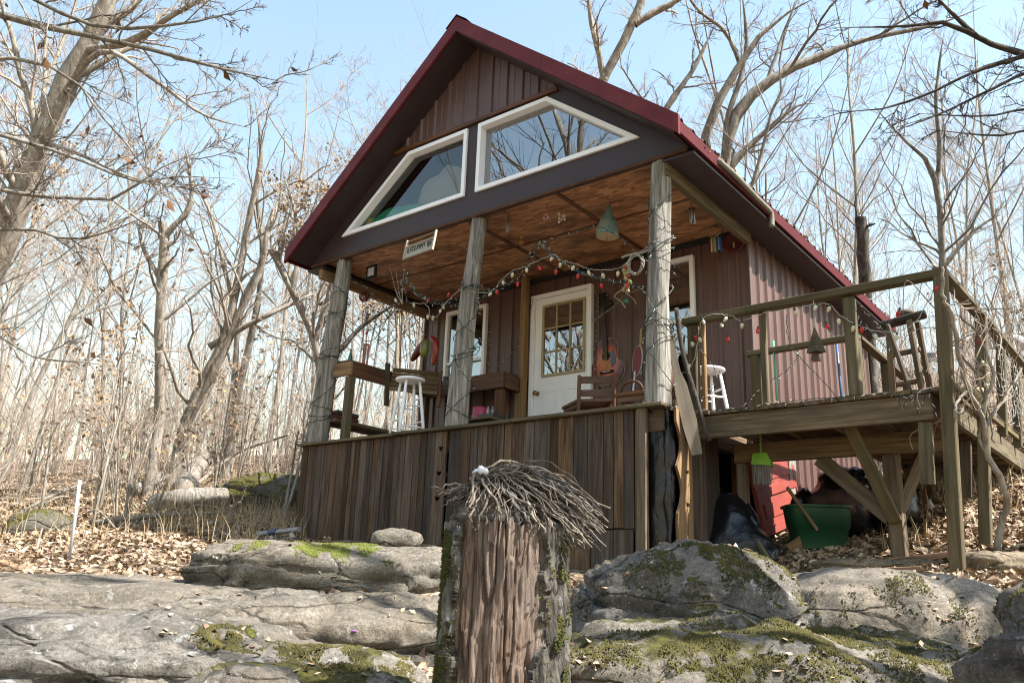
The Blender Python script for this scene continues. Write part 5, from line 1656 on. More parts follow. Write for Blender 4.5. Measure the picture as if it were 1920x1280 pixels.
for p0, p1, w_ in (((6.38, 1.5, .0), (6.40, 1.52, .85), .055), ((6.64, 1.5, .0), (6.58, 1.5, .90), .05), ((6.66, 1.75, .0), (6.62, 1.65, .90), .05), ((6.60, 1.35, .0), (6.42, 1.40, .84), .04)): plank('leg', p0, p1, w_, w_, M['lumber'], h, (1, 0, 0), .012)
for z in (.30, .58): plank('rung', (6.38, 1.52, z), (6.64, 1.56, z + .03), .05, .035, M['lumber'], h, (0, 0, 1), .01)
v, f = ballvf((6.55, 1.55, .965), .07, 12, 8, (1, .8, .55)); tag(obj('dark_stone', v, f, M['rock_lich'], None, True), 'dark rounded stone lying on the rustic trestle', 'stone')
v, f = lathe([(.02, 0), (.09, .0), (.12, .12), (.13, .15)], (7.0, 1.35, .0), 16); tag(obj('clay_pot', v, f, plain('pale_pot', (.35, .28, .16), .8), None, True), 'pale pot half hidden by the vine on the deck', 'pot')
for (x, y, z0, z1, c, lab) in ((5.18, 1.90, .0, 1.02, (.16, .42, .22), 'green handled broom pole against the inner deck rail'), (5.78, 2.05, .0, 1.0, (.07, .14, .30), 'blue handled pole against the side wall')):
    m = MB(); m.tube([(x, y, z0), (x - .03, y + .05, z1)], .014, 8); tag(m.build('tool_pole', plain('pole%.1f' % x, c, .4), None, True), lab, 'pole')
# grey gutter length with a bent end lying along the right eave
m = MB(); m.tube(spline([(5.29, .42, 2.40), (5.30, .8, 2.395), (5.29, 1.3, 2.385), (5.285, 1.68, 2.38), (5.28, 1.75, 2.33), (5.28, 1.75, 2.22)], 5), .030, 10)
gp = m.build('gutter_pipe', tex('mossy_grey_pipe', [(.20, .20, .15), (.34, .33, .26)], ns=8, rough=.8), None, True); tag(gp, 'mossy grey gutter pipe with bent end on the right eave', 'gutter')

# ------------------------------------------------------------------ under and beside the deck
GRN = plain('green_tub_plastic', (.018, .095, .04), .5)
tb = thing('green_tub', 'big green plastic tub full of leaves under the deck', 'tub', (5.62, 1.55, -1.2))
gzt = gz(5.6, 1.55)
def ring(cx, cy, hx, hy, z, rz=.62, n=24):
    out = []
    for k in range(n):
        a = 2 * math.pi * k / n; x = hx * math.copysign(abs(math.cos(a)) ** .45, math.cos(a)); y = hy * math.copysign(abs(math.sin(a)) ** .45, math.sin(a))
        out.append(V((cx + x * math.cos(rz) - y * math.sin(rz), cy + x * math.sin(rz) + y * math.cos(rz), z)))
    return out
def loft(rs):
    n = len(rs[0]); vs = [q for r in rs for q in r]; F = []
    for i in range(len(rs) - 1):
        for j in range(n): F.append((i * n + j, i * n + (j + 1) % n, (i + 1) * n + (j + 1) % n, (i + 1) * n + j))
    return vs, F
c = (5.62, 1.55)
v, f = loft([ring(*c, .23, .15, gzt - .02), ring(*c, .25, .17, gzt + .16), ring(*c, .262, .182, gzt + .165), ring(*c, .285, .20, gzt + .345)]); obj('tub_wall', v, f, GRN, tb, True)
v, f = loft([ring(*c, .285, .20, gzt + .34), ring(*c, .305, .22, gzt + .345), ring(*c, .305, .22, gzt + .365), ring(*c, .27, .185, gzt + .367), ring(*c, .22, .14, gzt + .1)]); obj('tub_rim', v, f, GRN, tb)
for (cx, cy, cz, r, sq, lab, sd) in ((5.75, 1.95, gz(5.75, 1.95) + .28, .30, (1, .8, 1.15), 'black rubbish bag heaped behind the green tub', 1), (6.12, 2.15, gz(6.12, 2.15) + .2, .24, (1, .9, 1.2), 'black rubbish bag by the middle deck post', 2), (5.42, 1.75, gz(5.42, 1.75) + .22, .16, (.8, .8, 1.6), 'narrow black bag beside the red door', 3)):
    v, f = ballvf((0, 0, 0), r, 36, 26, sq)
    v = [V((cx, cy, cz)) + q * (1 + .16 * mnoise.noise(q * 9 + V((sd, 0, 0))) + .10 * abs(mnoise.noise(q * 21 + V((0, sd, 0))))) for q in v]
    tag(obj('rubbish_bag', v, f, M['plastic'], None, True), lab, 'bag', 'rubbish bags under the deck')
v, f = ballvf((0, 0, 0), .2, 20, 14, (1.1, .8, .7)); tag(obj('rag_heap', [V((5.72, 1.62, gzt + .38)) + q * (1 + .3 * mnoise.noise(q * 12)) for q in v], f, tex('dirty_rags', [(.04, .03, .03), (.16, .08, .07)], ns=6, rough=.9), None, True), 'dirty brown rags heaped in the green tub', 'rags')
# covered mower
mw = thing('lawn_mower', 'lawn mower under black plastic beside the boulder', 'mower', (5.2, .85, -1.3))
zg = gz(5.25, .85)
def wheel(c, r, ax, par):
    v, f = lathe([(r * .72, -.022), (r * .95, -.024), (r, -.012), (r, .012), (r * .95, .024), (r * .72, .022)], c, 28, ax); w_ = obj('wheel', v, f, plain('wheel_rubber', (.025, .025, .028), .6) if 'wheel_rubber' not in bpy.data.materials else bpy.data.materials['wheel_rubber'], par, True)
    hl = [[(r * .46 * math.cos(a + .0) + r * .13 * math.cos(b_), r * .46 * math.sin(a) + r * .13 * math.sin(b_)) for b_ in [-2 * math.pi * j / 10 for j in range(10)]] for a in [2 * math.pi * k / 7 for k in range(7)]]
    ov = [(r * .74 * math.cos(a), r * .74 * math.sin(a)) for a in [2 * math.pi * k / 28 for k in range(28)]]
    Q = Matrix.Translation(V(c)) @ V(ax).to_track_quat('Z', 'Y').to_matrix().to_4x4() @ Matrix.Translation((0, 0, .014))
    v, f = plate(ov, hl, .012, Q); obj('rim', v, f, plain('wheel_plastic', (.06, .06, .07), .5) if 'wheel_plastic' not in bpy.data.materials else bpy.data.materials['wheel_plastic'], w_)
    v, f = ballvf(V(c) + V(ax).normalized() * .018, r * .14, 8, 6); obj('hub_cap', v, f, M['rust'], w_, True)
axw = V((.55, -.83, 0))
wheel((5.30, .70, zg + .10), .135, axw, mw); wheel((5.06, .95, zg + .12), .11, axw, mw)
vs, F = [], []
nu, nv = 40, 30
for i in range(nv + 1):
    for j in range(nu):
        t = i / nv; a = 2 * math.pi * j / nu
        r = (.34 - .10 * t - .16 * t * t) * (1 + .20 * mnoise.noise(V((math.cos(a) * 2.2, math.sin(a) * 2.2, t * 3))) + .10 * abs(mnoise.noise(V((math.cos(a) * 6, math.sin(a) * 6, t * 5 + 4)))))
        vs.append(V((5.12 + r * math.cos(a) - .10 * t, .92 + r * .8 * math.sin(a) + .06 * t, zg + .08 + .58 * t)))
for i in range(nv):
    for j in range(nu): F.append((i * nu + j, i * nu + (j + 1) % nu, (i + 1) * nu + (j + 1) % nu, (i + 1) * nu + j))
F.append(tuple(nv * nu + j for j in range(nu)))
obj('cover', vs, F, M['plastic'], mw, True)
plank('skid', (5.38, .72, zg + .20), (5.62, .50, zg - .05), .05, .03, M['moss_lumber'], mw)
# red panel door leaning on the foundation
rd = thing('red_door', 'old red panelled door leaning under the house side', 'door', (5.05, 2.2, -1))
RED = tex('sun_faded_red_paint', [(.30, .055, .04), (.42, .09, .065)], ns=4, rough=.6, blotch=[((.45, .25, .2), (1, 1, 1), 9, .62, .75, .5)])
RM = Matrix.Translation((5.10, 1.62, -1.02)) @ Matrix.Rotation(-.10, 4, 'Y') @ side_at(0) @ Matrix.Rotation(.22, 4, 'Z')
ol = [(0, 0), (1.25, 0), (1.25, .80), (0, .80)]
v, f = plate(ol, [[(.08, .08), (.08, .36), (1.17, .36), (1.17, .08)], [(.08, .44), (.08, .72), (1.17, .72), (1.17, .44)]], .04, RM); obj('door_frame', v, f, RED, rd)
for z0, z1 in ((.08, .36), (.44, .72)):
    v, f = plate([(.08, z0), (1.17, z0), (1.17, z1), (.08, z1)], [], .012, RM @ Matrix.Translation((0, 0, -.018))); obj('door_panel', v, f, RED, rd)
    v, f = plate([(.16, z0 + .07), (1.09, z0 + .07), (1.09, z1 - .07), (.16, z1 - .07)], [], .012, RM @ Matrix.Translation((0, 0, -.008))); obj('raised_panel', v, f, RED, rd)
bo_ = plank('weathered_board', (5.05, 2.55, -1.0), (4.99, 2.72, .05), .20, .025, tex('grey_board', [(.22, .20, .16), (.38, .35, .30)], WG, 1.4, 7, .5, .9, .3, .004), None, (0, 1, 0)); tag(bo_, 'curved grey weathered board behind the red door', 'board')
# broom hanging from the deck and mop head
bm = thing('broom', 'lime green broom hanging head down under the deck', 'broom', (5.38, .95, -.5))
bx = on(1428, 870, 'y', .92)
m = MB(); m.tube([(bx.x, .92, bx.z + .10), (bx.x, .92, -.05)], .012, 8); m.build('handle', plain('lime_handle', (.25, .42, .08), .4), bm)
m = MB(); z = bx.z + .10
m.add([V((bx.x - .07, .90, z)), V((bx.x + .06, .90, z)), V((bx.x + .06, .94, z)), V((bx.x - .07, .94, z)), V((bx.x - .085, .885, z - .10)), V((bx.x + .105, .885, z - .12)), V((bx.x + .105, .955, z - .12)), V((bx.x - .085, .955, z - .10))], [(0, 1, 2, 3), (7, 6, 5, 4), (0, 4, 5, 1), (1, 5, 6, 2), (2, 6, 7, 3), (3, 7, 4, 0)]); m.build('head', plain('lime_plastic', (.30, .62, .06), .5), bm)
m = MB()
for k in range(70):
    u = lr.uniform(-.08, .09); m.tube([(bx.x + u, .92 + lr.uniform(-.03, .03), z - .10), (bx.x + u * 1.05, .92 + lr.uniform(-.035, .035), z - .25 - lr.uniform(0, .04))], .0025, 3, False)
tag(m.build('bristles', plain('grey_bristle', (.30, .29, .26), .9), bm), kind='stuff')
# planks and sticks strewn by the mower
for p0, p1, w_, mt, lab in (((5.45, 1.25, -1.16), (5.62, 1.42, -1.0), .10, TAN, 'short pale board leaning by the red door foot'), ((5.3, 1.3, -1.2), (5.55, 1.5, -1.08), .07, M['moss_lumber'], 'split board end lying behind the mower'), ((5.52, 1.1, -.62), (5.68, 1.35, -.98), .03, TAN, 'thin stick leaning into the green tub')):
    tag(plank('board_scrap', p0, p1, w_, .02, mt, None, (0, 0, 1)), lab, 'board')
a, b = gpt(1662, 1066, 5.2, 9), gpt(1790, 1050, 5.2, 9)
tag(plank('lumber_scrap', a + V((0, 0, .05)), b + V((0, 0, .05)), .05, .09, RW, None, (0, 0, 1)), 'reddish length of lumber on the ground at the deck post', 'lumber')
a, b = gpt(1590, 1083, 5.0, 9), gpt(1730, 1078, 5.0, 9)
tag(plank('lumber_scrap', a + V((0, 0, .03)), b + V((0, 0, .03)), .07, .04, TAN, None, (0, 0, 1)), 'tan flat board on the ground behind the pale boulder', 'lumber')
a, b = gpt(1075, 1150, 4.5, 8), gpt(1135, 1145, 4.5, 8)
tag(plank('timber_end', a + V((0, 0, .05)), b + V((0, 0, .09)), .10, .10, M['lumber'], None, (0, 0, 1)), 'squared timber end lying right of the stump', 'timber')
# garden tools leaning on the side wall
for k, (px, py, top, c, lab) in enumerate(((1655, 960, (1632, 880), (.30, .2, .1), 'rake handle leaning at the far wall'), (1672, 962, (1660, 900), (.7, .68, .62), 'white pole leaning at the far wall'), (1690, 945, (1660, 866), (.28, .19, .10), 'wooden shovel handle leaning right of the white pole'), (1700, 950, (1668, 868), (.2, .42, .24), 'green metal stake leaning by the shovel'), (1712, 948, (1684, 872), (.60, .36, .06), 'yellow handled tool leaning furthest right'), (1665, 950, (1645, 895), (.3, .2, .12), 'short dark handle leaning at the far wall'))):
    p = gpt(px, py, 7.0, 12); q = at(top[0], top[1], (p - CAM).dot(_fw) + .45); q = p + (q - p) * 1.12
    th_ = thing('garden_tool', lab, 'garden tool', p)
    m = MB(); m.tube([p, p.lerp(q, .5) + V((.01, 0, 0)), q], .016 if k != 4 else .02, 8); m.build('handle', plain('tool%d' % k, c, .6), th_)
    if k in (0, 2, 3): 
        d_ = (q - p).normalized(); m = MB(); m.bar(p - d_ * .04, p + d_ * .2, .15, .012, (1, .4, 0), .004); m.build('blade', M['rust'] if k != 3 else plain('tin', (.5, .5, .5), .4), th_)
p = gpt(1745, 960, 6.5, 11)
v, f = lathe([(.05, 0), (.045, .05), (.004, .13)], p, 10); tag(obj('paper_cone', v, f, plain('pale_paper', (.6, .58, .56), .8)), 'small pale cone on the leaves under the walkway', 'litter')
# ------------------------------------------------------------------ stump with its bundle of twigs
SX, SY = ground_frame(3.16, .005)
SB, ST = -2.25, -1.345
face = V((math.sin(YAW), -math.cos(YAW), 0)); rgt = V((math.cos(YAW), math.sin(YAW), 0))
stump = thing('tree_stump', 'tall rotten tree stump with peeling bark in the foreground', 'stump', (SX, SY, SB))


def make_rot():
    m, nt, p = newmat('rotten_heartwood')
    v = coords(nt, (16, 16, 1.7), False)
    f = noise(nt, v, 2.4, 11, .74, .9)
    c = ramp(nt, f, [(.28, (.045, .028, .02)), (.42, (.19, .12, .085)), (.55, (.37, .26, .195)), (.72, (.60, .49, .40))])
    f2 = noise(nt, coords(nt, (3, 3, .6), False), 2.0, 6, .65)
    c = mix(nt, ramp(nt, f2, [(.50, 0.0), (.66, .75)]), c, (.34, .29, .25))
    c = mix(nt, ramp(nt, noise(nt, coords(nt, (7, 7, .8), False), 1.8, 7, .7), [(.60, 0.0), (.68, .9)]), c, (.03, .018, .012))
    nt.links.new(c, p.inputs['Base Color']); p.inputs['Roughness'].default_value = .9; p.inputs['Specular IOR Level'].default_value = .2
    nt.links.new(bump(nt, f, 1.0, .03), p.inputs['Normal'])
    return m


M['rot'] = make_rot()
M['stumpbark'] = make_bark('stump_bark', [(.035, .029, .024), (.13, .115, .098), (.26, .24, .21)], (9, 9, 2.2), (.42, .42, .39), .75, 1.0)
M['stumpmoss'] = tex('stump_moss', [(.05, .055, .012), (.13, .13, .03)], ns=30, rough=.95, bmp=.8, bd=.02)
nA, nH = 320, 130
def stump_r(phi, h):
    q = V((math.cos(phi), math.sin(phi), 0))
    base = .207 + .024 * (1 - h) + .012 * mnoise.noise(V((q.x * 1.2, q.y * 1.2, h)))
    return base
def rot_r(phi, h):
    q = V((math.cos(phi), math.sin(phi), 0)); w_ = .35 * mnoise.noise(V((q.x * 2, q.y * 2, h * 6)))
    f1 = .5 - abs(mnoise.noise(V((q.x * 8 + w_, q.y * 8, h * 1.6 + 3))))
    f2 = mnoise.noise(V((q.x * 19 + w_ * 3, q.y * 19, h * 3.2))); f3 = mnoise.noise(V((q.x * 42, q.y * 42, h * 9)))
    crack = max(0, .10 - abs(mnoise.noise(V((q.x * 5 + w_, q.y * 5, h * 1.1 + 9))))) / .10
    chunk = mnoise.cell(V((q.x * 6 + w_ * 2, q.y * 6 + w_, h * 3.4 + w_ * 2)))
    return stump_r(phi, h) - .016 + .018 * f1 + .008 * f2 + .004 * f3 - .024 * crack ** 1.4 + .006 * chunk + .008 * mnoise.noise(V((q.x * 3, q.y * 3, h * 5)))
def bark_mask(phi, h):
    d = math.degrees(phi)
    n = 9 * mnoise.noise(V((phi * 3, h * 7, 1))) + 6 * mnoise.noise(V((phi * 9, h * 16, 4)))
    r0 = 40 - 30 * max(0, min(1, (.55 - h) / .25)) if h < .55 else 40
    if h < .33: r0 = 12
    return d + n > r0 or d + n < -52
def spt(phi, r, h): return V((SX, SY, SB + (ST - SB) * h)) + (face * math.cos(phi) + rgt * math.sin(phi)) * r
vs, F = [], []
for i in range(nH + 1):
    for j in range(nA):
        phi = -math.pi + 2 * math.pi * j / nA
        h = i / nH
        top = 1 + .030 * mnoise.noise(V((math.cos(phi) * 6, math.sin(phi) * 6, 2))) + .018 * mnoise.noise(V((math.cos(phi) * 20, math.sin(phi) * 20, 5)))
        vs.append(spt(phi, rot_r(phi, h), h * top))
for i in range(nH):
    for j in range(nA): F.append((i * nA + j, i * nA + (j + 1) % nA, (i + 1) * nA + (j + 1) % nA, (i + 1) * nA + j))
k0 = len(vs); 
for rr_ in (.7, .35):
    for j in range(nA): vs.append(spt(-math.pi + 2 * math.pi * j / nA, .17 * rr_, .965 + .01 * mnoise.noise(V((j * .3, rr_ * 9, 1)))))
for a_, b_ in ((nH * nA, k0), (k0, k0 + nA)):
    for j in range(nA): F.append((a_ + j, a_ + (j + 1) % nA, b_ + (j + 1) % nA, b_ + j))
F.append(tuple(k0 + nA + j for j in range(nA)))
obj('heartwood', vs, F, M['rot'], stump, True)
for nm, sel in (('bark', lambda p: p > 0), ('bark', lambda p: p <= 0)):
    idx = {}; vs, F = [], []
    def vert(i, j, outer):
        j %= nA
        k = (i, j, outer)
        if k not in idx:
            phi = -math.pi + 2 * math.pi * j / nA; h = i / nH
            q = V((math.cos(phi) * .22, math.sin(phi) * .22, h * .92))
            furrow = abs(mnoise.noise(V((q.x * 34, q.y * 34, q.z * 5.5)))) + .5 * abs(mnoise.noise(V((q.x * 60, q.y * 60, q.z * 16))))
            r = stump_r(phi, h) + (.0 + .026 * min(1, furrow * 1.5) if outer else -.025)
            idx[k] = len(vs); vs.append(spt(phi, r, h * (1.0 + .02 * mnoise.noise(q * 18))))
        return idx[k]
    on_ = lambda i, j: 0 <= i < nH and bark_mask(-math.pi + 2 * math.pi * ((j % nA) + .5) / nA, (i + .5) / nH) and sel(-math.pi + 2 * math.pi * ((j % nA) + .5) / nA)
    for i in range(nH):
        for j in range(nA):
            if not on_(i, j): continue
            F.append((vert(i, j, 1), vert(i, j + 1, 1), vert(i + 1, j + 1, 1), vert(i + 1, j, 1)))
            for di, dj, e0, e1 in ((1, 0, (1, 0), (1, 1)), (-1, 0, (0, 1), (0, 0)), (0, 1, (1, 1), (0, 1)), (0, -1, (0, 0), (1, 0))):
                if not on_(i + di, j + dj):
                    a_ = (i + e0[0], j + e0[1]); b_ = (i + e1[0], j + e1[1])
                    F.append((vert(*a_, 1), vert(*b_, 1), vert(*b_, 0), vert(*a_, 0)))
    obj(nm, vs, F, M['stumpbark'], stump, True)
g = np.random.default_rng(9)
def tufts(pts, nrm, hgt, g):
    """tiny moss shoots: four-sided spikes standing on the surface"""
    n = len(pts); pts = np.asarray(pts); nrm = np.asarray(nrm) + g.normal(size=(n, 3)) * .45
    nrm /= np.linalg.norm(nrm, axis=1, keepdims=True)
    a = g.normal(size=(n, 3)); a -= nrm * (a * nrm).sum(1, keepdims=True); a /= np.linalg.norm(a, axis=1, keepdims=True); b = np.cross(nrm, a)
    s = hgt * g.uniform(.5, 1.4, (n, 1)); w_ = s * .45
    v = np.stack([pts + a * w_, pts + (-.5 * a + .87 * b) * w_, pts + (-.5 * a - .87 * b) * w_, pts + nrm * s], 1)
    i = np.arange(n)[:, None] * 4
    return v.reshape(-1, 3), np.concatenate([i + [[0, 1, 3]], i + [[1, 2, 3]], i + [[2, 0, 3]]])
P_, N_ = [], []
for k in range(9000):
    phi = math.radians(g.normal(-80, 13)) if k % 3 else math.radians(g.normal(58, 9)); h = g.uniform(.05, .97) if k % 3 else g.normal(.55, .2)
    if k % 3 and mnoise.noise(V((phi * 3, h * 5, 7))) < -.05: continue
    if not k % 3 and mnoise.noise(V((phi * 5, h * 9, 3))) < .12: continue
    if not 0 < h < 1: continue
    P_.append(tuple(spt(phi, stump_r(phi, h) + .022, h))); N_.append(tuple(face * math.cos(phi) + rgt * math.sin(phi)))
v, t = tufts(P_, N_, .010, g)
tag(link('stump_moss', npmesh(v, None, t), M['stumpmoss'], stump), kind='stuff')
# layered cut slab on top
cs = V((SX, SY, ST)) + rgt * -.02
vs = []
for k, (r, z) in enumerate(((.175, -.01), (.19, .008), (.183, .022), (.175, .026), (.178, .040), (.15, .048))):
    for j in range(60):
        a_ = 2 * math.pi * j / 60
        vs.append(cs + (rgt * math.cos(a_) + face * math.sin(a_)) * (r * (1 + .06 * mnoise.noise(V((math.cos(a_) * 3, math.sin(a_) * 3, k))))) + V((0, 0, z - .012 * math.cos(a_))))
F = [(k * 60 + j, k * 60 + (j + 1) % 60, (k + 1) * 60 + (j + 1) % 60, (k + 1) * 60 + j) for k in range(5) for j in range(60)] + [tuple(300 + j for j in range(60))]
tag(obj('cut_slab', vs, F, M['darkbark'], stump, True), 'dark cracked old saw cut top of the stump')
bundle = thing('twig_bundle', 'bundle of dry twigs combed over the top of the stump', 'twigs', V((SX, SY, ST + .06)))
M['drytwig'] = tex('dry_twig_bark', [(.05, .038, .03), (.19, .155, .12), (.38, .33, .27)], (3, 3, 3), 9, 6, .3, .9, .4, .004, val=.4)
tr_ = random.Random(5)
hub = V((SX, SY, ST + .145)) + rgt * -.085
for k in range(280):
    if k < 205:
        u = tr_.random()
        end = hub + rgt * tr_.uniform(.22, .45) + face * tr_.uniform(-.18, .20) + V((0, 0, -.07 - .16 * u))
        st_ = hub + rgt * tr_.uniform(-.05, .08) + face * tr_.uniform(-.05, .07) + V((0, 0, tr_.uniform(-.02, .03)))
        lift = .11 * (1 - .35 * u) * tr_.uniform(.35, 1.0)
    elif k < 262:
        end = hub + rgt * tr_.uniform(-.08, .28) + face * tr_.uniform(.15, .24) + V((0, 0, tr_.uniform(-.19, -.09)))
        st_ = hub + rgt * tr_.uniform(-.06, .14) + face * tr_.uniform(-.04, .06) + V((0, 0, tr_.uniform(-.02, .04))); lift = .045
    else:
        end = hub + rgt * tr_.uniform(-.19, -.1) + face * tr_.uniform(-.02, .12) + V((0, 0, tr_.uniform(-.10, -.02)))
        st_ = hub + rgt * tr_.uniform(-.02, .06); lift = .01
    mid = (st_ + end) / 2 + V((0, 0, lift))
    P = spline([st_, st_.lerp(mid, .5) + V((0, 0, lift * .4)), mid, mid.lerp(end, .6) + V((0, 0, lift * .25)), end], 3)
    P = [q + V((tr_.gauss(0, .006), tr_.gauss(0, .006), tr_.gauss(0, .005))) for q in P]
    r0 = tr_.choice([.0026, .0032, .004, .005, .0068]); m = MB(); n_ = len(P); m.tube(P, [r0 * (1 - .55 * i / n_) * (1.25 if i % 4 == 0 else 1) for i in range(n_)], 5); m.build('twig', M['drytwig'], bundle, True)
v, f = ballvf(hub + V((0, 0, .045)) + face * .05 - rgt * .02, .030, 14, 10, (1.2, .7, .6)); v = [q + V((.012 * mnoise.noise(q * 40), .01 * mnoise.noise(q * 45 + V((3, 1, 2))), .014 * mnoise.noise(q * 50))) for q in v]
tag(obj('white_shell', v, f, plain('white_shell', (.95, .95, .97), .4), None, True), 'white shell tucked into the twig bundle', 'shell')

# ------------------------------------------------------------------ string lights
BW = plain('frosted_bulb', (.75, .68, .48), .25); BR_ = plain('red_bulb', (.65, .02, .025), .2); BB = plain('clear_mini_bulb', (.75, .75, .72), .3)
v, f = lathe([(.005, .0), (.010, -.003), (.016, -.016), (.017, -.026), (.012, -.045), (.003, -.056)], (0, 0, 0), 10)
bulb_me = {}
for nm, mt in (('w', BW), ('r', BR_)):
    bulb_me[nm] = mesh(v, f, True); bulb_me[nm].materials.append(mt)
v, f = lathe([(.008, .022), (.009, .0), (.007, -.002)], (0, 0, 0), 8); sock_me = mesh(v, f); sock_me.materials.append(M['rope'])
sr = random.Random(31)


def bulb(par, p, kind):
    Mx = Matrix.Translation(p) @ Matrix.Rotation(sr.uniform(-.5, .5), 4, 'X') @ Matrix.Rotation(sr.uniform(-.5, .5), 4, 'Y')
    o = link('bulb', bulb_me[kind], None, par, Mx); link('socket', sock_me, None, o, Mx @ Matrix.Translation((0, 0, .001)))


def minis(par, P, step, name='mini_bulbs'):
    m = MB(); acc = 0
    for a, b_ in zip(P[:-1], P[1:]):
        acc += (b_ - a).length
        if acc > step:
            acc = 0; d_ = V((sr.uniform(-1, 1), sr.uniform(-1, 1), sr.uniform(-1, .6))).normalized()
            m.tube([a, a + d_ * .014], .0042, 5); m.tube([a + d_ * .014, a + d_ * .034], [.003, .0015], 4)
    if m.v: tag(m.build(name, BB, par), kind='stuff')


def light_string(label, paths, wire, bulbs=(), mini=None, r=.0032, base=None):
    P0 = V(paths[0][0])
    s = thing('light_string', label, 'string lights', base or P0, 'strings of lights')
    for pts in paths:
        P = spline(pts, 8)
        P = [q + V((sr.gauss(0, .004), sr.gauss(0, .004), sr.gauss(0, .004))) for q in P]
        m = MB(); m.tube(P, r, 5); m.build('wire', wire, s)
        if mini: minis(s, P, mini)
    for p, k in bulbs: bulb(s, p, k)
    return s


def OY(y, *pp): return [on(a, b, 'y', y) for a, b in pp]
rail_b = [(x, y, 'w') for x, y in ((1318, 600), (1352, 606), (1363, 594), (1391, 605), (1490, 582), (1531, 572), (1556, 574), (1572, 597), (1601, 610), (1640, 626), (1681, 628), (1297, 640), (1293, 682), (1310, 632))] + [(x, y, 'r') for x, y in ((1304, 628), (1364, 631), (1421, 616), (1550, 607), (1616, 612), (1686, 582), (1757, 535))]
light_string('white cord of big frosted and red bulbs along the deck rail', [OY(.415, (1242, 690), (1275, 700), (1300, 680), (1318, 598), (1363, 590), (1391, 600), (1440, 585), (1490, 578), (1531, 570), (1556, 572), (1575, 590), (1601, 605), (1640, 620), (1681, 620), (1720, 600), (1757, 530))], M['wirewhite'], [(on(x, y, 'y', .41), k) for x, y, k in rail_b])
arch_b = [(x, y, 'w') for x, y in ((922, 548), (943, 526), (962, 511), (988, 502), (1035, 482), (1051, 492), (1076, 498), (1102, 507), (1129, 512), (1159, 508))] + [(x, y, 'r') for x, y in ((930, 543), (971, 528), (1010, 499), (1043, 505), (1085, 513), (1127, 531), (1176, 530))]
light_string('white cord of frosted and red bulbs arching between middle and right posts', [OY(-.03, (896, 550), (922, 545), (943, 522), (962, 507), (988, 498), (1035, 478), (1051, 488), (1076, 494), (1102, 503), (1129, 506), (1159, 503), (1180, 490), (1222, 455), (1250, 430))], M['wirewhite'], [(on(x, y, 'y', -.03), k) for x, y, k in arch_b])
light_string('green mini light garland arching above the front door', [OY(.02, (893, 560), (930, 545), (970, 520), (1000, 480), (1010, 455), (1030, 470), (1060, 495), (1100, 515), (1140, 525), (1200, 540), (1225, 545)), OY(.05, (893, 550), (925, 540), (960, 525), (995, 500), (1008, 462), (1040, 480), (1080, 505), (1125, 520), (1180, 535)), OY(-.01, (893, 568), (940, 530), (985, 490), (1012, 450), (1035, 478), (1090, 512), (1150, 528), (1220, 538)), OY(.08, (1005, 462), (1060, 440), (1120, 425), (1180, 460), (1225, 500))], M['rope'], (), .055, .0045)
light_string('tangled green mini light garland from left post to middle post', [OY(.03, (640, 590), (670, 612), (700, 617), (730, 595), (750, 560), (760, 520), (775, 545), (800, 562), (840, 572), (872, 565)), OY(.08, (640, 600), (690, 640), (725, 600), (757, 530), (790, 556), (830, 566), (870, 575)), OY(.0, (752, 545), (758, 505), (768, 530), (785, 555), (815, 570), (850, 560), (872, 555)), OY(.2, (655, 520), (690, 545), (740, 600), (780, 650)), OY(.3, (757, 540), (775, 590), (800, 630))], M['rope'], [(on(x, y, 'y', 0.0), k) for x, y, k in ((803, 560, 'r'), (842, 548, 'r'), (740, 560, 'w'), (830, 572, 'w'), (812, 592, 'w'), (690, 620, 'r'))], .05, .0045)
light_string('white cord loop of frosted bulbs left of the middle post', [OY(-.02, (770, 568), (800, 572), (806, 592), (820, 593), (830, 575), (862, 545), (893, 548))], M['wirewhite'], [(on(x, y, 'y', -.02), 'w') for x, y in ((802, 590), (826, 580), (776, 568))])
light_string('mini light strand hanging in a loop behind the deck rail', [OY(.44, (1474, 590), (1480, 640), (1500, 670), (1530, 700), (1570, 745)), OY(.44, (1300, 640), (1340, 690), (1330, 740), (1290, 750)), OY(1.2, (1380, 770), (1440, 720), (1480, 690), (1500, 660))], M['rope'], (), .05)
light_string('mini light strand trailing over the deck front edge', [OY(.43, (1310, 770), (1400, 765), (1480, 752), (1560, 745), (1640, 738), (1700, 742), (1740, 732)), OY(.43, (1680, 735), (1690, 760), (1712, 742), (1720, 775), (1735, 740)), OY(.44, (1742, 728), (1748, 760), (1756, 775))], M['rope'], (), .06)
light_string('dark light strand hung from the rail by the deck corner', [OY(.46, (1600, 575), (1625, 610), (1650, 640), (1672, 660)), OY(.46, (1606, 570), (1640, 600), (1660, 625))], M['rope'], (), .05)
cl = [on(x, y, 'x', 7.10) for x, y in ((1830, 575), (1838, 590), (1846, 612), (1836, 622), (1852, 628), (1842, 640), (1830, 645), (1858, 650), (1848, 604), (1862, 668), (1836, 660))]
cl = [V((q.x, 1.6 + .25 * ((i * 7) % 5) / 4, min(.85, .25 + .5 * ((i * 3) % 11) / 10))) for i, q in enumerate(cl)]
light_string('cluster of pale bulbs dangling on the outer deck rail', [[V((7.12, 1.45, .88)), V((7.12, 1.6, .80)), V((7.11, 1.75, .60)), V((7.12, 1.9, .70)), V((7.12, 2.0, .4)), V((7.12, 2.2, .86))]], M['wirewhite'], [(q, 'w') for q in cl[:9]] + [(q, 'r') for q in cl[9:]])
ip = []
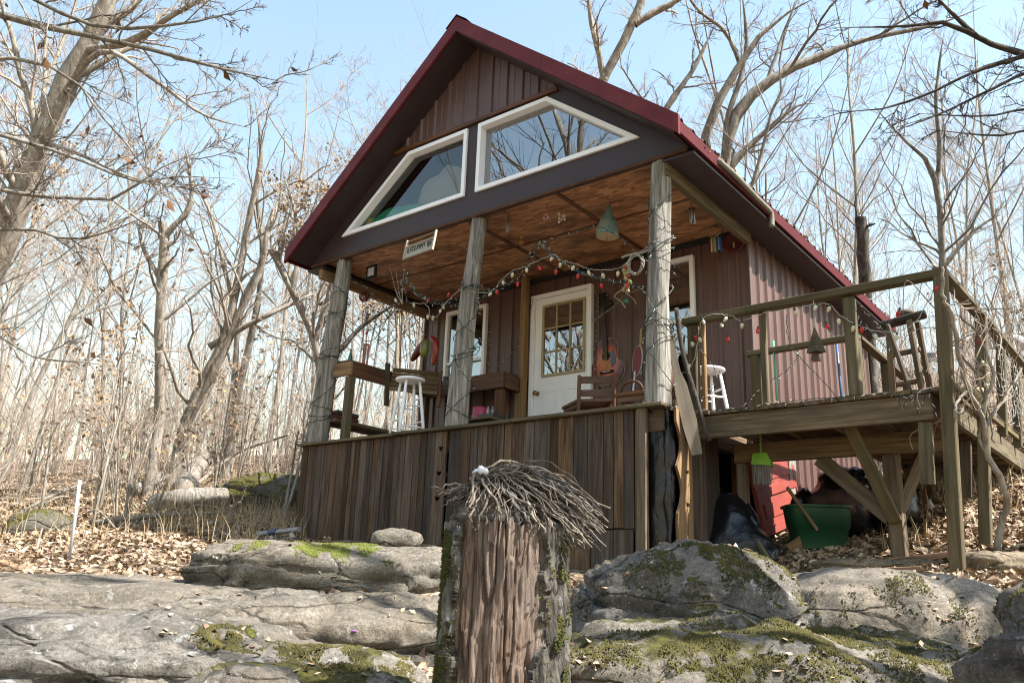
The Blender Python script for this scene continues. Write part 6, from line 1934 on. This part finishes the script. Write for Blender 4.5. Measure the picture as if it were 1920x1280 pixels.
for k in range(10):
    y0 = 2.3 + .16 * k; ip.append([V((7.14, y0, .90)), V((7.15, y0 + .03, .70 + sr.uniform(-.1, .1))), V((7.13, y0 + .06, .45 + sr.uniform(-.1, .1))), V((7.14, y0 + .02, .12 + sr.uniform(-.1, .2)))])
light_string('white icicle lights hanging off the outer walkway rail', ip, M['wirewhite'], (), .045, .0035)
light_string('vertical mini light strand right of the door casing', [OY(1.93, (1117, 545), (1116, 600), (1117, 660), (1116, 715))], M['rope'], (), .055)
light_string('mini light strand along the edge of the left porch window', [OY(1.93, (918, 572), (917, 630), (914, 690)), OY(1.9, (1000, 560), (985, 610), (962, 660), (930, 690))], M['rope'], (), .06)
for (pts, rad, z1, lab, seed_) in (([(.17, .06, 0), (.25, .06, 1.2), (.37, .06, 2.34)], .135, 1.9, 'green light strand wound round the left porch post', 1), ([(2.44, .06, 0), (2.50, .06, 1.2), (2.62, .06, 2.34)], .125, 1.75, 'green light strand wound round the middle porch post', 2), ([(4.80, .06, 0), (4.83, .06, 1.2), (4.87, .06, 2.34)], .128, 2.0, 'green light strand wound round the right porch post', 3)):
    P = []; tn = 6; rr_ = random.Random(seed_)
    for k in range(tn * 14 + 1):
        t = k / (tn * 14); z = .12 + (z1 - .12) * t; a = 2 * math.pi * tn * t
        i = min(int(z / 2.34 * 2), 1); p0, p1 = V(pts[i]), V(pts[i + 1]); c_ = p0.lerp(p1, (z - p0.z) / (p1.z - p0.z))
        r_ = rad * (1.16 - .30 * z / 2.34) ; P.append(V((c_.x + r_ * math.cos(a), c_.y + r_ * math.sin(a), z + .16 * math.sin(a * .37 + seed_ * 1.7) + .06 * math.sin(a * .9 + seed_) + rr_.uniform(-.014, .014))))
    s = thing('light_string', lab, 'string lights', P[0], 'strings of lights')
    m = MB(); m.tube(P, .0045, 5); m.build('wire', M['rope'], s); minis(s, P, .10)
    m = MB(); P2 = [V((2 * V(pts[0]).lerp(V(pts[2]), q.z / 2.34).x - q.x, q.y, q.z + .10 * math.sin(q.z * 5 + seed_))) for q in P[::1]]; m.tube(P2, .004, 5); m.build('wire', M['rope'], s); minis(s, P2, .13)

# ------------------------------------------------------------------ climbing vine at the deck corner
vr = random.Random(14)
vine = thing('climbing_vine', 'thick bare vine climbing the deck corner post with tangled tendrils', 'vine', gpt(1876, 1068, 5.0, 9))
def VP(*pp): return [at(a, b, d) for a, b, d in pp]
for pts, r0, r1 in ((((1878, 1072, 6.35), (1872, 1010, 6.35), (1886, 950, 6.35), (1880, 905, 6.3), (1850, 850, 6.3), (1845, 790, 6.25), (1815, 730, 6.2), (1795, 650, 6.15), (1785, 590, 6.15), (1770, 560, 6.15), (1766, 500, 6.15)), .029, .011),
                    (((1880, 910, 6.35), (1862, 870, 6.3), (1838, 820, 6.3), (1845, 760, 6.25), (1862, 700, 6.3), (1840, 640, 6.4), (1800, 590, 6.3)), .020, .008),
                    (((1886, 930, 6.35), (1893, 905, 6.3)), .016, .006), (((1815, 730, 6.2), (1790, 760, 6.1), (1800, 775, 6.1), (1812, 755, 6.15)), .012, .006),
                    (((1845, 800, 6.3), (1875, 760, 6.5), (1900, 720, 6.7), (1915, 690, 6.9)), .016, .006), (((1795, 660, 6.15), (1830, 700, 6.3), (1850, 760, 6.3), (1862, 830, 6.3)), .012, .005)):
    P = spline(VP(*pts), 6); P = [q + V((vr.gauss(0, .006), vr.gauss(0, .006), 0)) for q in P]; n_ = len(P)
    m = MB(); m.tube(P, [r0 + (r1 - r0) * i / (n_ - 1) for i in range(n_)], 8); m.build('stem', M['bark_pale'], vine, True)
for k in range(46):
    p = at(vr.uniform(1785, 1905), vr.uniform(530, 760), vr.uniform(6.1, 6.9)); d_ = V((vr.uniform(-1, 1), vr.uniform(-1, 1), vr.uniform(-.4, 1))).normalized(); L_ = vr.uniform(.2, .5)
    P = spline([p, p + d_ * L_ * .4 + V((0, 0, vr.uniform(-.1, .1))), p + d_ * L_ * .7 + V((vr.uniform(-.2, .2), vr.uniform(-.2, .2), vr.uniform(-.1, .2))), p + d_ * L_ + V((0, 0, vr.uniform(-.3, .1)))], 5)
    m = MB(); m.tube(P, [.0055 * (1 - .6 * i / len(P)) for i in range(len(P))], 4); m.build('tendril', M['twig_pale'], vine)

# ------------------------------------------------------------------ parked car up the slope
cb = at(1752, 712, 23.5); cdir = V((rgt.x, rgt.y, .02)).normalized(); cn = V((face.x, face.y, 0)); cu = cdir.cross(cn) * -1
cz0 = cb.z
def CP(l, w_, z): return V((cb.x, cb.y, cz0)) + V((rgt.x, rgt.y, 0)) * l - cn * w_ + V((0, 0, z))      # l along, w to the far side, z up
car = thing('parked_car', 'silver grey car parked uphill behind the deck', 'car', CP(1.6, .8, 0))
CARP = plain('silver_car_paint', (.50, .53, .58), .25, .3); GLS = plain('dark_car_glass', (.01, .012, .016), .05)
low = [(-.85, .35), (-.83, .62), (-.70, .78), (.55, .92), (.75, .95), (3.1, .98), (3.35, .90), (3.42, .55), (3.38, .30), (-.6, .28)]
def slab(prof, w0, w1, wtop=None):
    n = len(prof); vs = []
    for w_ in (w0, w1): vs += [CP(l, w_, z) for l, z in prof]
    return vs, [tuple(range(n)), tuple(range(n, 2 * n))[::-1]] + [(i, i + n, (i + 1) % n + n, (i + 1) % n) for i in range(n)]
obj('body', *slab(low, 0, 1.7), CARP, car)
roofp = [(.62, .955), (1.28, 1.44), (1.6, 1.50), (2.6, 1.50), (3.0, 1.40), (3.3, .985)]
n = len(roofp); vs = []
for w_, k in ((.06, 0), (1.64, 0)): vs += [CP(l, w_ + (.14 if z > 1.2 else 0) * (1 if w_ < 1 else -1), z) for l, z in roofp]
obj('cabin_shell', vs, [tuple(range(n)), tuple(range(n, 2 * n))[::-1]] + [(i, i + n, (i + 1) % n + n, (i + 1) % n) for i in range(n)], CARP, car)
for a_, b_, c_, d_ in (((.80, 1.00), (1.62, 1.00), (1.62, 1.42), (1.36, 1.42)), ((1.70, 1.00), (2.45, 1.00), (2.45, 1.42), (1.70, 1.42)), ((2.53, 1.00), (3.1, 1.02), (2.88, 1.38), (2.53, 1.42))):
    obj('side_window', [CP(q[0], .045 + (.135 if q[1] > 1.2 else .005), q[1]) for q in (a_, b_, c_, d_)], [(0, 1, 2, 3)], GLS, car)
obj('windscreen', [CP(.64, .16, .985), CP(.64, 1.54, .985), CP(1.24, 1.45, 1.44), CP(1.24, .25, 1.44)], [(0, 1, 2, 3)], GLS, car)
for l in (0.0, 2.6):
    for w_ in (.06, 1.62):
        v, f = lathe([(.20, -.10), (.31, -.10), (.335, -.05), (.335, .05), (.31, .10), (.20, .10)], CP(l, w_, .335), 22, cn); t_ = obj('wheel', v, f, plain('tyre', (.02, .02, .02), .8) if 'tyre' not in bpy.data.materials else bpy.data.materials['tyre'], car, True)
        v, f = lathe([(.21, 0), (.19, .03), (.06, .035), (.02, .05)], CP(l, w_, .335) + cn * (.07 if w_ < 1 else -.1), 16, cn); obj('hubcap', v, f, M['steel'], t_)
    v, f = plate([(l + .42 * math.cos(a), .40 + .40 * math.sin(a)) for a in [math.pi * k / 14 for k in range(15)]], [], .004)
    obj('wheel_arch', [CP(q.x, -.004 + q.z, q.y) for q in v], f, GLS, car)
obj('headlamp', *slab([(-.80, .62), (-.62, .66), (-.60, .76), (-.72, .76)], -.006, .35), plain('lamp_glass', (.7, .7, .7), .1), car)
obj('door_handle', *slab([(1.45, .86), (1.60, .86), (1.60, .89), (1.45, .89)], -.02, .0), CARP, car)
obj('wing_mirror', *slab([(.86, .98), (1.02, .98), (1.02, 1.10), (.90, 1.10)], -.16, .02), CARP, car)

# ------------------------------------------------------------------ seen through the loft panes
def lump(name, label, cat, c, r, sq, mat, amp=.2, fr=6, n=(26, 18)):
    v, f = ballvf((0, 0, 0), r, n[0], n[1], sq)
    return tag(obj(name, [V(c) + q * (1 + amp * mnoise.noise(q * fr + V((r, 1, 2)))) for q in v], f, mat, None, True), label, cat)
lump('green_blanket', 'bright green blanket heaped behind the left loft window', 'blanket', (1.15, .125, 2.70), .42, (1.2, .10, .5), plain('green_cloth', (.12, 1.25, .66), .8), .2, 3)
lump('yellow_ball', 'yellow ball in the corner of the left loft window', 'ball', (.72, .15, 2.80), .085, (1, 1, 1), plain('yellow_cloth', (1.2, .85, .08), .7), .04)
lump('cream_pillow', 'cream plush pillow behind the left loft window', 'pillow', (1.95, .15, 2.95), .34, (1.15, .15, .75), plain('cream_plush', (1.2, 1.1, .85), .9), .25, 7)
lump('pale_quilt', 'pale quilt behind the right loft window', 'quilt', (3.75, .15, 2.78), .5, (1.4, .12, .36), plain('pale_quilt', (.42, .46, .55), .9), .25, 4)
for x0, x1, lab in ((.55, 1.5, 'grey blue curtain gathered behind the left loft window'), (3.4, 4.4, 'grey sheer curtain behind the right loft window')):
    vs, F = [], []
    for i in range(41):
        t = i / 40; xx = x0 + (x1 - x0) * t; yy = .62 + .04 * math.sin(t * 44) + .02 * math.sin(t * 17)
        vs += [V((xx, yy, 2.61)), V((xx + .05, yy, max(2.7, min(3.5, zr(xx) - .05))))]
    tag(obj('loft_curtain', vs, [(2 * i, 2 * i + 2, 2 * i + 3, 2 * i + 1) for i in range(40)], plain('curtain%.1f' % x0, (.22, .27, .34), .9), None, True), lab, 'curtain')
# ------------------------------------------------------------------ left slope: fallen timber, marker pipe, brush
fr_ = random.Random(18)
def fallen(label, pts, r0, r1, mat, name='fallen_log', sides=12, cat='log'):
    P = spline(pts, 8); n_ = len(P)
    vs, F = tube(P, [(r0 + (r1 - r0) * i / (n_ - 1)) * (1 + .10 * mnoise.noise(V((i * .7, r0 * 50, 3)))) for i in range(n_)], sides)
    return tag(obj(name, vs, F, mat, None, True), label, cat)


def G(px, py, up=0.0):
    p = gpt(px, py, 7, 45); return V((p.x, p.y, p.z + up))
fallen('thick pale sawn log pointing at the camera on the slope', [G(338, 945, .22), G(365, 905, .30) , G(392, 872, .35)], .17, .15, M['bark_pale'], sides=18)
fallen('thick log lying crosswise below the sawn log', [G(285, 962, .12), G(345, 958, .18), G(418, 955, .16)], .14, .16, M['bark_grey'], sides=16)
fallen('grey log lying behind the heap of fallen timber', [G(250, 935, .15), G(320, 915, .3), G(400, 890, .5)], .10, .07, M['bark_grey'])
fallen('broken limb arching up from the fallen timber', [G(285, 905, .2), G(270, 890, .9), G(240, 870, 1.1), G(230, 862, 1.25)], .08, .05, M['bark_pale'])
fallen('long thin fallen pole rising to the right', [G(330, 955, .1), G(430, 900, .5), at(540, 815, 14)], .035, .018, M['bark_pale'])
fallen('thin fallen branch crossing the slope low down', [G(170, 990, .06), G(290, 985, .12), G(420, 975, .10)], .04, .02, M['bark_grey'])
fallen('dead branch lying on the leaves left of the pipe', [G(20, 985, .08), G(80, 960, .2), G(170, 930, .3)], .035, .015, M['bark_grey'])
fallen('curved dead branch beside the mossy boulder', [G(430, 960, .05), G(500, 945, .25), G(555, 935, .12)], .03, .015, M['bark_pale'])
for k in range(16):
    x0, y0 = fr_.uniform(0, 540), fr_.uniform(895, 1035); dx_, dy_ = fr_.uniform(-110, 110), fr_.uniform(-22, 22)
    a = G(x0, y0, .03); b_ = G(x0 + dx_, max(885, y0 + dy_), .06); m_ = (a + b_) / 2 + V((0, 0, fr_.uniform(.03, .2)))
    fallen('thin fallen branch lying among the leaves of the left slope', [a, m_, b_], fr_.uniform(.012, .022), .006, M['bark_pale'], 'fallen_branch', 6, 'branch')['group'] = 'thin fallen branches on the left slope'
p = gpt(130, 1050, 6.5, 12); q = at(150, 900, (p - CAM).dot(_fw))
m = MB(); m.tube([p - V((0, 0, .1)), p.lerp(q, .5), q], .0145, 12); tag(m.build('marker_pipe', plain('white_pipe', (.85, .85, .92), .35), None, True), 'white plastic marker pipe standing in the leaves at the left', 'pipe')
# folded tripod ladder lying by the corner of the skirting
la = thing('folded_ladder', 'folded metal ladder lying by the left end of the skirting', 'ladder', (.9, -.9, -1.2))
def LP(px, py): return on(px, py, 'y', -.62)
m = MB(); m.tube([LP(484, 1001), LP(560, 992)], .028, 10); m.build('upper_rail', plain('ladder_grey', (.35, .36, .42), .4, .3), la)
m = MB(); m.tube([LP(505, 998), LP(520, 996)], .034, 10); m.build('blue_sleeve', plain('blue_sleeve', (.02, .05, .16), .4), la)
m = MB(); m.tube([LP(470, 1016), LP(556, 1008)], .018, 10); m.build('lower_rail', plain('ladder_dark', (.12, .12, .14), .4), la)
for a_, b_ in (((508, 1004), (514, 1016)), ((545, 997), (554, 1014))):
    m = MB(); m.bar(LP(*a_), LP(*b_), .035, .02, (1, 0, 0), .003); m.build('rung', plain('ladder_white', (.7, .72, .8), .4) if 'ladder_white' not in bpy.data.materials else bpy.data.materials['ladder_white'], la)

# saplings and brush
def sapling(seed, h, stems, leaves=None):
    g_ = random.Random(seed); lim = []
    for k in range(stems):
        a = g_.uniform(0, 6.28); s = g_.uniform(.1, .45) * h * .5
        lim.append(([V((0, 0, -.1)), V((math.cos(a) * s * .35, math.sin(a) * s * .35, h * .4)), V((math.cos(a) * s, math.sin(a) * s, h * g_.uniform(.8, 1)))], .012 + .004 * h * g_.random(), .004))
    o = tree_from('sapling', 'p', lim, seed, M['bark_pale'], TP, base=(0, 0, 0), dens=(6, 5, 3), t0=.2, kt=10, rtw=.002, lf=(.4, .45, .5), leaves=leaves)
    o['category'] = 'sapling'
    return o
SP = [sapling(91, 2.6, 2), sapling(92, 3.4, 1), sapling(93, 1.9, 4), sapling(94, 2.4, 3, (220, .05, M['dryleaf']))]
us = set()
for i in range(58):
    if i < 44: px = fr_.uniform(-60, 590); d = fr_.uniform(9.5, 24); lab, gp_ = None, 'saplings left of the cabin'
    else: px = fr_.uniform(1640, 2000); d = fr_.uniform(10.5, 20); lab, gp_ = None, 'saplings behind the deck'
    q = at(px, 950, d); k = fr_.randrange(4)
    if -.6 < q.x < 7.6 and -.3 < q.y < 7.6: continue
    lab = ['two stemmed', 'single stemmed', 'bushy many stemmed', 'tan leaved'][k] + ' thin sapling, ' + ('%s %s of the brush left of the cabin' % ('front' if d < 14 else 'back', 'left' if px < 140 else 'middle' if px < 380 else 'right') if i < 44 else 'on the slope behind the deck at the ' + ('left' if px < 1760 else 'right'))
    loc = (q.x, q.y, gz(q.x, q.y)); rot = (fr_.uniform(-.2, .2), fr_.uniform(-.2, .2), fr_.uniform(0, 6.28)); s = fr_.uniform(.7, 1.4)
    if k not in us: us.add(k); o = SP[k]; o.location = loc; o.rotation_euler = rot; o.scale = (s,) * 3; o['label'] = lab; o['group'] = gp_
    else: dup(SP[k], loc, rot, s, lab, gp_)

# ------------------------------------------------------------------ leaf litter, dry grass, moss
g = np.random.default_rng(12)
def scatter(n, pxr, dr, pw=1.0):
    px = g.uniform(*pxr, n); d = dr[0] + (dr[1] - dr[0]) * g.random(n) ** pw
    s = (px - 960) / FPX * d
    x = CX - math.sin(YAW) * d + math.cos(YAW) * s; y = CY + math.cos(YAW) * d + math.sin(YAW) * s
    ok = ~((x > -.05) & (x < 4.95) & (y > -.06) & (y < 7))
    x, y = x[ok], y[ok]
    return np.stack([x, y, gz_arr(x, y) + g.uniform(.004, .045, len(x))], -1)
E_ = np.concatenate([scatter(15000, (-80, 640), (7, 15), .8), scatter(8000, (-80, 640), (15, 30)), scatter(15000, (1180, 1990), (4.8, 9.5), .9), scatter(5000, (1500, 1990), (9.5, 20)), scatter(7000, (-60, 1980), (2.6, 7))])
v, t = leaf_cards(E_, .055, g, .45)


def make_leaf():
    m, nt, p = newmat('fallen_oak_leaves')
    v_ = coords(nt, (1, 1, 1), False)
    wn_ = N(nt, 'ShaderNodeTexNoise'); wn_.inputs['Scale'].default_value = 13; wn_.inputs['Detail'].default_value = 1
    nt.links.new(v_, wn_.inputs['Vector'])
    c = ramp(nt, wn_.outputs['Fac'], [(.28, (.13, .078, .046)), (.42, (.32, .21, .13)), (.56, (.55, .40, .27)), (.72, (.78, .63, .46))])
    nt.links.new(c, p.inputs['Base Color']); p.inputs['Roughness'].default_value = .75; p.inputs['Specular IOR Level'].default_value = .3
    return m


tag(link('leaf_litter', npmesh(v, None, t), make_leaf()), 'fallen dry oak leaves covering the ground', 'leaves', kind='stuff')
# dry grass blades
B_ = np.concatenate([scatter(1500, (330, 600), (9.5, 15)), scatter(1500, (-60, 600), (8.5, 18)), scatter(600, (1650, 1980), (7, 12))])
n = len(B_); hgt = g.uniform(.06, .42, (n, 1)); ln = g.normal(size=(n, 2)) * .35 * hgt; wv = g.normal(size=(n, 2)); wv /= np.linalg.norm(wv, axis=1, keepdims=True); wv = np.concatenate([wv * .0035, np.zeros((n, 1))], 1)
top = B_ + np.concatenate([ln, hgt], 1); mid = B_ + np.concatenate([ln * .3, hgt * .55], 1)
v = np.stack([B_ - wv, B_ + wv, mid + wv * .8, mid - wv * .8, top], 1).reshape(-1, 3); i = np.arange(n)[:, None] * 5
t = np.concatenate([i + [[0, 1, 2]], i + [[0, 2, 3]], i + [[3, 2, 4]]])
M['drygrass'] = tex('dry_grass_straw', [(.36, .26, .14), (.58, .46, .29)], ns=4, rough=.8, bmp=0, rnd=False)
tag(link('dry_grass', npmesh(v, None, t), M['drygrass']), 'pale dry grass standing on the left slope', 'grass', kind='stuff')
# leaves and moss resting on the rocks
from mathutils.bvhtree import BVHTree
bv = []
for o in ROCKS:
    mw_ = o.matrix_world if o.matrix_world != Matrix.Identity(4) else WL[o.name]
    mw_ = WL[o.name]
    vs_ = np.empty(len(o.data.vertices) * 3, np.float32); o.data.vertices.foreach_get('co', vs_); vs_ = vs_.reshape(-1, 3) + np.array(mw_.translation)
    bv.append(BVHTree.FromPolygons([tuple(q) for q in vs_], [tuple(p_.vertices) for p_ in o.data.polygons]))
def hit(org, dr):
    best = None
    for b_ in bv:
        r_ = b_.ray_cast(org, dr)
        if r_[0] is not None and (best is None or r_[3] < best[3]): best = r_
    return best
def drop(x, y):
    return hit(V((x, y, 1.0)), V((0, 0, -1)))
patches = {'bright': [(640, 1026, .30, 1), (600, 1032, .2, 1), (470, 1020, .12, .6), (480, 1195, .05, .5)],
           'olive': [(440, 1185, .14, 1), (400, 1200, .10, 1), (730, 1108, .07, 1), (640, 1235, .25, 1), (560, 1215, .12, .8), (720, 1240, .16, 1), (1250, 1065, .22, .8), (1330, 1075, .22, .9), (1400, 1095, .22, .8), (1380, 1130, .2, .7), (1480, 1095, .18, .8), (1560, 1130, .12, .6), (1250, 1230, .35, .9), (1400, 1210, .38, 1), (1550, 1190, .35, .9), (1650, 1200, .3, .9), (1450, 1250, .35, .8), (1750, 1180, .25, .8), (1880, 1135, .15, .8), (1640, 1250, .3, .8)]}
M['moss_bright'] = tex('bright_green_moss', [(.09, .105, .018), (.20, .22, .04)], ns=14, rough=.95, bmp=0, rnd=False)
M['moss_olive'] = tex('olive_moss', [(.04, .036, .010), (.09, .078, .020), (.145, .12, .032)], ns=9, rough=.95, bmp=0, rnd=False)
for kind_, lst in patches.items():
    PP, NN = [], []
    for px, py, rad, den in lst:
        h_ = hit(CAM, ray(px, py).normalized())
        if h_ is None: continue
        c_ = h_[0]
        for k in range(int(6500 * den * (rad / .25) ** 1.4)):
            a_ = g.uniform(0, 6.283); r_ = rad * math.sqrt(g.random()) * (1.15 + .5 * mnoise.noise(V((math.cos(a_) * 1.5 + c_.x, math.sin(a_) * 1.5 + c_.y, 3))))
            if g.random() < (r_ / (rad * 1.3)) ** 3: continue
            x, y = c_.x + r_ * math.cos(a_), c_.y + r_ * math.sin(a_)
            if mnoise.fractal(V((x * 7, y * 7, 1)), 1, 2, 3) < -.12 * den: continue
            q = drop(x, y)
            if q and abs(q[1].z) > .1: PP.append(tuple(q[0])); NN.append(tuple(q[1] * (.6 if q[1].z > 0 else -.6) + V((0, 0, .5))))
    v, t = tufts(np.array(PP), np.array(NN), .0095 if kind_ == 'olive' else .011, g)
    tag(link('moss', npmesh(v, None, t), M['moss_' + kind_]), {'bright': 'bright green moss cushions on the left rock slabs', 'olive': 'olive brown moss on the boulders and low slabs'}[kind_], 'moss', kind='stuff')
PP = []
for k in range(700):
    px, py = g.uniform(0, 1900), g.uniform(1010, 1280)
    q = hit(CAM, ray(px, py).normalized())
    if q is None or q[3] > 9 or q[3] < 3.1: continue
    if mnoise.noise(V((q[0].x * 1.6, q[0].y * 1.6, 6))) < .15: continue
    PP.append(tuple(q[0] + V((0, 0, .012))))
v, t = leaf_cards(np.array(PP), .03, g, .35)
tag(link('rock_leaves', npmesh(v, None, t), bpy.data.materials['fallen_oak_leaves']), 'scattered dry leaves caught on the foreground rocks', 'leaves', kind='stuff')
# little purple flower in the rock crack
q = hit(CAM, ray(662, 1195).normalized())
fl = thing('purple_flower', 'tiny purple spring flower in the rock crack', 'flower', q[0])
m = MB(); m.tube([q[0], q[0] + V((.003, 0, .03))], .0015, 5); m.build('stem', plain('flower_stem', (.10, .2, .05), .6), fl)
for k in range(5):
    a_ = k * 1.2566; c_ = q[0] + V((.003 + .009 * math.cos(a_), .009 * math.sin(a_), .033)); m = MB(); m.ball(c_, .008, 7, 5, (1, 1, .5)); m.build('petal', plain('purple_petal', (.35, .08, .45), .5) if k == 0 else bpy.data.materials['purple_petal'], fl, True)
# leaf and twig debris along the right eave
e = np.stack([g.uniform(5.10, 5.26, 240), g.uniform(.2, 6.9, 240), np.zeros(240)], -1); e[:, 2] = EZ + SL * (5.23 - e[:, 0]) + .18 + g.uniform(0, .02, 240)
e2 = np.stack([g.uniform(5.20, 5.30, 50), g.normal(.45, .12, 50), g.uniform(2.38, 2.46, 50)], -1)
v, t = leaf_cards(np.concatenate([e, e2]), .05, g)
tag(link('roof_debris', npmesh(v, None, t), bpy.data.materials['fallen_oak_leaves']), 'dead leaves lodged along the right roof edge', 'leaves', kind='stuff')
